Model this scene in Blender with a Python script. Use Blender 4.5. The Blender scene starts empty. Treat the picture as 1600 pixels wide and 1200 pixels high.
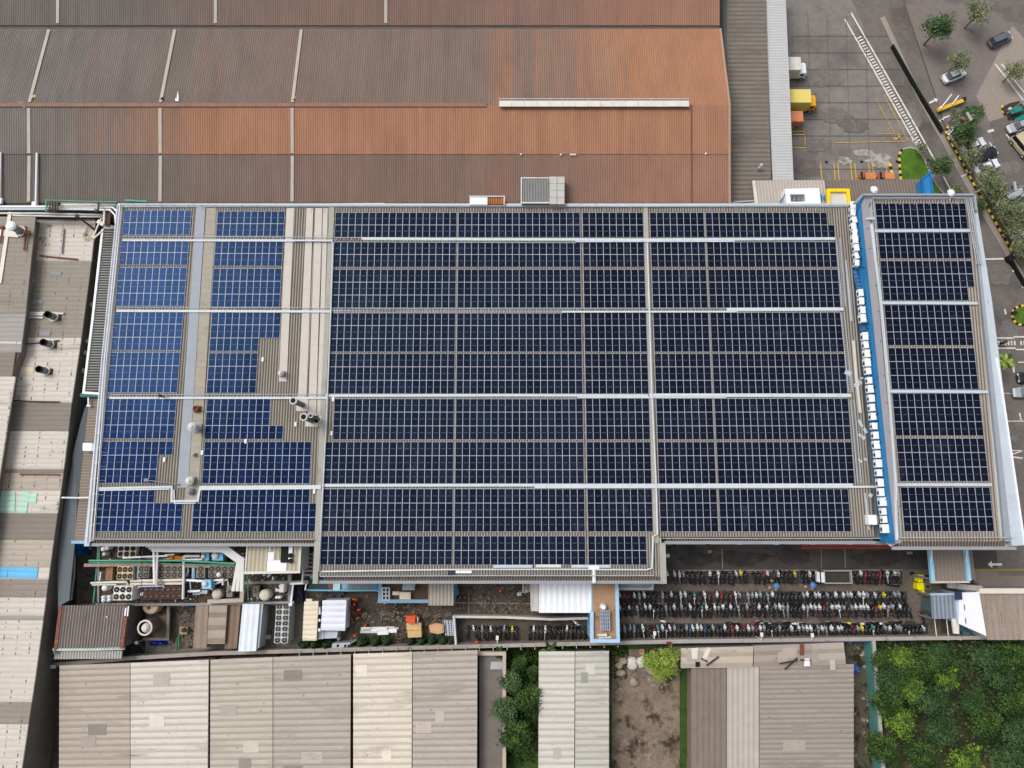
import bpy, math, random
from mathutils import Vector, Matrix
random.seed(7)
SC = bpy.context.scene
COL = SC.collection
PI = math.pi

# ------------------------------------------------------------------ camera
F = 1110.0                       # focal length in photo pixels (1600 wide)
TH = math.radians(9.53)          # tilt of the drone camera away from straight down
CT, ST = math.cos(TH), math.sin(TH)
H = 114.0                        # flying height
def W(px, py, z=0.0):
    """surveying: photo pixel -> place in the world at height z"""
    x = (px-800)/F; y = -(py-600)/F
    dx, dy, dz = x, y*CT+ST, y*ST-CT
    t = (H-z)/(-dz)
    return Vector((dx*t, dy*t, z))
cam = bpy.data.cameras.new("camera"); co = bpy.data.objects.new("camera", cam); COL.objects.link(co)
co.location = (0, 0, H); co.rotation_euler = (TH, 0, 0)
cam.sensor_width = 36.0; cam.lens = 36.0*F/1600; cam.clip_start = 1; cam.clip_end = 3000
SC.camera = co

# ------------------------------------------------------------------ materials
def lin(c):
    c /= 255.0
    return c/12.92 if c <= .04045 else ((c+.055)/1.055)**2.4
def S(r, g, b, k=.90):
    return (lin(r)*k, lin(g)*k, lin(b)*k, 1)
_M = {}
def M(name, rgb, rough=.75, var=.14, scale=.6, metal=0.0, spec=.25, stretch=(1, 1, 1), dirt=None, fine=.06, rnd=0.0, bump=0.0, bolts=None):
    """weathered paint / sheet / concrete: base colour broken by two scales of noise and optional stains"""
    if name in _M: return _M[name]
    m = bpy.data.materials.new(name); m.use_nodes = True
    nt = m.node_tree; N = nt.nodes; L = nt.links
    b = N["Principled BSDF"]
    b.inputs["Roughness"].default_value = rough; b.inputs["Metallic"].default_value = metal
    b.inputs["Specular IOR Level"].default_value = spec
    g = N.new("ShaderNodeNewGeometry"); mp = N.new("ShaderNodeMapping"); mp.inputs["Scale"].default_value = stretch
    L.new(g.outputs["Position"], mp.inputs["Vector"])
    def noise(sc, det):
        n = N.new("ShaderNodeTexNoise"); n.inputs["Scale"].default_value = sc; n.inputs["Detail"].default_value = det
        n.inputs["Roughness"].default_value = .62
        L.new(mp.outputs["Vector"], n.inputs["Vector"]); return n
    n1 = noise(scale, 5); n2 = noise(scale*9, 3)
    def rng(sock, a, lo=.25, hi=.75):
        r = N.new("ShaderNodeMapRange"); r.inputs[1].default_value = lo; r.inputs[2].default_value = hi
        r.inputs[3].default_value = 1-a; r.inputs[4].default_value = 1+a; L.new(sock, r.inputs[0]); return r.outputs[0]
    mul = N.new("ShaderNodeMath"); mul.operation = 'MULTIPLY'
    L.new(rng(n1.outputs[0], var), mul.inputs[0]); L.new(rng(n2.outputs[0], fine), mul.inputs[1])
    val = mul.outputs[0]
    if rnd:
        oi = N.new("ShaderNodeObjectInfo"); m3 = N.new("ShaderNodeMath"); m3.operation = 'MULTIPLY'
        L.new(rng(oi.outputs["Random"], rnd, 0, 1), m3.inputs[0]); L.new(val, m3.inputs[1]); val = m3.outputs[0]
    col = N.new("ShaderNodeVectorMath"); col.operation = 'SCALE'; col.inputs[0].default_value = rgb[:3]
    L.new(val, col.inputs["Scale"]); out = col.outputs[0]
    if dirt:
        for (drgb, dsc, dlo, dhi, dst) in dirt:
            mp2 = N.new("ShaderNodeMapping"); mp2.inputs["Scale"].default_value = dst
            L.new(g.outputs["Position"], mp2.inputs["Vector"])
            nd = N.new("ShaderNodeTexNoise"); nd.inputs["Scale"].default_value = dsc; nd.inputs["Detail"].default_value = 6
            nd.inputs["Roughness"].default_value = .7
            L.new(mp2.outputs["Vector"], nd.inputs["Vector"])
            r = N.new("ShaderNodeMapRange"); r.inputs[1].default_value = dlo; r.inputs[2].default_value = dhi
            L.new(nd.outputs[0], r.inputs[0])
            mx = N.new("ShaderNodeMix"); mx.data_type = 'RGBA'
            L.new(r.outputs[0], mx.inputs[0]); L.new(out, mx.inputs[6]); mx.inputs[7].default_value = drgb
            out = mx.outputs[2]
    if bolts:
        # rows of rusty fixing bolts: fine dark dashes on lines across the sheets
        brgb, per, wid, thr = bolts
        sx = N.new("ShaderNodeSeparateXYZ"); L.new(g.outputs["Position"], sx.inputs[0])
        def mth(op, a, bb):
            n = N.new("ShaderNodeMath"); n.operation = op
            for i, q in enumerate((a, bb)):
                if isinstance(q, (int, float)): n.inputs[i].default_value = q
                else: L.new(q, n.inputs[i])
            return n.outputs[0]
        fr = mth('FRACT', mth('MULTIPLY', sx.outputs[0], 1/per), 0)
        near = mth('LESS_THAN', mth('ABSOLUTE', mth('SUBTRACT', fr, .5), 0), wid/per)
        mp3 = N.new("ShaderNodeMapping"); mp3.inputs["Scale"].default_value = (.35, 1, 1); L.new(g.outputs["Position"], mp3.inputs[0])
        nb = N.new("ShaderNodeTexNoise"); nb.inputs["Scale"].default_value = .9; nb.inputs["Detail"].default_value = 6; nb.inputs["Roughness"].default_value = .8
        L.new(mp3.outputs[0], nb.inputs["Vector"])
        r3 = N.new("ShaderNodeMapRange"); r3.inputs[1].default_value = thr; r3.inputs[2].default_value = thr+.06; L.new(nb.outputs[0], r3.inputs[0])
        mx = N.new("ShaderNodeMix"); mx.data_type = 'RGBA'
        L.new(mth('MULTIPLY', near, r3.outputs[0]), mx.inputs[0]); L.new(out, mx.inputs[6]); mx.inputs[7].default_value = brgb; out = mx.outputs[2]
    L.new(out, b.inputs["Base Color"])
    if bump:
        bp = N.new("ShaderNodeBump"); bp.inputs["Strength"].default_value = bump; bp.inputs["Distance"].default_value = .05
        L.new(n2.outputs[0], bp.inputs["Height"]); L.new(bp.outputs[0], b.inputs["Normal"])
    _M[name] = m
    return m

# ------------------------------------------------------------------ mesh builder
def v3(p, z=None):
    return Vector((p[0], p[1], p[2] if z is None else z))
class MB:
    def __init__(s): s.v = []; s.f = []; s.m = []
    def add(s, vs, fs, mi=0):
        o = len(s.v); s.v += [tuple(v) for v in vs]
        for k, f in enumerate(fs):
            s.f.append(tuple(i+o for i in f)); s.m.append(mi[k] if isinstance(mi, (list, tuple)) else mi)
        return s
    def poly(s, pts, mi=0):
        return s.add(pts, [tuple(range(len(pts)))], mi)
    def sheet(s, pts, z, mi=0):
        return s.prism(pts, z-.05, z, mi)
    def prism(s, pts, z0, z1, mi=0, mtop=None):
        pts = [(p[0], p[1]) for p in pts]
        a = sum(pts[i][0]*pts[(i+1) % len(pts)][1]-pts[(i+1) % len(pts)][0]*pts[i][1] for i in range(len(pts)))
        if a < 0: pts = pts[::-1]
        n = len(pts)
        lo = [(p[0], p[1], z0) for p in pts]; hi = [(p[0], p[1], z1) for p in pts]
        fs = [tuple(range(n-1, -1, -1)), tuple(range(n, 2*n))]
        ms = [mi, mi if mtop is None else mtop]
        for i in range(n):
            j = (i+1) % n; fs.append((i, j, n+j, n+i)); ms.append(mi)
        return s.add(lo+hi, fs, ms)
    def box(s, c, d, rz=0.0, mi=0, mtop=None):
        x, y = d[0]/2, d[1]/2; ca, sa = math.cos(rz), math.sin(rz)
        pts = [(c[0]+a*ca-b*sa, c[1]+a*sa+b*ca) for a, b in ((-x, -y), (x, -y), (x, y), (-x, y))]
        return s.prism(pts, c[2], c[2]+d[2], mi, mtop)          # c is the middle of the base
    def beam(s, p, q, w, h, mi=0):
        p, q = Vector(p), Vector(q); d = q-p
        if d.length < 1e-6: return s
        d.normalize(); side = d.cross(Vector((0, 0, 1)))
        if side.length < 1e-4: side = Vector((1, 0, 0))
        side.normalize(); up = side.cross(d).normalized()
        vs = []
        for e in (p, q):
            for a, b in ((-1, -1), (1, -1), (1, 1), (-1, 1)): vs.append(e+side*(a*w/2)+up*(b*h/2))
        return s.add(vs, [(3, 2, 1, 0), (4, 5, 6, 7), (0, 1, 5, 4), (1, 2, 6, 5), (2, 3, 7, 6), (3, 0, 4, 7)], mi)
    def path(s, pts, w, h, mi=0):
        for a, b in zip(pts, pts[1:]):
            a, b = Vector(a), Vector(b); d = (b-a).normalized()*(w*.5)
            s.beam(a-d*.98, b+d*.98, w, h, mi)
            w *= .999; h *= .997
        return s
    def tube(s, pts, r, mi=0, n=8, r1=None):
        pts = [Vector(p) for p in pts]; k = len(pts); rings = []
        ref = None
        for i, p in enumerate(pts):
            d = (pts[min(i+1, k-1)]-pts[max(i-1, 0)])
            d = d.normalized() if d.length > 1e-9 else Vector((0, 0, 1))
            up = Vector((0, 0, 1)) if abs(d.z) < .95 else Vector((1, 0, 0))
            a = d.cross(up).normalized(); b = a.cross(d).normalized()
            sc = 1.0
            if 0 < i < k-1:
                c = (pts[i]-pts[i-1]).normalized().dot((pts[i+1]-pts[i]).normalized()); sc = 1/max(.72, math.sqrt(max(.0, (1+c)/2)))
            rr = r if r1 is None else r+(r1-r)*i/(k-1)
            rings.append([p+(a*math.cos(2*PI*j/n)+b*math.sin(2*PI*j/n))*rr*sc for j in range(n)])
        vs = [v for R in rings for v in R]; fs = []
        for i in range(k-1):
            for j in range(n):
                j2 = (j+1) % n; fs.append((i*n+j, i*n+j2, (i+1)*n+j2, (i+1)*n+j))
        fs.append(tuple(range(n-1, -1, -1))); fs.append(tuple((k-1)*n+j for j in range(n)))
        return s.add(vs, fs, mi)
    def lathe(s, x, y, prof, mi=0, n=20):
        """prof: (r,z) from the bottom up"""
        vs = []; fs = []
        for r, z in prof:
            for j in range(n): vs.append((x+r*math.cos(2*PI*j/n), y+r*math.sin(2*PI*j/n), z))
        for i in range(len(prof)-1):
            for j in range(n):
                j2 = (j+1) % n; fs.append((i*n+j, i*n+j2, (i+1)*n+j2, (i+1)*n+j))
        fs.append(tuple(range(n-1, -1, -1))); fs.append(tuple((len(prof)-1)*n+j for j in range(n)))
        return s.add(vs, fs, mi)
    def ribs(s, a, b, c, d, pitch=.4, h=.06, mi=0, mv=1, frac=.5):
        """trapezoid-rib sheet on the quad a,b (one end) d,c (other end): ribs run a->d, spaced along a->b"""
        a, b, c, d = map(Vector, (a, b, c, d))
        n = max(1, int(round((b-a).length/pitch)))
        prof = []
        for i in range(n):
            prof += [((i+.06)/n, 0, mv), ((i+.06+(1-frac)*.8)/n, 0, mi), ((i+.94-frac*.62)/n, h, mi), ((i+.94)/n, h, mi)]
        prof.append(((n+.02)/n, 0, mi))
        vs = []; fs = []; ms = []
        for u, z, _ in prof:
            u = min(u, 1.0)
            p = a.lerp(b, u); q = d.lerp(c, u)
            vs.append((p.x, p.y, p.z+z)); vs.append((q.x, q.y, q.z+z))
        up = (b-a).cross(d-a).z > 0
        for i in range(len(prof)-1):
            f = (2*i, 2*i+2, 2*i+3, 2*i+1)
            fs.append(f if up else f[::-1]); ms.append(prof[i][2])
        return s.add(vs, fs, ms)
    def build(s, name, mats, parent=None, base=None, smooth=False):
        me = bpy.data.meshes.new(name)
        if parent is not None: base = parent.location
        elif base is None:
            xs = [v[0] for v in s.v]; ys = [v[1] for v in s.v]; zs = [v[2] for v in s.v]
            base = ((min(xs)+max(xs))/2, (min(ys)+max(ys))/2, min(zs))
        base = Vector(base)
        me.from_pydata([(v[0]-base.x, v[1]-base.y, v[2]-base.z) for v in s.v], [], s.f)
        for m in (mats if isinstance(mats, (list, tuple)) else [mats]): me.materials.append(m)
        for p, mi in zip(me.polygons, s.m): p.material_index = mi; p.use_smooth = smooth
        me.update()
        o = bpy.data.objects.new(name, me); COL.objects.link(o)
        if parent is not None: o.parent = parent
        else: o.location = base
        return o

def tag(o, label, cat, group=None):
    o["label"] = label; o["category"] = cat
    if group: o["group"] = group
    return o
def thing(name, label, cat, loc, group=None):
    o = bpy.data.objects.new(name, None); COL.objects.link(o); o.location = Vector(loc)[:]; o.empty_display_size = .3
    return tag(o, label, cat, group)
def struct(o):
    o["kind"] = "structure"; return o
def clone(root, loc, rz, label, group=None, sc=None):
    r = root.copy(); COL.objects.link(r); r.location = loc; r.rotation_euler = (0, 0, rz); r["label"] = label
    if group: r["group"] = group
    if sc: r.scale = (sc, sc, sc)
    for ch in list(root.children):
        c = ch.copy(); COL.objects.link(c); c.parent = r
        for g in ch.children:
            d = g.copy(); COL.objects.link(d); d.parent = c
    return r
def O(n):
    n = int(n)
    return "%d%s" % (n, "th" if 10 <= n % 100 <= 20 else {1: "st", 2: "nd", 3: "rd"}.get(n % 10, "th"))
WORDS = ["first", "second", "third", "fourth", "fifth", "sixth", "seventh", "eighth", "ninth", "tenth", "eleventh", "twelfth"]
def ppx(pts, z): return [W(x, y, z) for x, y in pts]
def rect(x0, y0, x1, y1): return [(x0, y0), (x1, y0), (x1, y1), (x0, y1)]

# shared materials
white = M("white_paint", S(236, 237, 240), .5, .05)
offwhite = M("old_white_paint", S(214, 211, 203), .7, .10, dirt=[(S(150, 140, 125), .9, .58, .8, (1, 1, 1))])
galv = M("galvanised_steel", S(176, 182, 188), .45, .10, 1.2, spec=.4)
galvd = M("dull_steel", S(128, 132, 136), .55, .12, 1.2)
dark = M("dark_steel", S(48, 48, 50), .6, .2, 1.0)
black = M("black_rubber", S(24, 24, 26), .8, .1)
capgrey = M("blue_grey_flashing", S(150, 157, 166), .55, .08, .5)
pale = M("pale_flashing", S(188, 198, 206), .55, .07, .4, dirt=[(S(140, 148, 154), .6, .6, .75, (1, 1, 1))])
blue = M("sky_blue_paint", S(44, 128, 184), .65, .1, .5, dirt=[(S(70, 140, 184), .5, .55, .75, (1, .4, 2)), (S(34, 96, 142), 1.2, .6, .72, (1, 1, .3))])
lblue = M("pale_blue_paint", S(140, 178, 202), .6, .1, .8)
green = M("green_paint", S(78, 150, 128), .6, .14, .8)
rust = M("rusted_steel", S(120, 74, 52), .85, .25, 1.2)
yellow = M("yellow_paint", S(240, 190, 40), .6, .12, 1.0)
orange = M("orange_paint", S(214, 120, 62), .5, .1, 1.0)
concrete = M("concrete", S(128, 122, 115), .9, .15, .5)
wallpaint = M("factory_wall_paint", S(190, 194, 190), .8, .1, .3)
EXPO = 0.0
# ------------------------------------------------------------------ light
SUN_EL, SUN_AZ = 57, -57                      # from the west, a little north, through thin cloud
w = bpy.data.worlds.new("World"); SC.world = w; w.use_nodes = True
nt = w.node_tree; bg = nt.nodes["Background"]
sky = nt.nodes.new("ShaderNodeTexSky"); sky.sky_type = 'NISHITA'; sky.sun_disc = False
sky.sun_elevation = math.radians(SUN_EL); sky.sun_rotation = math.radians(SUN_AZ)
sky.air_density = 1.0; sky.dust_density = 6.0; sky.ozone_density = 1.0; sky.altitude = 100
hs = nt.nodes.new("ShaderNodeHueSaturation"); hs.inputs["Saturation"].default_value = .32
nt.links.new(sky.outputs[0], hs.inputs["Color"]); nt.links.new(hs.outputs[0], bg.inputs[0]); bg.inputs[1].default_value = .16
sl = bpy.data.lights.new("sun", 'SUN'); sl.energy = 1.1; sl.angle = math.radians(22); sl.color = (1.0, .98, .945)
so = bpy.data.objects.new("sun", sl); COL.objects.link(so)
d = Vector((math.sin(math.radians(SUN_AZ))*math.cos(math.radians(SUN_EL)), math.cos(math.radians(SUN_AZ))*math.cos(math.radians(SUN_EL)), math.sin(math.radians(SUN_EL))))
so.rotation_euler = (-d).to_track_quat('-Z', 'Y').to_euler(); so.location = d*200
SC.view_settings.view_transform = 'Standard'; SC.view_settings.look = 'None'; SC.view_settings.gamma = 1; SC.view_settings.exposure = EXPO

# ------------------------------------------------------------------ ground and paving
soil = M("dark_soil", S(82, 76, 70), .95, .3, .25, dirt=[(S(50, 46, 42), .12, .5, .7, (1, 1, 1))], fine=.2)
asphalt = M("old_asphalt", S(112, 105, 100), .9, .12, .12, dirt=[(S(86, 82, 79), .08, .52, .68, (1, 1, 1)), (S(138, 131, 124), .22, .6, .78, (1, .6, 1))], fine=.14)
yardc = M("yard_concrete", S(126, 121, 116), .9, .12, .1, dirt=[(S(96, 92, 89), .07, .5, .68, (1, 1, 1)), (S(160, 155, 148), .15, .6, .8, (.5, 1, 1))], fine=.14)
darkroad = M("dark_tarmac", S(80, 75, 71), .9, .14, .15, dirt=[(S(52, 49, 46), .1, .5, .66, (1, 1, 1)), (S(92, 86, 80), .4, .62, .8, (.2, 1, 1))], fine=.14)
lotm = M("worn_parking_paving", S(106, 97, 89), .95, .16, .2, dirt=[(S(66, 60, 55), .12, .5, .68, (1, 1, 1)), (S(130, 120, 110), .16, .6, .78, (1, 1, 1))], fine=.2)
lotdark = M("dark_row_paving", S(74, 69, 63), .95, .2, .3, fine=.2, dirt=[(S(46, 43, 40), .3, .5, .7, (1, 1, 1)), (S(94, 87, 80), .5, .58, .75, (1, 1, 1))])  # darker paving tone for the strips under the motorbike rows
courtm = M("damp_court_paving", S(90, 81, 72), .95, .22, .22, dirt=[(S(54, 48, 43), .15, .48, .66, (1, 1, 1)), (S(116, 104, 90), .3, .62, .8, (1, 1, 1))], fine=.28)
alleym = M("alley_dirt", S(62, 58, 54), .95, .3, .35, dirt=[(S(36, 34, 32), .25, .45, .62, (1, 1, 1)), (S(96, 62, 50), .3, .62, .72, (1, .3, 1))], fine=.3)
pathm = M("pale_paving", S(150, 140, 130), .9, .12, .4)
grassm = M("mown_grass", S(74, 108, 34), .95, .3, .35, dirt=[(S(112, 132, 48), .2, .5, .72, (1, 1, 1)), (S(46, 78, 26), .28, .55, .7, (1, 1, 1))], fine=.3)
vergem = M("verge_grass", S(84, 88, 52), .95, .3, .5, dirt=[(S(104, 94, 74), .3, .48, .64, (1, 1, 1)), (S(60, 74, 36), .5, .55, .7, (1, 1, 1))], fine=.3)
weedm = M("weedy_ground", S(58, 82, 34), .95, .35, .4, dirt=[(S(112, 98, 80), .22, .56, .64, (1, 1, 1)), (S(34, 56, 24), .4, .5, .64, (1, 1, 1))], fine=.35)

struct(MB().add([(-700, -700, -.02), (700, -700, -.02), (700, 700, -.02), (-700, 700, -.02)], [(0, 1, 2, 3)]).build("ground", soil))
_k = [0]
def patch(name, pts, mat, k):
    _k[0] += 1; k = _k[0]
    return struct(MB().poly([W(x, y, .004*k) for x, y in pts][::-1]).build(name, mat))
patch("yard", [(1150, 300), (1180, -40), (1352, -40), (1475, 200), (1545, 318), (1150, 318)], yardc, 1)
patch("road", [(1312, -40), (1398, -40), (1478, 204), (1600, 408), (1700, 600), (1720, 860), (1520, 860), (1475, 290), (1436, 226)], asphalt, 2)
patch("car_park", [(1399, -40), (1840, -40), (1840, 600), (1700, 600), (1600, 407), (1480, 204)], M("car_park_asphalt", S(122, 114, 110), .9, .1, .12, dirt=[(S(100, 95, 92), .06, .52, .6, (1, 1, 1)), (S(146, 136, 128), .1, .6, .72, (1, 1, 1))], fine=.12), 3)
patch("car_park_apron", [(1525, 150), (1582, 40), (1600, 60), (1640, 150), (1606, 185), (1546, 190)], M("pale_apron", S(150, 139, 129), .9, .08, .2, fine=.1), 4)
patch("car_park_lane", [(1546, 190), (1572, 182), (1640, 300), (1680, 420), (1640, 420), (1560, 270)], M("lane_asphalt", S(106, 100, 97), .9, .1, .15, fine=.12), 5)
patch("service_road", [(1020, 848), (1620, 846), (1640, 892), (1020, 892)], darkroad, 2)
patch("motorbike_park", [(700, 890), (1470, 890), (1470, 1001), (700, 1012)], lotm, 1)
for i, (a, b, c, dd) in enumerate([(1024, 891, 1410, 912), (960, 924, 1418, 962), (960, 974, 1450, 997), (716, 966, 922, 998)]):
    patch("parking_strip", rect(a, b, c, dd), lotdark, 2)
patch("courtyard", [(455, 900), (966, 900), (966, 1010), (380, 1022), (455, 960)], courtm, 1)
patch("plant_yard", [(100, 840), (480, 840), (480, 1020), (150, 1032), (100, 950)], M("yard_dark_concrete", S(124, 117, 109), .95, .2, .3, fine=.2, dirt=[(S(88, 83, 78), .2, .48, .66, (1, 1, 1))]), 1)
patch("alley", [(150, 330), (190, 330), (120, 860), (120, 960), (85, 1060), (50, 1060), (100, 800)], alleym, 2)
patch("forecourt", [(1522, 889), (1640, 889), (1640, 1000), (1522, 1000)], M("forecourt_paving", S(126, 115, 108), .9, .08, .4, fine=.12), 3)
patch("access_road", [(1530, 540), (1860, 420), (1900, 900), (1560, 900)], asphalt, 1)
patch("wall_shade_strip", [(88, 1034), (330, 1022), (600, 1014), (745, 1011), (745, 1030), (600, 1034), (90, 1050)], M("painted_wall_shade", S(30, 29, 27), .6, .3, .6, dirt=[(S(44, 58, 30), .5, .56, .66, (1, 1, 1))]), 1)  # shade south of the boundary wall, painted as a very dark ground strip
patch("weedy_strip", [(740, 1010), (1345, 998), (1360, 1240), (740, 1240)], weedm, 1)
patch("undergrowth_ground", [(1355, 1000), (1720, 994), (1720, 1240), (1355, 1240)], M("shaded_undergrowth", S(60, 62, 38), .95, .35, .4, fine=.35, dirt=[(S(92, 82, 64), .25, .52, .66, (1, 1, 1))]), 1)
# lawns (real blades of grass would be well under a pixel)
def lawn(name, pts, z=.12):
    return struct(MB().prism([W(x, y, z) for x, y in pts], 0, z).build(name, grassm))
lawn("lawn", [(1407, 281), (1406, 262), (1405, 242), (1410, 234), (1421, 231), (1433, 234), (1443, 249), (1452, 270), (1463, 290), (1475, 304), (1440, 304)])
lawn("lawn", [(1581, 492), (1583, 484), (1590, 479), (1602, 477), (1640, 476), (1640, 510), (1600, 508), (1590, 507), (1583, 501)])
vg = [(1477, 212), (1486, 208), (1520, 262), (1562, 330), (1600, 385), (1640, 440), (1640, 470), (1590, 410), (1545, 330), (1510, 270)]
struct(MB().prism(ppx(vg, .1), 0, .1).build("verge", vergem))

# painted markings, sheets 4 mm up, grouped by colour and place
wmark = M("worn_white_marking", S(214, 210, 205), .8, .12, 1.5, dirt=[(S(140, 134, 128), 1.2, .56, .75, (1, 1, 1))])
ymark = M("worn_yellow_marking", S(206, 164, 74), .8, .14, 1.5, dirt=[(S(140, 128, 104), 1.0, .54, .72, (1, 1, 1))])
fmark = M("faint_marking", S(150, 143, 136), .85, .14, 1.0, dirt=[(S(112, 106, 101), .8, .5, .68, (1, 1, 1))])
def strip(mb, a, b, w, z=.112):
    p, q = W(*a, z), W(*b, z); d = (q-p).normalized(); s = Vector((-d.y, d.x, 0))*w/2
    mb.poly([p-s, q-s, q+s, p+s])
def marks(name, segs, mat, w=.18):
    mb = MB()
    for sg in segs: strip(mb, sg[0], sg[1], sg[2] if len(sg) > 2 else w)
    return struct(mb.build(name, mat))
marks("footpath_marking", [((1320, 30), (1388.5, 150), .3), ((1388.5, 150), (1432, 227), .3), ((1330, 20), (1404, 150), .3), ((1404, 150), (1460, 249), .3), ((1460, 249), (1486, 298), .26)]
      + [((1395.2+i*2.46-(1.2 if i < 0 else 0), 153+i*4.35+2.4), (1400.6+i*2.46, 153+i*4.35-.3), .27) for i in range(-22, 18)], wmark)
marks("loading_yard_marking", [((1368, 154), (1398, 208.5), .11), ((1398, 208.5), (1371, 209.5), .11), ((1381, 148), (1419, 220.5), .12), ((1419, 220.5), (1305, 223), .12),
      ((1396.5, 216.6), (1405.6, 216), .34), ((1405, 217), (1404.4, 209.4), .34),
      ((1282, 255), (1284.4, 281), .2), ((1303, 255), (1305, 281), .2), ((1309.2, 255), (1311, 281), .2), ((1329, 255), (1331.6, 281), .2), ((1335.4, 255), (1338, 281), .2),
      ((1357, 255), (1359, 271)), ((1363, 255), (1365, 271)), ((1384.6, 255), (1386, 271)),
      ((1236, 187), (1256, 187)), ((1236, 177), (1255, 177)), ((1235, 205), (1257.6, 205.3)), ((1235, 210), (1258, 210.4)), ((1236, 231), (1260, 231)), ((1257, 200), (1258.4, 226), .1)], ymark)
marks("lane_marking", [((1452, 161), (1461, 156.5), .35), ((1471, 190), (1474, 184.5), .3), ((1474, 184.5), (1484, 181), .3), ((1546, 222), (1549.6, 228.5), .25), ((1572, 209.5), (1577.5, 216.5), .25),
      ((1543, 206), (1553, 203), .5), ((1555, 100), (1600, 158), .3), ((1565, 100), (1611, 158), .3),
      ((1502, 276), (1531, 262), .2), ((1524, 300), (1560, 283), .2), ((1551, 326), (1582, 311), .2), ((1568, 350), (1595, 336), .2), ((1580, 384), (1612, 366), .2), ((1500, 240), (1541, 230), .2), ((1590, 215), (1602, 209), .25),
      ((1539, 405), (1580, 404), .3), ((1582, 424), (1589, 421), .35), ((1597, 449), (1602, 448), .35), ((1570, 483), (1571.5, 491), .3), ((1583.5, 574), (1584.5, 582), .3), ((1593, 645), (1595.5, 656), .3),
      ((1591, 566), (1606, 566), .2), ((1581, 710), (1602, 703), .2), ((1583, 714), (1598, 716), .25), ((1563, 658), (1604, 658), .14), ((1559, 614), (1590, 615), .12), ((1575, 704), (1602, 704), .16)], wmark)
arrow = MB()
for tip, tail, wd in [((1465.5, 154.6), (1461, 156.5), 1.0), ((1471, 191.5), (1470.6, 187), 1.0), ((1543.5, 881.9), (1550, 881.9), 1.1)]:
    p, q = W(*tip, .112), W(*tail, .112); s = (q-p).normalized(); s = Vector((-s.y, s.x, 0))*wd/2
    arrow.poly([p, q-s, q+s] if (q-p).cross(s).z < 0 else [p, q+s, q-s])
strip(arrow, (1550, 881.9), (1565.5, 881.9), .35)
struct(arrow.build("arrow_marking", wmark))
marks("zebra_crossing", [((1556, 528), (1584, 528.2), .25), ((1584, 526.2), (1640, 526.4), .25), ((1558, 544), (1587, 544), .25), ((1587, 546), (1640, 546.3), .25)]
      + [((1560.5+k*4.95, 532.6), (1561.1+k*4.95, 539.4), .27) for k in range(12) if k != 6], wmark)
marks("court_marking", [((709, 942), (830, 943), .12), ((732.5, 926), (732.5, 960), .12), ((772.5, 938), (772.5, 960), .12), ((966, 943.5), (1062, 943), .1), ((1062, 943), (1412, 943.5), .22), ((1060, 891.5), (1410, 890.8), .2),
      ((1106, 862), (1112, 862), .4), ((1417, 864), (1426, 864), .4), ((1128, 857), (1129, 888), .12), ((1320, 857), (1321, 888), .12), ((1283, 857), (1283.5, 888), .1), ((1120, 895.4), (1240, 892), .1)], fmark)
# slab joints, repairs and stains of the loading yard and roads
jointm = M("slab_joint", S(106, 101, 97), .95, .1, 1.0)
marks("slab_joint", [((1236+k*.0, 160+k*26), (1420+k*8, 160+k*26), .09) for k in range(-4, 5) if k not in (3,)] + [((1262+k*30, 20), (1268+k*30, 250), .09) for k in range(4)] + [((1590, 560+k*46), (1640, 560+k*46), .09) for k in range(5)], jointm)
def blot(name, px, py, rx, ry, mat, seed, z=.078):
    rb = random.Random(seed); c = W(px, py, z); n = 22
    return struct(MB().poly([(c.x+rx*(1+rb.uniform(-.25, .25))*math.cos(2*PI*i/n), c.y+ry*(1+rb.uniform(-.25, .25))*math.sin(2*PI*i/n), z+.0007*seed) for i in range(n)]).build(name, mat))
scuff = M("scuffed_concrete", S(170, 165, 158), .95, .2, .8, dirt=[(S(126, 121, 116), .9, .47, .6, (1, 1, 1))], fine=.25)
oil = M("oil_stain", S(110, 105, 101), .85, .12, 1.0, dirt=[(S(123, 117, 112), .8, .46, .6, (1, 1, 1)), (S(92, 88, 85), 1.4, .6, .7, (1, 1, 1))])
patched = M("patched_asphalt", S(104, 98, 94), .95, .12, .5, dirt=[(S(122, 117, 112), .8, .5, .62, (1, 1, 1))])
blot("worn_patch", 1374, 251, 2.2, 1.5, scuff, 1); blot("worn_patch", 1320, 251, 1.2, .7, scuff, 2); blot("worn_patch", 1350, 238, 1.8, .6, scuff, 3)
for i, (x, y, a_, b_) in enumerate([(1262, 262, 2.0, 1.6), (1275, 225, 2.6, 1.2), (1300, 180, 3.2, 1.4), (1335, 196, 2.4, 1.6), (1290, 120, 3, 2), (1425, 185, 1.6, 3.2), (1480, 262, 1.2, 2.6), (1560, 430, 2.2, 1.6), (1575, 520, 1.6, 2), (1600, 690, 2, 2), (1540, 250, 1.4, 1), (1575, 262, 2.4, 1.2)]): blot("oil_stain", x, y, a_, b_, oil if i % 3 else patched, i+4)
for i, (x, y, a_, b_) in enumerate([(1160, 872, 4, 1.1), (1240, 870, 3, 1.2), (1370, 872, 4, 1.2), (1090, 874, 3, 1)]): blot("tarmac_stain", x, y, a_, b_, M("tarmac_stain", S(58, 54, 51), .9, .2, .6, dirt=[(S(72, 67, 63), .7, .48, .62, (1, 1, 1))]), i+17)
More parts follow.
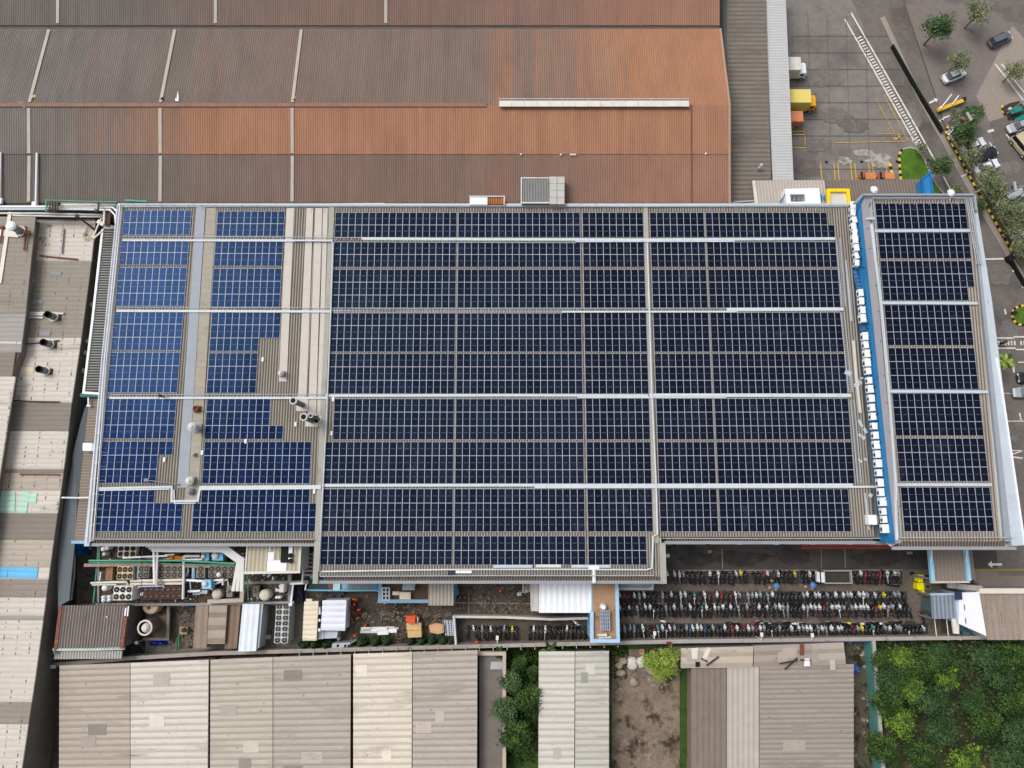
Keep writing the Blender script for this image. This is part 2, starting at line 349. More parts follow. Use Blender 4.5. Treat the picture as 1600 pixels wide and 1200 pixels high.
# stripes of the kerbs: alternating painted blocks, one kerb each
kerb_y = M("kerb_yellow", S(232, 190, 70), .8, .12, 2); kerb_b = M("kerb_black", S(30, 29, 28), .85, .1)
def striped_kerb(name, pts, label, n_len=.62, w=.32, h=.16, pale=None):
    P = [W(x, y, 0) for x, y in pts]; mb = MB(); k = 0
    for a, b in zip(P, P[1:]):
        L = (b-a).length; n = max(1, int(round(L/n_len)))
        for i in range(n):
            mb.beam(a.lerp(b, i/n)+Vector((0, 0, h/2)), a.lerp(b, (i+1)/n)+Vector((0, 0, h/2)), w, h+.001*(k % 2), k % 2); k += 1
    return tag(mb.build(name, [kerb_y, kerb_b]), label, "kerb", "black and yellow kerbs")
striped_kerb("striped_kerb", [(1407, 281), (1405.5, 262), (1404.6, 242), (1409, 233.5)], "black and yellow kerb round the green lawn by the orange trucks")
striped_kerb("striped_kerb", [(1389.5, 255.5), (1393.5, 271)], "short black and yellow kerb beside the parked orange truck", w=.4)
striped_kerb("striped_kerb", [(1481, 197.5), (1477.5, 205), (1480, 214), (1492, 235), (1525, 295.5), (1541, 322), (1560, 357), (1583, 397)], "long black and yellow kerb along the verge of trees")
striped_kerb("striped_kerb", [(1599, 477.5), (1590, 479), (1583, 484), (1580.6, 492), (1583, 501), (1590, 507), (1600, 508.4)], "curved black and yellow kerb of the small lawn near the zebra crossing")
striped_kerb("striped_kerb", [(1566, 165), (1566, 173), (1570, 181), (1578, 188), (1588, 192)], "black and yellow kerb round the dark island with teal banners")
mb = MB(); mb.path([W(x, y, .08) for x, y in [(1411, 233), (1421, 230.4), (1433, 233), (1444, 248.6), (1453, 270), (1464, 290), (1474, 302)]], .3, .16)
struct(mb.build("kerb", M("stone_kerb", S(158, 152, 142), .9, .2, 2)))
mb = MB(); mb.path([W(x, y, .05) for x, y in [(1380, 30), (1436, 150), (1472, 215), (1530, 320), (1580, 405), (1600, 440)]], .9, .1)
struct(mb.build("pavement", pathm))
mb = MB(); mb.path([W(x, y, .1) for x, y in [(1484, 211), (1520, 268), (1560, 336), (1600, 402)]], .35, .14)
struct(mb.build("kerb", M("grey_kerb", S(170, 160, 148), .9, .1, 1)))
mb = MB(); mb.path([W(x, y, .07) for x, y in [(1522, 890.5), (1640, 890)]], .3, .14)
struct(mb.build("kerb", M("ochre_kerb", S(140, 122, 70), .9, .2, 3)))
# ------------------------------------------------------------------ the main factory (roof 10 m up) and the taller east block (13.4 m)
ribL = M("roof_rib", S(150, 143, 133), .7, .1, .35, dirt=[(S(128, 114, 100), .25, .56, .75, (1, .25, 1))])
ribV = M("roof_valley_dark", S(92, 85, 77), .85, .16, .5)  # darker tone in the valleys between the ribs
ribHL = M("east_roof_rib", S(158, 148, 137), .7, .1, .35, dirt=[(S(140, 124, 108), .25, .55, .75, (1, .25, 1))])
ribHV = M("east_roof_valley_dark", S(104, 95, 86), .85, .16, .5)  # east roof valleys, darker than their ribs
sheetP = M("translucent_roof_sheet", S(196, 189, 180), .6, .06, .5, dirt=[(S(170, 160, 148), .7, .6, .8, (1, .3, 1))])
sheetB = M("aged_translucent_sheet", S(162, 155, 141), .7, .1, .5, dirt=[(S(140, 128, 112), .8, .54, .75, (1, 1, 1))])
gutterm = M("zinc_gutter", S(150, 152, 156), .5, .08, .5)
eavem = M("eave_rib", S(120, 108, 100), .8, .12, .6); eavev = M("eave_valley", S(66, 56, 52), .9, .1)
X0, X1, Y1, Y0 = -61.0, 51.9, 45.75, -5.25
PX0, PX1, PY0 = -27.5, 21.9, -11.15           # the bay that projects south
ZR = 10.0
fac = thing("factory_building", "main factory with wide ribbed roof carrying most of the solar panels", "factory", ((X0+X1)/2, 20, 0))
mb = MB()
mb.prism([(X0+.5, Y0+.6), (PX0+.5, Y0+.6), (PX0+.5, PY0+.8), (PX1-.5, PY0+.8), (PX1-.5, Y0+.6), (X1, Y0+.6), (X1, Y1-.4), (X0+.5, Y1-.4)], 0, ZR-.25)
mb.build("wall", wallpaint, fac)
mb = MB()
mb.ribs((X0+.6, Y0+.2, ZR), (PX0, Y0+.2, ZR), (PX0, Y1-.5, ZR), (X0+.6, Y1-.5, ZR), .4, .06)
mb.ribs((PX0, PY0+.9, ZR), (PX1-.9, PY0+.9, ZR), (PX1-.9, Y1-.5, ZR), (PX0, Y1-.5, ZR), .4, .06)
mb.ribs((PX1-.9, Y0+.5, ZR), (X1, Y0+.5, ZR), (X1, Y1-.5, ZR), (PX1-.9, Y1-.5, ZR), .4, .06)
mb.build("roof", [ribL, ribV], fac)
# dark lower eaves and gutters on the south side
mb = MB()
for a, b, y in ((X0+.8, PX0-.3, Y0), (PX0+.6, PX1-1.0, PY0+.75), (PX1+.1, X1-.2, Y0+.3)):
    mb.ribs((a, y-.42, ZR-.22), (b, y-.42, ZR-.22), (b, y+.25, ZR-.05), (a, y+.25, ZR-.05), .4, .05)
mb.build("eave", [eavem, eavev], fac)
mb = MB()
for a, b, y in ((X0, PX0-.3, Y0-.62), (PX0-.2, PX1, PY0+.1), (PX1, X1+.3, Y0-.3)):
    mb.box(((a+b)/2, y, ZR-.5), (b-a, .42, .35))
mb.build("gutter", gutterm, fac)
mb = MB()
mb.box(((X0+X1)/2, Y1-.25, ZR-.3), (X1-X0, .55, .5))                                       # north parapet
mb.prism([(X0-.1, Y0-.8), (X0+.62, Y0-.8), (X0+.62, Y1-.54), (X0-.1, Y1-.54)], ZR-.3, ZR+.17)
mb.build("parapet", pale, fac)
vfm = M("stained_flashing", S(164, 162, 152), .7, .08, .4, dirt=[(S(132, 126, 112), .5, .55, .75, (1, .3, 1))])
mb = MB()
mb.prism([(PX1-.85, PY0-.1), (PX1+.02, PY0-.1), (PX1+.02, Y0-.35), (PX1-.85, Y0-.35)], ZR-.3, ZR+.12); mb.build("valley_flashing", vfm, fac)
mb = MB()
mb.prism([(PX0-.75, PY0-.1), (PX0-.02, PY0-.1), (PX0-.02, Y0+.3), (PX0-.75, Y0+.3)], ZR-.3, ZR+.12); mb.build("valley_flashing", vfm, fac)
mb = MB()
mb.prism([(PX0-.75, Y0+.3), (PX0+.03, Y0+.3), (PX0+.03, Y1-.54), (PX0-.75, Y1-.54)], ZR-.1, ZR+.125); mb.build("valley_flashing", vfm, fac)
mb = MB()
mb.prism([(20.28, Y0-.35), (21.0, Y0-.35), (21.0, Y1-.54), (20.28, Y1-.54)], ZR-.1, ZR+.125); mb.build("valley_flashing", vfm, fac)
def roofsheet(name, px, mat, z=ZR+.1, th=.1):
    return MB().prism(ppx(px, z), z-th, z).build(name, mat, fac)
roofsheet("ridge_flashing", [(307, 323), (321, 323), (293.5, 762), (277, 762)], capgrey, ZR+.16, .16)
def laid_sheets(pts, n, mat):
    mb = MB(); a, b, c, d = pts
    for i in range(n):
        u, v = i/n+.0002, (i+1)/n-.0002
        q = [(a[0]+(d[0]-a[0])*u, a[1]+(d[1]-a[1])*u), (b[0]+(c[0]-b[0])*u, b[1]+(c[1]-b[1])*u), (b[0]+(c[0]-b[0])*v, b[1]+(c[1]-b[1])*v), (a[0]+(d[0]-a[0])*v, a[1]+(d[1]-a[1])*v)]
        mb.prism(ppx(q, ZR+.1), ZR, ZR+.1+.006*(i % 2))
    return mb.build("skylight_strip", mat, fac)
laid_sheets([(323.5, 325), (338, 325), (309, 782), (289.5, 782)], 44, sheetB)
laid_sheets([(448, 325), (459.5, 325), (448, 596), (435.5, 596)], 25, sheetP)
laid_sheets([(479, 325), (489.5, 325), (478, 643), (465, 643)], 30, sheetP)
laid_sheets([(493, 325), (503.5, 325), (493, 666), (480.5, 666)], 32, sheetP)
laid_sheets([(505.5, 325), (512, 325), (502, 666), (495, 666)], 32, sheetP)

# east block
ZE = 13.4
EW = [(1333.5, 318), (1347.5, 304.5), (1521.5, 304.5), (1546, 470), (1578, 740), (1582, 852), (1399, 852)]
ew = ppx([(1341, 319), (1349, 305), (1522, 305), (1578, 849), (1396, 849)], ZE)
est = thing("factory_annex", "taller block with twelve-wide solar panels and bright blue side wall", "factory", (60, 20, 0))
ip = ppx([(1349.5, 322), (1357, 309), (1519, 309), (1568, 845), (1404, 845)], ZE-.3)
MB().prism(ip, 0, ZE-.3).build("wall", wallpaint, est)
# the blue cladding of the west face
b0, b1, b2 = W(1399.5, 849, ZE), W(1346, 320, ZE), W(1358, 306.5, ZE)
mb = MB(); mb.prism([b0, (b0.x-.06, b0.y), (b1.x-.06, b1.y), (b2.x-.9, b2.y), b2, b1], 9.2, ZE-.02)
mb.build("blue_cladding", blue, est)
mb = MB()
qa, qb, qc, qd = W(1357, 846, ZE), W(1560, 846, ZE), W(1522, 309, ZE), W(1357, 309, ZE)
xw = W(1401, 846, ZE).x; xe0, xe1 = W(1563, 846, ZE).x, W(1517, 309, ZE).x
xw1 = W(1362, 309, ZE).x
mb.ribs((xw, qa.y, ZE), (xe0, qb.y, ZE), (xe1, qc.y, ZE), (xw1, qd.y, ZE), .42, .06)
mb.build("roof", [ribHL, ribHV], est)
mb = MB()
wf = [W(1399.5, 849, ZE+.1), W(1346, 320, ZE+.1), W(1351, 306.5, ZE+.1), W(1369, 309, ZE+.1), W(1357.5, 320, ZE+.1), W(1408, 849, ZE+.1)]
mb.prism([wf[0], wf[1], wf[2], (wf[3].x, wf[2].y), (wf[4].x, wf[4].y), wf[5]], ZE-.4, ZE+.1)
mb.build("roof_edge_flashing", M("mauve_grey_flashing", S(150, 148, 154), .6, .07, .4), est)
mb = MB()
nf = ppx([(1347.5, 304), (1521.5, 304), (1522.5, 309), (1351, 309)], ZE+.35)
mb.prism(nf, ZE-.3, ZE+.2)
for a, b in (((1335, 318), (1347.5, 305)), ((1347.5, 305), (1521.5, 305)), ((1521.5, 305), (1524.5, 330))):
    mb.beam(W(*a, ZE+.4), W(*b, ZE+.4), .3, .5)
mb.build("parapet", capgrey, est)
mb = MB()
mb.prism(ppx([(1518, 310), (1521, 310), (1569, 745), (1580, 846), (1570.5, 846), (1561.5, 745)], ZE+.2), ZE-.3, ZE+.2)
mb.build("side_gutter", capgrey, est)
mb = MB()
fl = [(1521, 310), (1524.5, 310), (1550, 470), (1585.5, 745), (1601, 852), (1582, 853), (1580, 846), (1569, 745)]
mb.prism(ppx(fl, ZE+.12), ZE-.5, ZE+.12)
mb.build("side_canopy", pale, est)
mb = MB(); mb.path([W(x, y, ZE+.18) for x, y in [(1557.5, 560), (1571, 645), (1585.5, 743), (1601, 850)]], .22, .14)
mb.build("edge_trim", white, est)
mb = MB(); a, b = W(1403, 848, ZE), W(1572, 848, ZE)
mb.ribs((a.x, a.y-.55, ZE-.3), (b.x, b.y-.55, ZE-.3), (b.x, b.y+.3, ZE-.08), (a.x, a.y+.3, ZE-.08), .42, .05)
mb.build("eave", [eavem, eavev], est)
mb = MB(); mb.box(((a.x+b.x)/2+.4, a.y-.75, ZE-.55), (b.x-a.x+2.2, .45, .35)); mb.build("gutter", gutterm, est)
mb = MB(); mb.prism(ppx([(1506, 849), (1583, 849), (1583, 854.5), (1506, 854.5)], 12.2), 11.9, 12.2); mb.build("canopy", offwhite, est)
# loading-dock canopies low on the south wall
def canopy(name, px, z, mat, label, cat="awning", th=.15):
    mb = MB(); p = ppx(px, z); mb.prism(p, z-th, z)
    c = sum((Vector((q[0], q[1], 0)) for q in p), Vector())/len(p)
    for q in (p[0], p[1], p[2], p[3]):
        e = Vector((q[0], q[1], 0)).lerp(c, .06); mb.box((e.x, e.y, 0), (.12, .12, z-th))
    return tag(mb.build(name, mat), label, cat)
canopy("awning", [(1034, 846), (1440, 846), (1440, 851.4), (1034, 851.4)], 8.2, M("sea_green_sheet", S(132, 150, 140), .7, .1), "long grey green awning strip under the factory eave by the dark road")
canopy("awning", [(1252, 851), (1441, 851), (1441, 857.6), (1252, 857.6)], 6.4, M("red_sheet", S(140, 52, 48), .7, .15), "long dark red awning strip at the edge of the dark road")
for i, (x, y, n) in enumerate([(1054, 849.5, "black"), (1106, 849.5, "black"), (1156, 849, "white"), (1213, 849.5, "white"), (1270, 848.8, "white"), (1328, 848.8, "white")]):
    p = W(x, y, 8.35)
    tag(MB().box((p.x, p.y, 8.2), (.75 if n == "white" else .4, .32, .22)).box((p.x, p.y-.12, 8.42), (.3, .1, .1)).build("floodlight", white if n == "white" else dark), "%s floodlight box under the factory eave, %s from the motorbike shed side" % (n, O(i+1)), "floodlight", "floodlights along the south eave")
p = W(1223, 849.6, 8.3)
tag(MB().box((p.x, p.y, 8.2), (1.5, .3, .06)).build("blue_sheet", M("blue_sheet", S(64, 122, 190), .6)), "small blue sheet lying beside a white floodlight under the eave", "panel")

# ------------------------------------------------------------------ solar panels
frame_m = M("panel_frame", S(170, 175, 186), .4, .05, 2)
line_m = M("panel_busbar", S(104, 118, 146), .5, .1)
def cellmat(name, rgb, rnd):
    return M(name, rgb, .22, .10, 1.4, spec=.06, rnd=rnd, fine=.05, dirt=[(S(66, 70, 80), .35, .58, .95, (1, 1, 1)), (S(170, 170, 166), 4.0, .79, .81, (1, 1, 1))])
cells = {"poly": M("blue_cells", S(19, 35, 76), .14, .16, 1.4, spec=.115, rnd=.3, fine=.08), "poly2": M("deep_blue_cells", S(18, 30, 62), .14, .16, 1.4, spec=.09, rnd=.28, fine=.08), "navy": cellmat("navy_cells", S(26, 32, 47), .26), "ink": cellmat("ink_cells", S(24, 28, 41), .24), "black": cellmat("black_cells", S(21, 25, 39), .2)}
PW, PH = 1.042, 2.03                       # pitch of the modules
for q in cells.values():                     # the anti-reflection coating mirrors blue
    q.node_tree.nodes["Principled BSDF"].inputs["Specular Tint"].default_value = (.19, .47, 1, 1)
def panel_mesh(kind):
    mb = MB(); x, y = (PW-.006)/2, (PH-.012)/2; fw = .039; t = .04
    mb.prism([(-x, -y), (x, -y), (x, y), (-x, y)], 0, t-.004, 0)                    # back and rim
    xi, yi = x-fw, y-fw
    o = [(-x, -y, t), (x, -y, t), (x, y, t), (-x, y, t)]; i = [(-xi, -yi, t), (xi, -yi, t), (xi, yi, t), (-xi, yi, t)]
    mb.add(o+i, [(0, 1, 5, 4), (1, 2, 6, 5), (2, 3, 7, 6), (3, 0, 4, 7)], 0)
    mb.add([(-xi, -yi, t-.001), (xi, -yi, t-.001), (xi, yi, t-.001), (-xi, yi, t-.001)], [(0, 1, 2, 3)], 1)
    xb = xi*.62
    mb.add([(-xb, -.02, t+.001), (xb, -.02, t+.001), (xb, .02, t+.001), (-xb, .02, t+.001)], [(0, 1, 2, 3)], 2)
    ob = mb.build("panel", [frame_m, cells[kind], line_m], None, (0, 0, 0))
    me = ob.data; bpy.data.objects.remove(ob); return me
PM = {k: panel_mesh(k) for k in cells}
def solar_block(x, ytop, ncols, zroof, kind, label, right=False):
    """ncols: panels in each row from the top; x is the west edge"""
    t = thing("solar_array", label, "solar array", (x, ytop, zroof), "solar panel blocks on the roofs")
    for r, n in enumerate(ncols):
        n0, n1 = (0, n) if not isinstance(n, tuple) else n
        for c in range(n0, n1):
            o = bpy.data.objects.new("solar_panel", PM[kind]); COL.objects.link(o); o.parent = t
            o.location = ((c+.5)*PW, -(r+.5)*PH, .1); o.rotation_euler = (random.gauss(0, .005), random.gauss(0, .006), 0)
        for dy in (1.0,):
            rl = MB().box((x+(n0+n1)/2*PW, ytop-r*PH-dy, zroof+.04), ((n1-n0)*PW+.34, .06, .055))
            rl.build("mounting_rail", galv, t)
    return t
rows = [(44.32, 2), (39.55, 2), (35.16, 3), (28.38, 3), (22.06, 3), (15.27, 3), (8.87, 3), (2.06, 3), (-4.6, 2)]
colA = [10]*2, [10]*2, [10]*3, [10]*3, [10]*3, [10]*3, [10, 8, 8], [8, 12, 12]
colB = [10]*2, [10]*2, [10]*3, [10, 10, 7], [7]*3, [9, 9, 11], [15]*3, [15, 17, 17]
xA, xC, xD, xE, xF, xG = -59.95, -27.28, -8.28, 10.86, 21.26, 29.86
xB = [W(339, 352, ZR).x]*3+[W(329.5, 520, ZR).x, W(325, 585, ZR).x, W(322, 655, ZR).x, W(318, 725, ZR).x, W(315.5, 770, ZR).x]
def lab(n, rws, c, r, extra=""):
    return "block of %d by %d solar panels, %s column from pale factory, %s row from warehouse" % (n, rws, WORDS[c], WORDS[r])
for r, (y, k) in enumerate(rows):
    if r < 8:
        n = colA[r]; solar_block(xA, y+.38-.05*r, n, ZR, "poly", lab(max(n), len(n), 0, r))
        n = colB[r]
        if r == 7: n = [15, (-1, 16), (-1, 16)]
        solar_block(xB[r], y+.2-.03*r, n, ZR, "poly2", lab(max(q if isinstance(q, int) else q[1]-q[0] for q in n), len(n), 1, r))
        solar_block(xF, y, [8]*k, ZR, "ink", lab(8, k, 5, r))
        n = [18, 19] if r == 0 else [18]*3 if r == 7 else [19]*k
        solar_block(xG, y, n, ZR, "ink", lab(max(n), k, 6, r))
    n = [17]*3 if r == 5 else [18]*k
    solar_block(xC+(PW if r == 5 else 0), y, n, ZR, "navy", lab(n[0], k, 2, r))
    solar_block(xD, y, [18]*k, ZR, "navy", lab(18, k, 3, r))
    n = [9]*k if r < 8 else [8]*k
    solar_block(xE, y, n, ZR, "ink", lab(n[0], k, 4, r))
rowsH = [(44.34, [13]*2), (39.7, [13]*2), (35.34, [13, 13, 12]), (28.6, [12]*3), (22.18, [12]*3), (15.5, [12]*3), (9.1, [12]*3), (2.22, [12]*3)]
for r, (y, n) in enumerate(rowsH):
    solar_block(54.36, y, n, ZE, "black", "block of %d by %d solar panels on the annex roof, %s from the trucks" % (n[0], len(n), WORDS[r]))

# ------------------------------------------------------------------ cable trays, conduits and rails on the roofs
trayw = M("tray_white", S(202, 207, 211), .55, .07, .8, dirt=[(S(168, 170, 170), 1.2, .58, .74, (1, 1, 1))])
def ladder(mb, a, b, w, mi=0, step=.55, rail=.06):
    a, b = Vector(a), Vector(b); d = (b-a); L = d.length; d.normalize(); s = Vector((-d.y, d.x, 0))*w/2
    mb.beam(a-s, b-s, rail, .08, mi); mb.beam(a+s, b+s, rail, .08, mi)
    n = max(1, int(L/step))
    for i in range(n+1):
        p = a+d*(L*i/n); mb.beam(p-s*.98, p+s*.98, .05, .05, mi)
def tray(name, runs, label, z=ZR+.22, w=.34):
    """runs: (px points, 'cover'|'ladder'|'pipe', width)"""
    t = thing(name, label, "cable tray", W(*runs[0][0][0], ZR+.1))
    for pts, kind, ww in runs:
        P = [W(x, y, z) for x, y in pts]; mb = MB()
        if kind == "ladder":
            for a, b in zip(P, P[1:]): ladder(mb, a, b, ww)
        elif kind == "pipe": mb.tube(P, ww/2, 0, 8)
        else: mb.path(P, ww, .16)
        mb.build({"ladder": "ladder_rack", "pipe": "conduit", "cover": "cover"}[kind], galv if kind == "ladder" else trayw, t)
    return t
tc = lambda x, y: (x, y)
tray("cable_tray", [([(191, 371), (444, 372.4), (520, 373), (567, 373.2)], "ladder", .42), ([(567, 373), (800, 374), (1011, 374.4), (1303, 373)], "cover", .36), ([(193, 375.6), (518, 376.4)], "cover", .3), ([(524, 376.5), (900, 378)], "ladder", .3), ([(900, 377.3), (1147, 377)], "cover", .22), ([(1147, 377), (1300, 376)], "ladder", .25)], "white cable tray across the roof, first tray from the brown warehouse")
tray("cable_tray", [([(184, 482), (470, 483), (620, 484)], "ladder", .42), ([(620, 483.8), (1011, 484), (1138, 483.8)], "ladder", .4), ([(1138, 483.5), (1315, 483)], "cover", .5), ([(184, 486), (517, 487)], "cover", .32), ([(522, 487.5), (879, 487.8)], "ladder", .28), ([(879, 487.3), (1151, 487)], "cover", .24), ([(1151, 487.5), (1312, 486)], "ladder", .2)], "white cable tray across the roof, second tray from the brown warehouse")
tray("cable_tray", [([(173, 618.5), (511, 618)], "ladder", .4), ([(511, 618), (800, 617.6), (1011, 618)], "cover", .34), ([(1017, 617.6), (1146, 617.6), (1327, 618)], "cover", .5), ([(173, 621.8), (511, 622)], "cover", .3), ([(511, 621.6), (900, 622)], "ladder", .26), ([(903, 621), (1133, 621)], "cover", .22), ([(1133, 621.5), (1322, 620.5)], "ladder", .24)], "white cable tray across the roof, third tray from the brown warehouse")
tray("cable_tray", [([(156, 763), (268.5, 760.5), (268.5, 783), (309, 782.5), (313, 760.8), (500, 759.5)], "cover", .3), ([(156, 766), (264, 764)], "cover", .2), ([(272, 766), (273, 786.4), (305, 786)], "cover", .16), ([(314, 764), (500, 762.5)], "cover", .32), ([(505, 758.4), (800, 758), (1016, 758), (1330, 757.5)], "cover", .36), ([(837, 761.4), (1016, 761), (1395, 760.6)], "cover", .3), ([(505, 762), (835, 761.6)], "ladder", .3)], "white cable tray with a square detour round a vent, fourth from the brown warehouse")
def conduit(name, pts, r, mat, label, z=ZR+.3, cat="conduit", n=8):
    P = [W(p[0], p[1], p[2] if len(p) > 2 else z) for p in pts]
    return tag(MB().tube(P, r, 0, n).build(name, mat, None, None, True), label, cat)
conduit("conduit", [(460, 376, ZR+.42), (517, 376.6, ZR+.42), (520.5, 379, ZR+.42), (517, 487, ZR+.42), (511.5, 622, ZR+.42), (505, 757, ZR+.42), (498, 893, ZR+.42)], .11, trayw, "white conduit running down the flashing between blue and navy panels")
conduit("conduit", [(1011.5, 379, ZR+.3), (1015, 490), (1019, 622), (1025.5, 758), (1027.6, 835), (1020.5, 838), (1019, 888), (1010, 890.4), (900, 889.8), (700, 890), (502, 893)], .12, trayw, "white conduit along the middle flashing turning at the projecting bay", ZR+.3)
def guardrail(pts, label, z, h=.9, step=1.5, out=None, group="roof guard rails", r=.035):
    mb = MB()
    P = [W(x, y, z) for x, y in pts]
    up = Vector((0, 0, h))
    mb.tube([p+up for p in P], r, 0, 6); mb.tube([p+up*.5 for p in P], r*.8, 0, 6)
    for a, b in zip(P, P[1:]):
        n = max(1, int((b-a).length/step))
        for i in range(n+1):
            q = a.lerp(b, i/n); mb.tube([q, q+up], r*.9, 0, 5)
            if out: mb.tube([q+up*.8, q+Vector(out)], r*.7, 0, 5)
    return tag(mb.build("guard_rail", galv), label, "railing", group)
guardrail([(146, 842), (318, 843), (492, 842.5)], "white guard rail on the eave above the chiller yard", ZR+.03, .55, r=.06)
guardrail([(502, 900.2), (760, 899), (1020, 899)], "white guard rail along the eave of the projecting bay", ZR+.03, .5, r=.06)
guardrail([(1034, 841), (1200, 841.5), (1374, 841)], "white guard rail on the eave above the dark road", ZR+.03, .5, r=.05)
guardrail([(1404, 840), (1578, 839.5)], "white guard rail on the annex eave near the passage roof", ZE+.03, .55, r=.06)
guardrail([(190, 321), (380, 322.4), (700, 323), (1005, 324), (1336, 322)], "thin guard rail behind the parapet facing the brown warehouse", ZR+.03, .5, 2.0, (0, -1.2, 0))
guardrail([(1360, 311.5), (1516, 311.5)], "thin guard rail behind the annex parapet facing the orange trucks", ZE+.03, .7, 2.0, (0, -1.1, 0), r=.045)
guardrail([(193, 325), (168, 600), (149.5, 840)], "thin guard rail along the roof edge beside the pale factory roofs", ZR+.03, .5, 2.0, (1.0, 0, 0))
def pipe_rack(label, pts_list, r, z, mat=white, name="pipe_rack", rung=True, step=2.2):
    mb = MB()
    PP = [[W(x, y, z) for x, y in pts] for pts in pts_list]
    for P in PP: mb.tube(P, r, 0, 6)
    if rung:
        for a, b, c, d in zip(PP[0], PP[0][1:], PP[-1], PP[-1][1:]):
            n = max(1, int((b-a).length/step))
            for i in range(n+1): mb.beam(a.lerp(b, i/n)-Vector((0, 0, r+.03)), c.lerp(d, i/n)-Vector((0, 0, r+.03)), .07, .05)
    return tag(mb.build(name, mat), label, "pipe rack")
pipe_rack("rack of white pipes along the roof edge beside the pale factory roofs", [[(183.5, 319), (159, 560), (135.5, 848)], [(187.5, 319), (163.5, 560), (141, 846)], [(191, 320), (166.5, 560), (145.5, 844)]], .07, ZR+.32)
pipe_rack("rack of grey wires along the annex roof beside the blue wall", [[(1361, 311), (1384, 560), (1404, 840)], [(1364, 312), (1386.5, 560), (1408, 840)]], .05, ZE+.3, galv, step=.9)
pipe_rack("wide rack of galvanised pipes at the annex edge above the car park road", [[(1509, 311), (1526, 412)], [(1512, 311), (1529, 412)], [(1515, 311), (1532, 412)], [(1517.6, 311), (1534.5, 412)]], .06, ZE+.5, galv, step=1.6)
mb = MB(); P = [W(x, y, ZE+.2) for x, y in [(1361.5, 352), (1377, 480), (1391, 640), (1399, 752), (1401, 842)]]; mb.path(P, .34, .18)
tag(mb.build("cable_tray", trayw), "long white covered tray on the annex roof running beside the blue wall", "cable tray")
for i, (x0, y0, x1, y1) in enumerate([(1369, 361, 1513, 360.5), (1377, 473.4, 1525, 474), (1391, 611.5, 1541, 612.4), (1401, 757.5, 1547, 757.5)]):
    mb = MB(); mb.path([W(x0, y0, ZE+.24), W((x0+x1)/2, (y0+y1)/2-.2, ZE+.24), W(x1, y1, ZE+.24)], .42, .2)
    tag(mb.build("cable_tray", pale), "pale covered cable tray between annex panel blocks, %s from the orange trucks" % WORDS[i], "cable tray", "annex cable trays")
p = W(1359.5, 342.5, ZE+.05)
tag(MB().box((p.x, p.y, p.z), (1.3, .35, .25)).box((p.x, p.y, p.z+.25), (1.1, .28, .06)).build("junction_box", pale), "pale junction box at the head of the annex tray", "junction box")
# walkway ladders on the factory roof beside the last panel column
for pts, lb in (([(1309.5, 372), (1318.5, 478)], "first"), ([(1316, 488), (1329, 612)], "second"), ([(1332, 626), (1343, 755)], "third")):
    mb = MB(); ladder(mb, W(*pts[0], ZR+.16), W(*pts[1], ZR+.16), .55, 0, .35, .1)
    tag(mb.build("roof_walkway", galv), "galvanised grating walkway at the panel edge near the blue wall, %s from the yellow canopy" % lb, "walkway", "roof walkways")
mb = MB(); mb.path([W(1333.5, 534, ZR+.14), W(1338, 590, ZR+.14), W(1344, 643, ZR+.14)], .38, .1)
tag(mb.build("cable_cover", M("pale_cover", S(206, 204, 198), .6, .1, 1)), "loose pale cable cover lying on bare ribs near the air conditioners", "cable cover")
mb = MB(); mb.path([W(1321.5, 408, ZR+.13), W(1330, 500, ZR+.13)], .28, .09)
tag(mb.build("cable_cover", galv), "thin grey cable cover on bare ribs toward the yellow canopy", "cable cover")
mb = MB(); mb.path([W(1351.5, 772, ZR+.13), W(1357.5, 826, ZR+.13)], .28, .09)
tag(mb.build("cable_cover", galv), "thin grey cable cover on bare ribs toward the dark road", "cable cover")
for i, (x, y, sx, sy) in enumerate([(1337, 602, .5, .5), (1341, 598, .3, .9), (1346.5, 591, .35, .3), (1345, 598, .3, .5), (1345, 663, .4, 1.4), (1351, 672, .45, 1.0), (1343.5, 680, .4, .5), (1349, 684, .5, .5), (1344, 720, .3, .7), (1352, 718, .3, .5), (1360, 774, .55, .5), (1325, 583, .7, 1.0)]):
    p = W(x, y, ZR+.07)
    tag(MB().box((p.x, p.y, p.z), (sx, sy, .09), .1*i).box((p.x, p.y+.04, p.z+.09), (sx*.6, sy*.6, .03), .1*i).build("roofing_scrap", pale), "pale scrap of sheet metal on the bare ribs, %s from the yellow canopy" % WORDS[i], "scrap", "sheet scraps near the air conditioners")
for i, (x0, x1, y, mt, lb) in enumerate([(837, 877, 884.4, offwhite, "off-white"), (893, 954, 884.8, pale, "pale"), (771, 832, 885, pale, "grey"), (712, 737, 893.3, white, "bright white")]):
    mb = MB(); mb.beam(W(x0, y, ZR+.16), W(x1, y, ZR+.16), .42, .1); mb.beam(W(x0+2, y, ZR+.23), W(x1-2, y, ZR+.23), .3, .05)
    tag(mb.build("cable_cover", mt), "%s flat cover lying on the eave of the projecting bay" % lb, "cable cover", "covers on the projecting eave")
mb = MB(); p = W(706, 894.5, ZR+.08); mb.box((p.x, p.y, p.z), (1.15, .6, .1), .05); mb.box((p.x, p.y, p.z+.1), (.9, .4, .05), .05)
tag(mb.build("dark_panel", M("dark_blue_sheet", S(46, 50, 70), .5)), "dark blue panel lying flat on the projecting eave", "panel")  # a flat dark panel
mb = MB(); a, b = W(928, 887.5, ZR+.36), W(928.5, 909, ZR-.1); mb.tube([a, b, b+Vector((0, 0, -1.2))], .22, 0, 8); mb.box((a.x, a.y+.05, a.z-.25), (1.5, .45, .3))
tag(mb.build("drain_pipe", white), "white drain pipe crossing the eave beside the brown flat roof", "pipe")

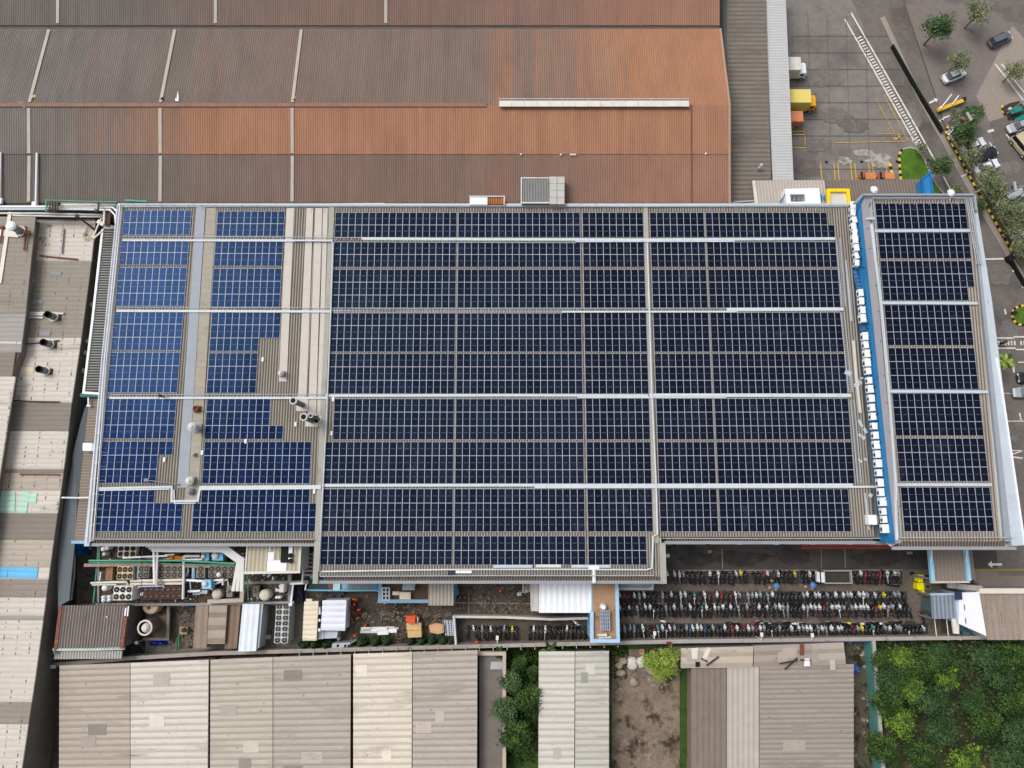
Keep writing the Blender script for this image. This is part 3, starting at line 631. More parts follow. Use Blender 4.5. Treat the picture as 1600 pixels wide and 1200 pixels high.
# ------------------------------------------------------------------ things standing on the factory roof
def chimney(px_top, px_base, r, label, top_z, mat_body):
    b = W(*px_base, ZR); t = thing("chimney", label, "chimney", b, "chimney stacks on the factory roof")
    tp = W(*px_top, top_z); tp.x = b.x+(tp.x-b.x)*1.0
    mb = MB(); n = 16; x, y = b.x, b.y
    h = top_z
    mb.lathe(x, y, [(r, ZR+.05), (r, h-.9), (r*1.02, h-.9), (r*1.02, h-.5), (r, h-.5), (r, h)], 0, n); mb.build("stack", mat_body, t, None, False)
    mb = MB(); mb.lathe(x, y, [(r*1.32, h-.35), (r*1.38, h-.1), (r*1.38, h+.12), (r*.9, h+.12), (r*.86, h-.2)], 0, n); mb.build("collar", galv, t)
    mb = MB(); mb.lathe(x, y, [(r*.84, h+.05), (r*.84, h+.14)], 0, n); mb.build("flue", black, t)
    mb = MB(); mb.box((x, y, ZR+.06), (r*4.4, r*4.4, .16)); mb.build("flashing", sheetP, t)
stackm = M("sooty_steel", S(92, 92, 92), .5, .2, 1.5, spec=.4)
chimney((456, 624), (473, 633), .4, "steel chimney beside the cable tray, apart from the other two", 14.6, stackm)
chimney((472, 648), (488, 657), .42, "wider of the two steel chimneys standing close together", 14.4, stackm)
chimney((483.5, 646.5), (498, 655), .24, "slimmer of the two steel chimneys standing close together", 14.2, stackm)
def roofvent(px, r, h, label, mat, cap=True, square=False):
    b = W(*px, ZR); t = thing("roof_vent", label, "vent", b, "vents on the factory roof")
    mb = MB(); mb.box((b.x, b.y, ZR+.08), (r*2.3, r*2.3, .3)); mb.build("curb", galvd if not square else rust, t)
    mb = MB(); mb.lathe(b.x, b.y, [(r*.8, ZR+.38), (r*.8, ZR+h-.25)], 0, 14); mb.build("stem", mat, t)
    mb = MB()
    if cap: mb.lathe(b.x, b.y, [(r*1.15, ZR+h-.3), (r*1.25, ZR+h-.1), (r*.9, ZR+h+.08), (r*.45, ZR+h+.2), (r*.42, ZR+h+.34), (r*.05, ZR+h+.36)], 0, 18)
    else: mb.lathe(b.x, b.y, [(r*.95, ZR+h-.25), (r, ZR+h), (r*.7, ZR+h), (r*.66, ZR+h-.2)], 0, 16)
    mb.build("cowl", mat, t)
ventm = M("vent_white", S(205, 204, 200), .5, .1, 1)
roofvent((309.5, 639.5), .42, .9, "rusted square roof vent on the beige strip below the third tray", rust, False, True)
roofvent((310.5, 669.5), .52, 2.4, "large white mushroom vent with a shadowed stem on the beige strip", ventm)
roofvent((301, 751.5), .5, 1.1, "round white vent beside the square tray detour", ventm)
roofvent((300.5, 768), .38, .7, "low grey vent inside the square tray detour", galvd)
roofvent((305, 710.5), .2, .8, "small bent white vent pipe on the beige strip", ventm)
roofvent((442.5, 585), .36, 1.2, "small white domed vent at the end of the short translucent strip", ventm)
for i, (x, y, lb) in enumerate([(257.5, 718.5, "left of the blue-grey ridge beside eight-wide panels"), (316.5, 707.5, "beside the beige strip and small bent vent"), (384.5, 689.5, "in the gap above the fifteen-wide block"), (411, 562, "on bare ribs near the short translucent strip"), (462.5, 663, "on bare ribs below the wider chimneys"), (521, 624, "at the tray crossing by the navy panels"), (518.5, 677, "on the narrow ribs beside navy panels"), (491.5, 768, "under the tray near the fifteen-wide block")]):
    p = W(x, y, ZR+.07); mb = MB(); mb.box((p.x, p.y, p.z), (.34 if i < 6 else .3, .62, .2)); mb.box((p.x, p.y, p.z+.2), (.26, .5, .05)); 
    tag(mb.build("isolator_box", white), "small white isolator box "+lb, "switch box", "isolator boxes on the roof")
# weather mast lying across the panels near the detour
mb = MB(); a, b = W(228, 750, ZR+.9), W(278, 757, ZR+.6); mb.tube([a, b], .08, 0, 6); mb.box((a.x, a.y, ZR+.6), (.55, .45, .35)); mb.tube([b, b-Vector((0, 0, .6))], .08, 0, 6); mb.tube([a, a-Vector((0, 0, .7))], .08, 0, 6)
tag(mb.build("sensor_mast", galvd), "grey sensor arm over the eight-wide panels by the tray detour", "sensor mast")
# air conditioners on the blue wall
acw = M("air_conditioner_white", S(238, 238, 236), .5, .05)
acs = [(1333, 320), (1333.4, 331), (1335.4, 343), (1334.4, 353), (1336.2, 363), (1337, 374), (1338.6, 386.5), (1338.8, 399), (1339.6, 410.5), (1345.6, 457), (1346.8, 470), (1348.6, 484), (1349.2, 497), (1352.6, 525), (1353.8, 538.5), (1355.6, 552), (1356.2, 566), (1357.6, 579.5), (1359.4, 594), (1360.8, 607.5), (1362.6, 622), (1363.6, 636.5), (1365.2, 650.5), (1367.2, 665.5), (1369.2, 680), (1370.6, 695), (1372.2, 709.5), (1373.6, 724), (1374.8, 738.5), (1376.6, 754), (1378, 769), (1380.4, 784), (1381.6, 799), (1383, 811.5), (1384.2, 826)]
ac0 = None
def ac_unit(loc, label):
    t = thing("air_conditioner", label, "air conditioner", loc, "air conditioners on the blue wall")
    x, y, z = t.location
    mb = MB(); mb.box((x, y, z), (.8, 1.12, .8)); mb.box((x, y, z+.8), (.72, 1.04, .03)); mb.box((x+.1, y+.2, z+.83), (.3, .3, .02)); mb.build("casing", acw, t)
    mb = MB(); q = [(x-.42, y-.1+.28*math.cos(a*PI/6), z+.4+.28*math.sin(a*PI/6)) for a in range(12)]; mb.poly(q); mb.build("fan_grille", dark, t)
    mb = MB(); mb.beam((x-.3, y-.35, z-.04), (x+.75, y-.35, z-.04), .06, .06); mb.beam((x-.3, y+.35, z-.04), (x+.75, y+.35, z-.04), .06, .06); mb.build("bracket", galvd, t)
    return t
bl = (b0, b1)
for i, (x, y) in enumerate(acs):
    p = W(x, y, 12.2); p.z = 11.4
    lb = "white air conditioner on the blue wall, %s counting from the yellow canopy" % O(i+1)
    if ac0 is None: ac0 = ac_unit(p, lb)
    else:
        q = clone(ac0, p, random.uniform(-.22, .22) if i < 9 else random.uniform(-.05, .05), lb); k = random.choice((.86, .94, 1.0, 1.06)); q.scale = (k*random.uniform(.9, 1.1), k, 1)
pipem = M("black_insulation", S(28, 28, 30), .8)
for i, (x, y) in enumerate([(1341, 348), (1339, 382), (1342, 412), (1351, 470), (1355, 510), (1358, 556), (1363, 610), (1367, 652), (1372, 697), (1377, 740), (1382, 785), (1386, 812)]):
    p = W(x, y, 12); mb = MB(); mb.tube([(p.x-.3, p.y, 12.0), (p.x+.25, p.y+.5, 12.3), (p.x+.5, p.y+1.0, 12.1), (p.x+.6, p.y+1.6, 12.9), (p.x+1.1, p.y+1.9, 13.6)], .06, 0, 6); mb.tube([(p.x-.2, p.y-.1, 11.9), (p.x+.35, p.y-.6, 12.2), (p.x+.55, p.y-1.1, 12.8)], .05, 0, 6)
    tag(mb.build("coolant_pipe", pipem), "black coolant pipe looping over the blue wall, %s from the yellow canopy" % WORDS[i], "pipe", "coolant pipes on the blue wall")
p = W(1369.5, 812.5, 12.2); t = thing("condenser_unit", "wide white condenser with brown panel at the dark road end of the blue wall", "air conditioner", (p.x, p.y, 10.1))
MB().box((p.x, p.y, 10.1), (1.2, 1.35, 1.0)).build("casing", acw, t); MB().box((p.x+.75, p.y, 10.5), (.3, 1.1, .55)).build("panel", M("tan_panel", S(150, 120, 98), .7), t)
mb = MB(); mb.path([W(1335, 424, 10.6), W(1342, 455, 10.6)], .35, .4); mb.path([W(1337.6, 424, 10.4), W(1344, 452, 10.4)], .12, .3)
for k in range(5): q = W(1336+k*1.7, 427+k*6, 10.8); mb.box((q.x, q.y, 10.8), (.4, .3, .25))
tag(mb.build("pipe_bundle", M("blue_grey_pipe", S(84, 120, 164), .5, .2, 2)), "bundle of blue grey pipes filling the gap between air conditioners", "pipes")
p = W(1350.6, 512, 11); t = MB().box((p.x, p.y, 10.2), (.7, 1.0, .8)).box((p.x, p.y, 11.0), (.5, .8, .12)); tag(t.build("electrical_cabinet", M("blue_cabinet", S(70, 110, 160), .5)), "blue grey cabinet among the white air conditioners", "cabinet")
for i, (x, y) in enumerate([(1365, 297.6), (1485, 302.6)]):
    p = W(x, y, ZE+.5); mb = MB(); mb.lathe(p.x, p.y, [(.45, ZE+.5), (.55, ZE+.8), (.3, ZE+1.05), (.05, ZE+1.1)], 0, 12); mb.beam((p.x, p.y, ZE+.5), (p.x, p.y-1.0, ZE+.2), .1, .1); mb.box((p.x-.3, p.y+.2, ZE+.6), (.4, .5, .4))
    tag(mb.build("siren", white), ("white siren horn on the annex parapet near the trucks", "white siren horn on the annex parapet near the road")[i], "siren", "horns on the annex parapet")
p = W(1389, 851, 12.6); mb = MB(); mb.prism(ppx([(1386, 836), (1391.6, 836), (1392, 850.5), (1386.6, 850.5)], 11), 10.6, 11); tag(mb.build("ladder_platform", lblue), "small pale blue platform at the foot of the blue wall over the dark road", "platform")
mb = MB(); a = W(1391, 850, 11.6); mb.box((a.x+.5, a.y, 11.3), (.85, .3, .3), .4); mb.box((a.x+.1, a.y-.1, 11.2), (.3, .3, .4), .4); tag(mb.build("security_camera", white), "white camera box at the annex corner above the red awning", "camera")
# ------------------------------------------------------------------ north: brown warehouse, sheds, loading yard
def painted_sheet(name, grey, mid, warm, x0, x1, lo_frac, xm=None):
    """sheets of one roof repainted at different times: whole sheets switch from grey to brown along the roof"""
    m = bpy.data.materials.new(name); m.use_nodes = True; nt = m.node_tree; N = nt.nodes; L = nt.links; b = N["Principled BSDF"]
    b.inputs["Roughness"].default_value = .8; b.inputs["Specular IOR Level"].default_value = .2
    g = N.new("ShaderNodeNewGeometry"); sx = N.new("ShaderNodeSeparateXYZ"); L.new(g.outputs["Position"], sx.inputs[0])
    def math_(op, a, bb=None):
        n = N.new("ShaderNodeMath"); n.operation = op
        for i, q in enumerate((a, bb)):
            if q is None: continue
            if isinstance(q, (int, float)): n.inputs[i].default_value = q
            else: L.new(q, n.inputs[i])
        return n.outputs[0]
    def mapr(s, a, bb, c, d):
        r = N.new("ShaderNodeMapRange"); L.new(s, r.inputs[0])
        for i, q in enumerate((a, bb, c, d)): r.inputs[i+1].default_value = q
        return r.outputs[0]
    sheet = math_('FLOOR', math_('MULTIPLY', sx.outputs[0], 1/.92))
    wn = N.new("ShaderNodeTexWhiteNoise"); wn.noise_dimensions = '1D'; L.new(sheet, wn.inputs["W"])
    big = N.new("ShaderNodeTexNoise"); big.noise_dimensions = '1D'; big.inputs["Scale"].default_value = .16; big.inputs["Detail"].default_value = 2
    L.new(sheet, big.inputs["W"])
    t = mapr(sx.outputs[0], x0, x1, 0.0, 1.0)
    r = math_('ADD', math_('MULTIPLY', wn.outputs[0], .3), math_('MULTIPLY', big.outputs[0], .75))
    bl = N.new("ShaderNodeTexNoise"); bl.inputs["Scale"].default_value = 1.1; bl.inputs["Detail"].default_value = 6; bl.inputs["Roughness"].default_value = .7
    mpb = N.new("ShaderNodeMapping"); mpb.inputs["Scale"].default_value = (1.6, .1, .1); L.new(g.outputs["Position"], mpb.inputs[0]); L.new(mpb.outputs[0], bl.inputs["Vector"])
    r = math_('ADD', r, math_('MULTIPLY', math_('SUBTRACT', bl.outputs[0], .5), .9))
    pick = mapr(math_('SUBTRACT', math_('MULTIPLY', t, 1.25), r), -.42, .34, 0.0, 1.0)
    mx0 = N.new("ShaderNodeMix"); mx0.data_type = 'RGBA'; L.new(mapr(sx.outputs[0], (x0-8 if xm is None else xm), (x0+26 if xm is None else xm+34), 0, 1), mx0.inputs[0]); mx0.inputs[6].default_value = grey; mx0.inputs[7].default_value = mid
    mx = N.new("ShaderNodeMix"); mx.data_type = 'RGBA'; L.new(pick, mx.inputs[0]); L.new(mx0.outputs[2], mx.inputs[6]); mx.inputs[7].default_value = warm
    n1 = N.new("ShaderNodeTexNoise"); n1.inputs["Scale"].default_value = .35; n1.inputs["Detail"].default_value = 7; n1.inputs["Roughness"].default_value = .7
    mp = N.new("ShaderNodeMapping"); mp.inputs["Scale"].default_value = (1, .3, .3); L.new(g.outputs["Position"], mp.inputs[0]); L.new(mp.outputs[0], n1.inputs["Vector"])
    n2 = N.new("ShaderNodeTexNoise"); n2.inputs["Scale"].default_value = 7; n2.inputs["Detail"].default_value = 2; L.new(g.outputs["Position"], n2.inputs["Vector"])
    k = math_('MULTIPLY', mapr(n1.outputs[0], .25, .75, .82, 1.16), mapr(n2.outputs[0], .25, .75, .93, 1.07))
    k = math_('MULTIPLY', k, mapr(wn.outputs[0], 0, 1, .95, 1.05))
    vs = N.new("ShaderNodeVectorMath"); vs.operation = 'SCALE'; L.new(mx.outputs[2], vs.inputs[0]); L.new(k, vs.inputs["Scale"]); L.new(vs.outputs[0], b.inputs["Base Color"])
    return m
up_m = painted_sheet("upper_roof_sheets", S(124, 117, 112), S(132, 112, 101), S(164, 120, 95), -70, -34, .5)
up_v = painted_sheet("upper_roof_valleys", S(113, 107, 102), S(122, 102, 92), S(156, 113, 88), -70, -34, .5)
lo_m = painted_sheet("lower_roof_sheets", S(114, 108, 102), S(128, 105, 94), S(152, 114, 96), -8, 40, .5, -66)
lo_v = painted_sheet("lower_roof_valleys", S(105, 99, 94), S(120, 98, 88), S(143, 107, 89), -8, 40, .5, -66)
no_m = painted_sheet("north_roof_sheets", S(118, 112, 108), S(124, 108, 99), S(166, 120, 93), -10, 42, .5, -70)
no_v = painted_sheet("north_roof_valleys", S(110, 104, 99), S(116, 100, 91), S(159, 114, 87), -10, 42, .5, -70)
WX0, WX1 = -118, W(1139, 240, 10.2).x
yE, yM, yR = W(570, 317, 9).y, W(570, 241, 10.2).y, W(570, 164.5, 11.5).y
yN = yR+(yR-yE)
wh = thing("warehouse", "long warehouse with patchy orange brown ribbed roof and pale skylight strips", "warehouse", (0, yR, 0))
MB().prism(rect(WX0+.4, yE+.5, WX1-.3, yN-.5), 0, 8.7).build("wall", wallpaint, wh)
mb = MB(); mb.ribs((WX0, yM, 10.22), (WX1, yM, 10.22), (WX1, yR, 11.5), (WX0, yR, 11.5), .36, .045); mb.build("roof", [up_m, up_v], wh)
mb = MB(); mb.ribs((WX0, yE, 9), (WX1, yE, 9), (WX1, yM-.02, 10.14), (WX0, yM-.02, 10.14), .36, .045); mb.build("lower_roof", [lo_m, lo_v], wh)
mb = MB(); mb.ribs((WX0, yR+.01, 11.5), (WX1, yR+.01, 11.5), (WX1, yN, 9), (WX0, yN, 9), .36, .045); mb.build("rear_roof", [no_m, no_v], wh)
mb = MB()
for k in range(38):
    x = WX0+3*k
    if x > WX1-4: break
    mb.box((x+1.5, yR, 11.52), (2.97, .62, .14+.006*(k % 2)))
mb.build("ridge_cap", M("brown_ridge_cap", S(142, 108, 92), .8, .16, .6), wh)
xb = W(1080.5, 240, 10.3).x
mb = MB(); mb.beam((xb, yE+.1, 9.13), (xb, yM, 10.3), .16, .08); mb.beam((xb, yM, 10.33), (xb, yR, 11.62), .16, .08); mb.build("bay_flashing", M("dark_brown_flashing", S(120, 84, 66), .8), wh)
mb = MB(); mb.beam((WX1+.05, yE-.05, 9.1), (WX1+.05, yM, 10.28), .35, .12); mb.beam((WX1+.05, yM, 10.28), (WX1+.05, yR+.05, 11.6), .35, .12); mb.beam((WX1+.05, yR, 11.6), (WX1+.05, yN, 9.08), .35, .12); mb.build("verge_trim", M("tan_verge", S(168, 138, 118), .7, .1), wh)
skl = M("dirty_skylight", S(176, 168, 158), .6, .1, .8)
for x in (46, 251, 457, -160, -360):
    xx = W(x, 240, 10.2).x
    for (ya, za, yb, zb) in ((yE+.15, 9.14, yM-.25, 10.2), (yM+.1, 10.32, yR-.5, 11.55), (yR+.5, 11.55, yN-.3, 9.2)):
        mb = MB(); mb.beam((xx, ya, za), (xx, yb, zb), .5, .07); mb.build("skylight_strip", skl, wh)
mb = MB(); mb.box(((WX0+WX1)/2, yE-.15, 8.62), (WX1-WX0, .34, .3)); mb.build("gutter", M("dark_gutter", S(70, 62, 58), .7), wh)
# ridge ventilator
t = thing("ridge_vent", "long pale concrete coloured ventilator along the orange roof ridge", "vent", W(928, 165, 11.6))
xa, xc = W(780, 165, 12).x, W(1077, 165, 12).x
mb = MB(); mb.box(((xa+xc)/2, yR, 11.66), (xc-xa, .5, .3)); mb.build("base", dark, t)
mb = MB(); n = 15
for k in range(n):
    u0, u1 = xa+(xc-xa)*k/n, xa+(xc-xa)*(k+1)/n-.03
    mb.prism([(u0, yR-.55), (u1, yR-.55), (u1, yR+.42), (u0, yR+.42)], 11.96, 12.1+.01*(k % 2))
mb.build("hood", offwhite, t)
mb = MB()
for k in range(n+1): mb.box((min(xa+(xc-xa)*k/n, xc-.1)+.03, yR+.62, 11.9), (.1, .16, .3))
mb.beam((xa, yR+.72, 12.15), (xc, yR+.72, 12.15), .12, .06); mb.build("rail", galv, t)
# next gable of the same warehouse, beyond its valley gutter
wh2 = thing("warehouse", "second gable of grey brown roofing beyond the orange warehouse roof", "warehouse", (0, yN+15, 0))
y2 = yN+.6
MB().prism(rect(WX0+.4, y2+.4, WX1-.3, y2+30), 0, 8.7).build("wall", wallpaint, wh2)
mb = MB(); mb.ribs((WX0, y2, 9), (WX1, y2, 9), (WX1, y2+15.5, 11.5), (WX0, y2+15.5, 11.5), .36, .045); mb.build("roof", [lo_m, lo_v], wh2)
mb = MB(); mb.ribs((WX0, y2+15.52, 11.5), (WX1, y2+15.52, 11.5), (WX1, y2+31, 9), (WX0, y2+31, 9), .36, .045); mb.build("rear_roof", [no_m, no_v], wh2)
mb = MB(); mb.box(((WX0+WX1)/2, yN+.28, 8.5), (WX1-WX0, .6, .35)); mb.build("gutter", M("valley_gutter", S(92, 86, 82), .8), wh2)
for x in (80, 330, 600, -150):
    xx = W(x, 60, 10.2).x
    mb = MB(); mb.beam((xx, y2+.3, 9.15), (xx, y2+15, 11.52), .5, .07); mb.build("skylight_strip", skl, wh2)
# small things on the brown roof
def roofbox(name, px, z0, z1, mat, label, cat, parts=None):
    c = ppx(px, z1); return tag(MB().prism(c, z0, z1).build(name, mat), label, cat)
t = thing("roof_ventilator", "grey ribbed ventilator housing with pale curved duct on the brown roof", "ventilator", W(848, 298, 9.2))
mb = MB(); a, b, c, d = ppx([(815, 317.5), (858, 317.5), (857, 278), (814.5, 278)], 11.0)
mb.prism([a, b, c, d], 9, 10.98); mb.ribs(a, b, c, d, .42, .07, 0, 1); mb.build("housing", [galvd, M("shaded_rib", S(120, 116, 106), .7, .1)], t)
mb = MB(); mb.path([W(814.5, 318, 11.1), W(814.5, 278, 11.1), W(858, 278, 11.1)], .16, .1); mb.path([W(815, 317, 11.1), W(857, 317, 11.1)], .2, .14); mb.build("rim", offwhite, t)
mb = MB()
for k in range(4):
    ya, yb = 276+k*10.9, 276+(k+1)*10.9-.5
    q = ppx([(858.5, ya), (882, ya), (882, yb), (858.5, yb)], 11.25)
    xm = (q[0].x+q[1].x)/2
    mb.prism([q[0], (xm-.03, q[0].y), (xm-.03, q[2].y), q[3]], 9.2, 11.3+.01*k); mb.prism([(xm+.03, q[0].y), q[1], q[2], (xm+.03, q[2].y)], 9.2, 11.26+.01*k)
mb.build("duct", M("duct_grey", S(184, 182, 176), .6, .08, .8), t)
t = thing("roof_hatch", "white box beside rusty louvre at the foot of the brown roof", "hatch", W(760, 312, 9))
MB().prism(ppx([(734, 307.5), (761.5, 307.5), (761.5, 319.5), (734, 319.5)], 10.6), 8.6, 10.6).build("cover", white, t)
mb = MB(); q = ppx([(761.6, 307.5), (787.5, 307.5), (787.5, 319.5), (761.6, 319.5)], 10.5); mb.prism(q, 8.6, 10.4); mb.ribs(q[3], q[2], q[1], q[0], .35, .05, 0, 1)
mb.build("louvre", [M("rusty_sheet", S(176, 110, 52), .8, .3, 1.4, dirt=[(S(104, 54, 24), 1.2, .45, .65, (1, .4, 1))]), rust], t)
mb = MB(); mb.path([W(734, 306.8, 10.66), W(788, 306.8, 10.66), W(788, 319, 10.66)], .18, .12); mb.build("rim", pale, t)
mb = MB(); a, b = W(57.8, 239, 10.5), W(56, 322, 9.4); mb.tube([a, b], .17, 0, 8); mb.box((b.x-.3, b.y+.3, 9), (.8, .9, .4))
tag(mb.build("downpipe", white), "white pipe lying down the grey end of the warehouse roof", "pipe")
mb = MB(); mb.tube([W(1, 238, 10.5), W(-1, 322, 9.4)], .17, 0, 8); mb.box((W(1, 315, 9.2)), (.8, .9, .4))
tag(mb.build("downpipe", white), "white pipe at the very edge of the grey warehouse roof", "pipe")
mb = MB(); mb.tube([W(282, 120, 9.9), W(277.5, 158, 11.4)], .2, 0, 8)
mb.box(W(277.6, 157, 11.3), (.5, .5, .25)); tag(mb.build("downpipe", white), "white pipe on the far slope of the warehouse ridge", "pipe")
for i, (x, y, c) in enumerate([(52, 151, "yellow"), (254, 153, "dark"), (459, 153, "yellow")]):
    p = W(x, y, 11.4); mb = MB(); mb.box((p.x, p.y, 10.6), (.5, .7, .7)); mb.box((p.x, p.y-.2, 11.3), (.3, .3, .4)); tag(mb.build("roof_vent", M("vent_tan", S(206, 190, 120), .6) if c == "yellow" else dark), "small %s vent behind the warehouse ridge, %s skylight strip from the pale factory" % (c, WORDS[i]), "vent", "vents behind the warehouse ridge")
p = W(40, 168, 11.3); mb = MB(); mb.lathe(p.x, p.y, [(.45, 10.9), (.5, 11.3), (.25, 11.6), (.04, 11.7)], 0, 12); mb.beam((p.x-1.2, p.y+.9, 11.4), (p.x, p.y+.5, 11.4), .2, .2); mb.beam((p.x-.4, p.y-1.8, 11.05), (p.x-.1, p.y, 11.1), .35, .1)
tag(mb.build("roof_fan", galvd), "small domed roof fan beside the skylight strip on the grey roof end", "vent")
for i, (x, y) in enumerate([(876.5, 242), (892, 242), (895.5, 242), (899, 242), (814, 241.5), (1103, 240.5)]):
    p = W(x, y, 10.3); mb = MB(); mb.lathe(p.x, p.y, [(.13, 10.2), (.17, 10.4), (.06, 10.55)], 0, 8)
    tag(mb.build("bird", white) if False else mb.build("roof_vent", white), "tiny white cap at the roof step, %s from the tan verge" % WORDS[5-i], "roof cap", "tiny caps on the roof step")  # tiny roof caps, built under the vents' object name

# sheds east of the brown roof
def shed(name, px, z, mat, matv, label, pitch=.45, horizontal=False, wall=wallpaint, slope=0.0, cat="shed", rh=.03, open_=False):
    a, b, c, d = ppx(px, z)                    # order: SW, SE, NE, NW
    t = thing(name, label, cat, (a+c)/2-Vector((0, 0, z)))
    m = (a+b+c+d)/4
    ins = [q.lerp(m, .04) for q in (a, b, c, d)]
    if open_:
        for q in ins: MB().box((q.x, q.y, 0), (.2, .2, z-.25)).build("post", galvd, t)
    else: MB().prism(ins, 0, z-slope-.25).build("wall", wall, t)
    mb = MB()
    for q in (c, d): q.z -= slope
    if horizontal: mb.ribs(b, c, d, a, pitch, rh)
    else: mb.ribs(a, b, c, d, pitch, rh)
    mb.prism([a, b, c, d], z-slope-.24, z-slope-.03, 0)
    mb.build("roof", [mat, matv], t)
    return t
gr, gv = M("grey_brown_sheet", S(126, 118, 110), .8, .14, .4, dirt=[(S(104, 96, 88), .3, .5, .7, (.25, 1, 1))]), M("grey_brown_valley", S(106, 99, 92), .85, .12)
x_ = [W(x, y, 6.5) for x, y in ((1139, 318), (1204, 318), (1196, -30), (1140, -30))]
shed("shed", [(1136, 320), (1206, 320), (1196, -40), (1136, -40)], 6.5, gr, gv, "long grey brown shed roof between orange warehouse and loading yard", .8, True)
cg, cgv = M("pale_grey_sheet", S(192, 192, 192), .6, .06, .4), M("pale_grey_valley", S(178, 178, 179), .65, .06)
t = thing("loading_canopy", "long pale grey canopy roof over the truck bays", "canopy", W(1222, 220, 0))
mb = MB(); a, b, c, d = ppx([(1207.5, 283), (1240, 283), (1226, -40), (1194, -40)], 6.2); mb.ribs(b, c, d, a, .5, .04); mb.prism([a, b, c, d], 5.95, 6.15, 0); mb.build("roof", [cg, cgv], t)
mb = MB()
for k in range(9): q = b.lerp(c, (k+.5)/9); mb.box((q.x-.25, q.y, 0), (.2, .2, 5.95))
mb.build("posts", galvd, t)
bs, bsv = M("beige_grey_sheet", S(184, 175, 166), .7, .07, .4), M("beige_grey_valley", S(168, 159, 150), .75, .07)
t = shed("shed", [(1180, 322), (1294, 322), (1288, 281.5), (1175.5, 282)], 7.2, bs, bsv, "beige grey low roof beside the white rooftop box and yellow canopy", .5)
mb = MB(); mb.prism(ppx([(1175.5, 282), (1180, 282), (1185, 321), (1180, 321)], 7.3), 7.1, 7.3); mb.build("edge_trim", offwhite, t)
shed("shed", [(1297, 322), (1446, 303), (1442, 280), (1288.5, 281)], 5.8, M("brown_grey_sheet", S(128, 116, 108), .75, .1, .4), M("brown_grey_valley", S(112, 101, 94), .8, .1), "brown grey lean-to roof in front of the parked orange trucks", .5)
t = thing("plant_room", "white rooftop box with an open screened bay of machines", "plant room", W(1254, 306, 7.2))
z = 9.2; mb = MB(); q = ppx([(1226.5, 295), (1280, 293.5), (1283, 319.5), (1229.5, 319.5)], z); o = ppx([(1234.5, 303.5), (1257.5, 303.5), (1258.5, 315), (1236, 315)], z)
mb.prism([q[0], q[1], o[1], o[0]], 7.3, z); mb.prism([q[1], q[2], o[2], o[1]], 7.3, z); mb.prism([q[2], q[3], o[3], o[2]], 7.3, z); mb.prism([q[3], q[0], o[0], o[3]], 7.3, z); mb.build("casing", white, t)
mb = MB(); mb.prism([p.lerp((o[0]+o[2])/2, .02) for p in o], 7.3, 7.6); mb.build("floor", dark, t)
for k in range(3):
    c = W(1240+6*k, 312, 8.1); mb = MB(); mb.box((c.x, c.y, 7.6), (.4, .7, .9)); mb.box((c.x, c.y, 8.5), (.3, .5, .1)); mb.build("condenser", galv, t)
mb = MB()
for k in range(5): mb.beam(o[0].lerp(o[1], (k+.5)/5)-Vector((0, 0, .1)), o[3].lerp(o[2], (k+.5)/5)-Vector((0, 0, .1)), .06, .06)
for k in range(3): mb.beam(o[0].lerp(o[3], (k+.5)/5)-Vector((0, 0, .15)), o[1].lerp(o[2], (k+.5)/5)-Vector((0, 0, .15)), .05, .05)
mb.build("grating", galvd, t)
mb = MB(); a, b = W(1219, 316, 7.3), W(1227, 303, 9.2); mb.beam(a, b, .08, .08); mb.beam(a+Vector((0, -1.4, 0)), b+Vector((0, -2.0, 0)), .08, .08); mb.beam(a, a+Vector((0, -1.4, 0)), .08, .06); mb.beam(a.lerp(b, .5), a.lerp(b, .5)+Vector((0, -1.7, 0)), .08, .06); mb.beam(a.lerp(b, .5), a.lerp(b, .5)-Vector((0, 0, 1)), .06, .06)
tag(mb.build("metal_stair", M("blue_grey_steel", S(104, 122, 150), .5)), "blue grey frame beside the white rooftop box", "stair")
t = thing("entrance_canopy", "square canopy with bright yellow rim and pale centre", "canopy", W(1310, 308, 0))
z = 7.8; mb = MB(); mb.path([W(1293.8, 321, z), W(1293.8, 298, z), W(1324, 298, z), W(1326.6, 321, z)], .5, .5); mb.build("rim", M("bright_yellow", S(250, 212, 20), .5, .05), t)
mb = MB(); mb.prism(ppx([(1296, 300), (1322, 300), (1324.5, 321), (1296, 321)], z-.2), z-.5, z-.2); mb.build("deck", M("pale_deck", S(212, 208, 200), .7, .05), t)
p = W(1289.5, 311, 6.9); mb = MB(); mb.lathe(p.x, p.y, [(.55, 5.9), (.6, 6.6), (.5, 7.4), (.2, 7.6)], 0, 14); mb.box((p.x+.1, p.y-.8, 5.9), (.7, .5, .9)); mb.beam((p.x-.9, p.y-.5, 7.3), (p.x-.9, p.y+.6, 7.3), .4, .2)
tag(mb.build("water_tank", M("blue_tank", S(40, 120, 200), .4, .1, 2)), "small blue tank squeezed between white box and yellow canopy", "tank")
t = thing("blue_fin_wall", "tall bright blue wedge wall beside the green lawn", "wall", W(1449, 288, 0))
z = 7.5; q = ppx([(1440, 280.5), (1453, 269.5), (1456.5, 304), (1443.5, 304)], z); MB().prism(q, 0, z).build("wall", blue, t)
mb = MB(); mb.path([q[3]+Vector((0, 0, .05)), q[0]+Vector((0, 0, .05)), q[1]+Vector((0, 0, .05)), q[2]+Vector((0, 0, .05))], .3, .24); mb.build("coping", M("mid_blue", S(30, 108, 178), .5), t)
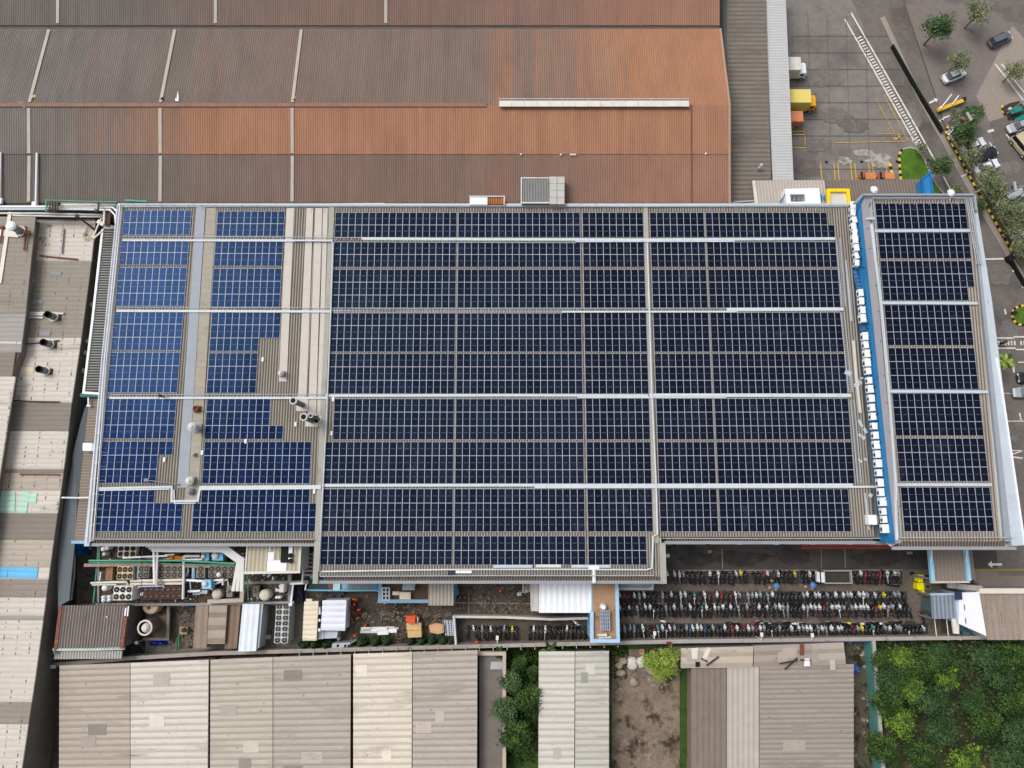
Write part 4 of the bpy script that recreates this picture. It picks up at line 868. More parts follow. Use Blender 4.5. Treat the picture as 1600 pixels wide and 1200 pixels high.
for i, (x, y) in enumerate([(1291, 253.6), (1346, 253), (1401.5, 252.6)]):
    p = W(x, y, 0); mb = MB(); mb.box((p.x, p.y, .0), (.42, .38, .1)); mb.box((p.x, p.y, .1), (.3, .28, .03)); tag(mb.build("drain_grate", M("dark_grate", S(34, 33, 32), .9)), "dark square drain cover in the loading yard, %s from the pale canopy" % WORDS[i], "drain cover", "drain covers in the yard")
p = W(1450, 250.5, 0); mb = MB(); mb.lathe(p.x, p.y, [(.3, 0), (.3, .12), (.22, .13)], 0, 12); tag(mb.build("manhole_cover", dark), "round dark cover at the tip of the lawn", "manhole cover")
p = W(1428.5, 219.5, .2); mb = MB(); mb.lathe(p.x, p.y, [(.3, 0), (.22, .5), (.1, .9)], 0, 10); mb.box((p.x+.3, p.y-.4, 0), (.5, .4, .3)); tag(mb.build("bollard", offwhite), "stubby white bollard beside the striped footpath", "bollard")
p = W(1183.5, 266, 6.5); mb = MB(); mb.tube([(p.x, p.y, 6.4), (p.x, p.y, 7.3), (p.x+.25, p.y+.35, 7.6)], .16, 0, 8); mb.lathe(p.x+.25, p.y+.35, [(.1, 7.45), (.28, 7.6), (.26, 7.75), (.03, 7.8)], 0, 10); tag(mb.build("roof_vent", galv), "single small bent vent on the grey brown shed roof", "vent")
# pale shed roof strip north of the factory parapet
mb = MB(); mb.prism(ppx([(400, 318.6), (601, 317), (602, 319), (470, 321)], 9.8), 9.5, 9.8); tag(mb.build("loose_sheet", offwhite), "long pale metal sheet wedged in the gutter below the brown roof", "sheet")
mb = MB(); mb.path([W(1137, 318, 7), W(1150, 316, 7), W(1178, 313.6, 7)], .18, .18); mb.path([W(1140, 321, 7), W(1180, 317, 7)], .14, .14); tag(mb.build("pipe_run", galv), "thin grey pipe running from the orange roof corner to the beige shed", "pipe")
# ------------------------------------------------------------------ west: pale factory roofs, the alley and the lean-tos
spots = (S(96, 88, 78), 1.6, .63, .7, (1, 1, 1)); streak = (S(128, 118, 106), .5, .55, .78, (.2, 1, 1))
def wmat(name, rgb, dirty=True, var=.08):
    a = M(name, S(*rgb), .8, var, .35, stretch=(.35, 1, 1), dirt=[streak, spots] if dirty else [streak], bolts=(S(104, 94, 84), 1.9, .1, .5) if dirty else None)
    b = M(name+"_lap", S(*[c*.94 for c in rgb]), .85, var, .4)
    return [a, b]
beige = wmat("cream_asbestos_sheet", (206, 198, 187)); grey1 = wmat("weathered_grey_sheet", (150, 142, 131)); grey2 = wmat("dark_weathered_sheet", (136, 128, 119), False)
dirtyb = wmat("stained_cream_sheet", (180, 170, 156)); brown1 = wmat("brown_stained_sheet", (150, 138, 128)); mint = wmat("mint_sheet", (182, 216, 198), False, .06); skyb = wmat("sky_blue_sheet", (110, 188, 232), False, .06)
greyb = wmat("blue_grey_sheet", (160, 156, 152), False)
def lint(tbl, y):
    for (y0, x0), (y1, x1) in zip(tbl, tbl[1:]):
        if y <= y1: return x0+(x1-x0)*(y-y0)/(y1-y0)
    return x1+(x1-x0)*(y-y1)/(y1-y0)
lowR = [(340, 149.5), (430, 140), (525, 127), (600, 119), (627, 112), (700, 104), (800, 90), (900, 76), (1000, 63), (1050, 56), (1240, 28)]
ZL, ZU = 7.0, 8.8
wl = thing("pale_factory", "pale patched factory with horizontal sheets and green and blue roof panels", "factory", W(40, 700, 0))
MB().prism([W(-150, 341, ZL), W(lint(lowR, 341)-2.5, 341, ZL), W(lint(lowR, 800)-2.5, 800, ZL), W(lint(lowR, 1230)-2.5, 1230, ZL), W(-150, 1230, ZL)], 0, ZL-.3).build("wall", M("sooty_wall", S(120, 112, 104), .9, .2), wl)
bands = [(341, 404, beige), (404, 526, grey1), (526, 627, beige), (627, 672, grey2), (672, 731, beige), (731, 737.5, grey2), (737.5, 765, dirtyb), (765, 800, beige), (800, 842, grey2), (842, 885, dirtyb), (885, 903, beige), (903, 932, brown1), (932, 960, beige), (960, 967.5, greyb), (967.5, 1050, beige), (1050, 1095, beige), (1095, 1130, grey1), (1130, 1240, beige)]
for i, (y0, y1, mt) in enumerate(bands):
    mb = MB(); z = ZL+.012*(i % 3)
    xl = -150
    sk = 4 if y0 < 500 else 2
    a, b, c, d = ppx([(xl, y1+sk*.5), (lint(lowR, y1), y1+sk), (lint(lowR, y0), y0+sk), (xl, y0+sk*.5)], z)
    mb.ribs(b, c, d, a, .75, .02, 0, 1, .62); mb.prism([a, b, c, d], z-.22, z-.02, 0); mb.build("roof_sheet", mt, wl)
def patchon(px, mt, z=ZL+.1):
    mb = MB(); a, b, c, d = ppx(px, z); mb.ribs(b, c, d, a, .75, .035, 0, 1, .7); mb.prism([a, b, c, d], z-.07, z-.005, 0); return mb.build("roof_patch", mt, wl)
sm = M("soot_stained_sheet", S(196, 184, 168), .85, .1, .5, dirt=[(S(84, 66, 52), .45, .44, .62, (1, 1, 1)), (S(60, 50, 42), 1.5, .55, .66, (1, 1, 1))])
blotch = lambda px, py, rx, ry, sd: MB().prism([(W(px, py, ZL+.09).x+rx*(1+random.Random(sd+i).uniform(-.3, .3))*math.cos(2*PI*i/16), W(px, py, ZL+.09).y+ry*(1+random.Random(sd+i).uniform(-.3, .3))*math.sin(2*PI*i/16)) for i in range(16)], ZL+.03, ZL+.075+.002*sd).build("roof_stain", sm, wl)
blotch(139, 366, 1.0, 1.3, 1); blotch(66, 379, .7, 1.1, 4); blotch(60, 390, .4, .4, 5); blotch(76, 353, .5, .25, 6)
patchon([(-60, 800), (23, 801), (24, 768), (-60, 767)], mint); patchon([(27, 802), (41, 802), (47, 768), (30, 768)], mint); patchon([(41.5, 786), (56, 787), (58, 771), (46.5, 770)], mint)
patchon([(-60, 902.5), (11, 903), (12.5, 886), (-60, 885)], skyb); patchon([(11.8, 903), (57.5, 904), (59.5, 886.8), (13, 886)], skyb)
patchon([(47, 474.5), (66, 475), (67, 469), (48, 468.5)], wmat("grey_glass_sheet", (150, 152, 154), False)); patchon([(61, 525), (78, 525.5), (79, 519), (62, 518.5)], _M and [_M["grey_glass_sheet"], _M["grey_glass_sheet_lap"]])
patchon([(79, 430), (95, 431), (96, 425), (80, 424.4)], [_M["grey_glass_sheet"], _M["grey_glass_sheet_lap"]])
patchon([(22, 584), (52, 584.6), (53, 574), (24, 573)], wmat("yellowed_sheet", (222, 208, 180), False))
# higher roof steps at the edge of the picture
hr = thing("upper_factory_roof", "taller grey and cream roofs overlooking the patched pale factory", "factory", W(10, 560, 0))
steps = [(338, 490, (55.5, 40), grey1), (490, 550, (40, 32.5), greyb), (550, 590, (24, 18.5), grey2), (588, 900, (24, -26), beige), (900, 1200, (-26, -80), dirtyb)]
MB().prism([W(-150, 341, ZU), W(50, 341, ZU), W(36, 488, ZU), W(29, 548, ZU), W(15, 590, ZU), W(-30, 900, ZU), W(-150, 900, ZU)], 0, ZU-.3).build("wall", _M["sooty_wall"], hr)
for i, (y0, y1, (xa, xb), mt) in enumerate(steps):
    z = ZU+.012*(i % 2); mb = MB(); a, b, c, d = ppx([(-160, y1), (xb, y1+.5), (xa, y0+.5), (-160, y0)], z)
    mb.ribs(b, c, d, a, .75, .02, 0, 1, .62); mb.prism([a, b, c, d], z-.22, z-.02, 0); mb.build("roof_sheet", mt, hr)
mb = MB(); a, b, c, d = ppx([(-20, 536), (33, 537.5), (34, 534), (-20, 533)], ZU+.1); mb.prism([a, b, c, d], ZU+.02, ZU+.1); mb.build("roof_patch", beige, hr)
mb = MB(); mb.path([W(15.5, 334, ZU+.12), W(10, 372, ZU+.12), W(0, 440, ZU+.12)], .55, .14); mb.path([W(3, 364, ZU+.14), W(25, 366, ZU+.14)], 1.0, .12)
tag(mb.build("pipe_cover", M("cream_cover", S(222, 214, 202), .6, .06)), "cream cross shaped pipe cover on the grey upper roof", "pipe cover")
def stack(px, top, base_z, r, label, h, mat, ringed=True):
    h *= .66
    p = W(*px, base_z); t = thing("roof_stack", label, "stack", p, "stacks on the pale factory roofs")
    mb = MB(); mb.prism([W(px[0]-3, px[1]-4, base_z+.1), W(px[0]+11, px[1]-4, base_z+.1), W(px[0]+9.5, px[1]+5.5, base_z+.1), W(px[0]-5, px[1]+5.5, base_z+.1)], base_z, base_z+.16) if ringed else mb.box((p.x, p.y, base_z), (r*3, r*3, .12)); mb.build("flashing", M("maroon_flashing", S(86, 50, 44), .8, .2), t)
    mb = MB(); mb.lathe(p.x, p.y, [(r*1.5, base_z+.1), (r*1.55, base_z+.3), (r*1.3, base_z+.34), (r*1.28, base_z+.2)], 0, 18); mb.build("collar", offwhite, t)
    mb = MB(); mb.lathe(p.x, p.y, [(r, base_z+.3), (r, base_z+h)], 0, 16); mb.build("pipe", mat, t)
    mb = MB(); mb.lathe(p.x, p.y, [(r*1.05, base_z+h-.1), (r*1.08, base_z+h+.25), (r*.8, base_z+h+.25), (r*.75, base_z+h)] if ringed else [(r*1.3, base_z+h-.1), (r*1.35, base_z+h+.2), (r*.9, base_z+h+.4), (r*.05, base_z+h+.46)], 0, 16); mb.build("cap", black if ringed else white, t)
    return t
gp = M("grey_stack", S(128, 130, 126), .6, .15, 1.5)
stack((85, 495.5), None, ZL, .5, "grey stack with dark cap on the pale factory, first of three from the grey warehouse", 2.3, gp)
stack((78.5, 538.5), None, ZL, .5, "grey stack with dark cap on the pale factory, middle of three", 2.3, gp)
stack((72, 580), None, ZL, .5, "grey stack with dark cap on the pale factory, farthest from the grey warehouse", 2.3, gp)
stack((33.5, 362), None, ZU, .55, "large stack with white cap beside the cross shaped cover", 3.4, M("mid_grey_stack", S(140, 144, 146), .6), False)
mb = MB(); mb.beam(W(41.5, 357, ZU+.5), W(37.5, 391, ZU+.3), .2, .2); mb.beam(W(39, 363, ZU+.5), W(47, 365, ZU+.5), .4, .3); mb.beam(W(38, 367, ZU+.55), W(45, 361, ZU+.55), .25, .25)
tag(mb.build("pipe_bracket", rust), "rusty pipe and bracket beside the large white capped stack", "pipe")
mb = MB(); mb.beam(W(4.5, 355, ZU+.3), W(.5, 380, ZU+.3), .16, .16); mb.box(W(4, 356, ZU+.05), (.5, .4, .3)); tag(mb.build("rusty_pipe", rust), "thin rusty pipe on the grey upper roof at the picture edge", "pipe")
for i, (pts, mt, wd) in enumerate([([(63, 399.5), (90, 402.5), (120, 405)], rust, .22), ([(100, 358), (96.5, 396)], galvd, .14), ([(36, 488.5), (74, 489), (98, 490)], offwhite, .28), ([(37, 491.5), (66, 492)], offwhite, .26), ([(37, 495.4), (66, 496.5)], offwhite, .26), ([(36, 538), (70, 535), (92, 532)], dark, .14), ([(31.5, 741), (60, 741), (92, 741.6)], rust, .2), ([(20, 626), (60, 627.5), (92, 628)], dark, .18), ([(50.5, 432), (51.5, 440)], M("tan_bar", S(190, 160, 120), .7), .3)]):
    mb = MB(); mb.path([W(x, y, ZL+.2) for x, y in pts], wd, .14); mb.path([W(x, y, ZL+.28) for x, y in pts], wd*.4, .04)
    tag(mb.build("roof_pipe", mt), ["rusty bar along the step between cream and grey sheets", "thin grey bar standing alone on the cream sheet", "upper cream pipe leading to the first grey stack", "middle cream pipe leading to the first grey stack", "lower cream pipe leading to the first grey stack", "thin dark pipe leading to the middle grey stack", "rusty bar just above the mint green sheets", "dark bar above the dark weathered sheet", "small tan bar at the foot of the grey upper roof"][i], "pipe", "pipes on the pale factory roof")
# bundle of pipes along the north side
runs = [([(-60, 323), (74, 323), (140, 323.4), (176, 323.6), (183, 330), (184.5, 345)], .2, 9.3, white, "fat white pipe bundle entering the main roof corner, upper run"), ([(-60, 326.6), (72, 326.5), (130, 327), (172, 328), (180, 336), (181, 350)], .17, 9.1, white, "white pipe curving into the main roof corner, second run"),
        ([(-60, 325), (74, 325)], .12, 9.2, M("royal_blue_pipe", S(58, 92, 170), .5), "thin royal blue pipe beside the white pipes"), ([(-60, 333), (60, 333.4), (160, 336)], .16, 9.0, offwhite, "off-white pipe below the white bundle over the dark gap"),
        ([(95, 320.2), (181, 320.8)], .16, 9.6, offwhite, "short off-white pipe under the green frame"), ([(95, 317.6), (181, 318.6)], .1, 9.7, M("tan_pipe", S(176, 164, 150), .6), "short tan pipe under the green frame"), ([(20, 336.5), (90, 338), (160, 339)], .14, 8.9, offwhite, "lowest off-white pipe at the edge of the cream roof")]
for pts, r, z, mt, lb in runs:
    tag(MB().tube([W(x, y, z) for x, y in pts], r, 0, 8).build("pipe", mt, None, None, True), lb, "pipe", "pipes between warehouse and pale factory")
for i, x in enumerate((76.5, 80.5, 84.5, 88.8, 152.5)):
    mb = MB(); mb.tube([W(x, 316.5, 9.3), W(x, 316.5, 10.2), W(x+1.5, 321, 10.3), W(x+1, 327, 10.2), W(x-2, 331, 9.6)], .13, 0, 7); mb.box(W(x-1, 330, 8.9), (.4, .3, .5)); tag(mb.build("pipe_loop", M("dark_bronze_pipe", S(92, 84, 76), .5, .2, 2)), "dark looped pipe straddling the white pipes, %s from the pale factory edge" % WORDS[i], "pipe", "pipe loops over the white pipes")
mb = MB(); mb.path([W(-60, 328.8, 8.8), W(74, 328.8, 8.8)], .25, .12); mb.path([W(72, 312.6, 9.6), W(130, 314.6, 9.6), W(182, 315.6, 9.6)], .16, .14); mb.path([W(72, 312.6, 9.6), W(72.4, 330, 9.6)], .16, .12); mb.path([W(196, 313, 9.6), W(228, 314.6, 9.6)], .3, .14)
for x in (72, 110, 150): mb.box(W(x, 314, 0), (.14, .14, 9.5))
tag(mb.build("pipe_gantry", green), "green steel gantry frame carrying the white pipes", "gantry")
mb = MB(); mb.tube([W(121, 338.5, 9), W(137, 350, 8.2), W(151, 361.5, 7.4)], .16, 0, 7); mb.box(W(122, 338.5, 8.8), (.5, .5, .4)); tag(mb.build("slanting_pipe", dark), "dark pipe slanting across the corner of the cream roof", "pipe")
mb = MB(); mb.path([W(163, 330, 9.4), W(162, 349, 9.4)], .28, .2); mb.path([W(158, 342, 9.2), W(152, 355, 9.2), W(146, 370, 8.6)], .2, .16); mb.path([W(159.6, 361, 8.8), W(147.5, 371.5, 8.8)], .24, .18); mb.path([W(155, 347, 9.1), W(160, 350, 9.1)], .6, .3); mb.box(W(148, 371.5, 8.2), (.3, .4, .5))
tag(mb.build("pipe_support", offwhite), "tangle of off-white supports at the main roof corner above the louvred lean-to", "support")
mb = MB(); mb.prism(ppx([(166, 333), (171.5, 333), (168.5, 352), (163.5, 352)], 8.6), 8.2, 8.6); mb.path([W(172.5, 331, 8.9), W(170, 353, 8.9)], .3, .3); tag(mb.build("rusty_duct", M("rust_brown_duct", S(96, 70, 58), .8, .2, 2)), "rust brown duct beside the main roof corner", "duct")
# louvred lean-to along the west wall
ll = thing("louvred_lean_to", "narrow lean-to with fine grey louvre ribs and a white gutter", "lean-to", W(155, 480, 0))
zl = 6.6
a, b, c, d = ppx([(131, 612), (156, 612), (181, 357), (160.5, 357)], zl)
b.x = X0+.45; c.x = X0+.45
MB().prism([a, b, c, d], 0, zl-.3).build("wall", M("lean_to_wall", S(140, 140, 136), .8), ll)
mb = MB(); mb.ribs(b, c, d, a, .42, .12, 0, 1, .45); mb.build("roof", [M("louvre_grey", S(150, 152, 148), .6, .06, .5), M("louvre_gap", S(66, 64, 60), .8)], ll)
mb = MB(); mb.path([W(160.5, 360, zl+.1), W(145, 500, zl+.1), W(131, 613.5, zl+.1), W(153.5, 615, zl+.1)], .36, .25); mb.build("gutter", white, ll)
mb = MB(); mb.prism(ppx([(162, 352), (181, 352), (180.5, 357.5), (161, 357.5)], zl+.2), zl-.2, zl+.2); mb.build("end_cap", M("pale_concrete", S(186, 186, 180), .7), ll)
for i, (x, y) in enumerate([(142.5, 476), (136.5, 533), (132.5, 551), (130.5, 579)]):
    p = W(x, y, 5); mb = MB(); mb.lathe(p.x, p.y, [(.34, 4.2), (.42, 4.7), (.36, 5.1), (.1, 5.3)], 0, 10); tag(mb.build("wall_fan", offwhite), "round pale wall fan beside the louvred lean-to, %s from the pipes" % WORDS[i], "fan", "wall fans in the alley")
# brown lower lean-to
bl2 = thing("lean_to", "narrow brown grey lean-to below the guard rail beside the blue grey alley roof", "lean-to", W(135, 740, 0))
zb = 6.0; a, b, c, d = ppx([(116, 846), (140, 846), (156, 619), (140, 619)], zb); b.x = X0+.4; c.x = X0+.4
MB().prism([a, b, c, d], 0, zb-.3).build("wall", blue, bl2)
mb = MB(); mb.ribs(b, c, d, a, .45, .05); mb.prism([a, b, c, d], zb-.28, zb-.02, 0); mb.build("roof", [M("tan_brown_sheet", S(146, 134, 122), .8, .12, .4, dirt=[streak]), M("tan_brown_valley", S(128, 116, 106), .85)], bl2)
mb = MB(); mb.path([W(114.5, 847, zb), W(136, 847, zb)], .45, .3); mb.build("gutter", lblue, bl2)
mb = MB(); mb.path([W(128, 617.5, 6.7), W(154, 617.5, 6.7)], .5, .2); mb.path([W(128, 620, 6.5), W(154, 620, 6.5)], .2, .3); tag(mb.build("green_gutter", M("dark_teal", S(60, 110, 104), .7)), "dark teal gutter at the end of the louvred lean-to", "gutter")
mb = MB(); mb.path([W(138.3, 620, 6.5), W(138.2, 633, 6.5)], .18, .18); mb.path([W(136.6, 634, 6.5), W(141, 634, 6.5)], .22, .2); tag(mb.build("drain_pipe", white), "short white T shaped drain pipe below the teal gutter", "pipe")
t = thing("wall_duct", "boxy white duct poking out over the alley roof", "duct", W(137, 697, 7))
mb = MB(); q = ppx([(128.8, 704), (142.5, 704.6), (143.5, 692.5), (129.4, 692)], 7.4); mb.prism(q, 6.5, 7.4); mb.build("casing", white, t)
mb = MB(); q = ppx([(142.6, 705), (146.5, 705), (147.5, 693), (143.6, 693)], 7.55); mb.prism(q, 6.5, 7.55); mb.build("flange", pale, t)
mb = MB(); mb.tube([W(97.5, 777.5, 7.4), W(120, 777.8, 7.2), W(140, 777.6, 7)], .12, 0, 8); mb.tube([W(97.5, 777.5, 7.4), W(97.5, 777.5, 6.9)], .14, 0, 8); tag(mb.build("pole", white), "thin white pole reaching out over the alley roof", "pole")
# the blue grey curved roofs over the alley
al = thing("alley_roof", "long blue grey roof winding down the alley", "roof", W(105, 800, 0))
am, av = M("blue_grey_roof", S(96, 104, 110), .6, .12, .25), M("blue_grey_roof_step", S(82, 90, 95), .7, .1, .3)
mb = MB(); mb.prism(ppx([(133, 636), (140, 636), (128, 770), (119, 770), (113, 713), (126, 660)], 5.9), 5.6, 5.9); mb.build("upper_sheet", av, al)
mb = MB(); mb.prism(ppx([(114.5, 712), (130, 714), (121, 780), (116.5, 850), (112, 895), (108, 938), (97, 944), (95, 952), (86, 1022), (83, 1022), (91, 960), (90, 900), (92, 860), (99, 800)], 5.6), 5.3, 5.6); mb.build("lower_sheet", am, al)
mb = MB()
for x, y in ((130, 650), (119, 740), (104, 800), (98, 870), (98, 930), (90, 1020)): mb.box((*W(x, y, 0).xy, 0), (.14, .14, 5.4))
mb.build("posts", galvd, al)
mb = MB(); mb.path([W(116.5, 868, 4.0), W(116, 900, 4.0), W(111.5, 934, 4.0)], .14, .14); mb.box(W(111.5, 935, 3.9), (.3, .4, .3)); tag(mb.build("lamp_arm", offwhite), "thin pale arm beside the blue grey alley roof", "pole")  # a lamp arm beside the alley roof
mb = MB(); mb.beam(W(113.4, 850, 3.6)+Vector((0, 0, 0)), W(124, 850, 3.6), .1, .1); c = ppx([(113, 849), (124, 849), (124.5, 858), (113, 858)], 4.4); mb.prism(c, 0, 4.4); c = ppx([(116, 858.5), (125.6, 858.5), (125.6, 868), (116.6, 868.5)], 3.0); mb.prism(c, 0, 3.0)
tag(mb.build("blue_container", M("bright_blue_container", S(24, 112, 186), .5, .1, 1)), "stepped bright blue tank box at the corner of the dark yard", "container")
t = thing("mint_gutter", "narrow mint green trough standing in the alley", "trough", W(84, 950, 2))
MB().prism(ppx([(86, 928.5), (89, 928.5), (82.6, 979), (79, 979)], 2.6), 2.2, 2.6).build("trough", M("mint_trough", S(166, 214, 184), .6, .06), t)
mb = MB()
for y in (935, 955, 974): mb.box((*W(84.5-(y-950)*.13, y, 0).xy, 0), (.14, .14, 2.2))
mb.build("legs", dark, t)
mb = MB(); mb.tube([W(80, 984, 1.6), W(75.5, 1012, 1.6)], .16, 0, 7); mb.tube([W(77, 984, 1.3), W(73, 1016, 1.3)], .12, 0, 7); mb.tube([W(72, 1016, 1.5), W(69, 1034, 1.5)], .1, 0, 7); tag(mb.build("rusty_pipe", M("red_brown_pipe", S(112, 62, 54), .8, .2, 2)), "red brown pipes lying in the alley below the mint trough", "pipe")
mb = MB(); mb.prism(ppx([(72, 1021), (85, 1020), (85, 1031), (71, 1032)], 2), 0, 2); tag(mb.build("rubble_pile", M("dark_rubble", S(52, 46, 42), .95, .4, 2)), "dark heap of debris at the foot of the alley", "debris")
mb = MB(); mb.path([W(62, 1041.5, 3), W(75, 1042, 3), W(85, 1041.5, 3)], .5, .3); mb.prism(ppx([(58, 1038), (88, 1037), (88, 1040), (58, 1040)], 2.4), 2.0, 2.4); tag(mb.build("gate_beam", offwhite), "white beam across the end of the alley", "beam")  # gate beam across the alley end
# ------------------------------------------------------------------ south-west: chiller yard on a raised deck
ZD = 3.2
dk = thing("plant_deck", "raised steel deck carrying chillers and pipes below the blue panels", "platform", W(300, 900, 0))
MB().prism(ppx([(150, 846), (458, 846), (456, 946), (156, 947)], ZD), ZD-.2, ZD).build("floor", M("deck_plate", S(86, 72, 62), .9, .22, .35, dirt=[(S(48, 42, 38), .3, .48, .64, (1, 1, 1))]), dk)
mb = MB(); mb.path([W(152, 944.5, ZD+.1), W(300, 944, ZD+.1), W(458, 941, ZD+.1)], .35, .4); mb.path([W(155, 850, ZD+.1), W(154, 946, ZD+.1)], .3, .3); mb.path([W(453, 900, ZD+.1), W(453, 943, ZD+.1)], .5, .3); mb.path([W(380, 911, ZD+.1), W(480, 909, ZD+.1)], .4, .2)
mb.build("edge_beam", M("steel_beam_grey", S(140, 138, 134), .7, .12), dk)
mb = MB()
for x in (158, 230, 300, 370, 450):
    for y in (855, 942): mb.box((*W(x, y, 0).xy, 0), (.3, .3, ZD-.2))
mb.build("columns", galvd, dk)
fanm = M("fan_dark", S(30, 30, 32), .7, .1); hubm = M("fan_hub", S(150, 148, 144), .6)
def chiller(px, z0, h, cols, rws, mat, label, r=.42, hub=True, fan=None, z_extra=None, side=False):
    a, b, c, d = ppx(px, z0+h)                 # SW SE NE NW
    t = thing("chiller", label, "chiller", ((a+c)/2).to_tuple()[:2]+(z0,), "chillers and condensers in the plant yard")
    mb = MB(); mb.prism([a, b, c, d], z0+.15, z0+h)
    for q in (a, b, c, d): mb.box((*q.lerp((a+c)/2, .08).xy, z0), (.2, .2, .15))
    mb.build("casing", mat, t)
    for j in range(rws):
        for i in range(cols):
            u, v = (i+.5)/cols, (j+.5)/rws
            p = a.lerp(b, u).lerp(d.lerp(c, u), v)
            mb = MB(); n = 14
            mb.lathe(p.x, p.y, [(r*1.12, z0+h), (r*1.12, z0+h+.1), (r*.98, z0+h+.1), (r*.98, z0+h+.03)], 0, n)
            o = mb.build("fan_shroud", mat, t)
            mb = MB(); mb.lathe(p.x, p.y, [(r*.97, z0+h+.01), (r*.97, z0+h+.05)], 0, n)
            if hub:
                mb.lathe(p.x, p.y, [(r*.25, z0+h+.05), (r*.2, z0+h+.12)], 1, 8)
                for k in range(4):
                    an = k*PI/2+.4*i+.7*j; mb.add([(p.x+.2*r*math.cos(an), p.y+.2*r*math.sin(an), z0+h+.07), (p.x+.9*r*math.cos(an), p.y+.9*r*math.sin(an), z0+h+.06), (p.x+.9*r*math.cos(an+.4), p.y+.9*r*math.sin(an+.4), z0+h+.085), (p.x+.2*r*math.cos(an+.6), p.y+.2*r*math.sin(an+.6), z0+h+.09)], [(0, 1, 2, 3)], 2)
            f = mb.build("fan", [fan or fanm, hubm, M("fan_blade", S(74, 74, 74), .5)], None, None); f.parent = t; f.location = Vector(f.location)-t.location
    return t
chiller([(183.5, 870), (212.5, 870), (213.5, 852.5), (185, 852.5)], ZD, 2.4, 3, 2, M("cream_casing", S(216, 210, 186), .6), "cream six fan chiller tucked under the roof eave", .42, False)
chiller([(182.5, 905.5), (207.5, 905.5), (208.5, 884.5), (184, 884.5)], ZD, 2.4, 3, 2, M("tan_casing", S(206, 182, 142), .65), "tan six fan chiller between the brown beam and the white pipes", .4)
chiller([(176.5, 938), (206, 938), (207.5, 915.5), (178.5, 915.5)], ZD, 2.5, 3, 2, M("white_casing", S(226, 222, 214), .6), "white six fan chiller at the deck corner near the tin roof", .44)
oldm = M("old_grey_casing", S(140, 130, 116), .8, .2, 2); oldf = M("dusty_fan", S(72, 68, 62), .8, .2)
chiller([(248, 903), (287, 903), (287.5, 884), (249, 884)], ZD, 2.0, 4, 2, oldm, "old grey eight fan chiller in the middle of the deck", .42, True, oldf)
chiller([(306.5, 903), (320, 903), (320.5, 884.5), (307.5, 884.5)], ZD, 2.0, 1, 2, oldm, "small old grey two fan chiller beside the pale blue post", .42, True, oldf)
chiller([(325.5, 902.5), (367, 902.5), (367, 884.5), (326, 884.5)], ZD, 2.0, 4, 2, oldm, "old grey eight fan chiller beside the big silver ducts", .42, True, oldf)
chiller([(216, 903), (232.5, 903), (233.5, 884), (218, 884)], ZD, 2.0, 2, 2, oldm, "old grey four fan chiller beside the tan chiller", .4, True, oldf)
chiller([(223, 937), (285, 936), (285, 915.5), (224, 916)], ZD, 1.7, 7, 2, M("rust_red_casing", S(92, 58, 50), .85, .2, 2), "rust red condenser bank with two lines of small fans", .38, True, M("rusty_fan", S(62, 48, 44), .8))
chiller([(428, 1004.5), (450, 1004.5), (453, 943.5), (432, 943.5)], 0, 3.0, 2, 7, M("pale_casing", S(208, 208, 206), .6), "long white condenser with two columns of seven fans", .46, True, M("grey_fan", S(58, 58, 60), .6))
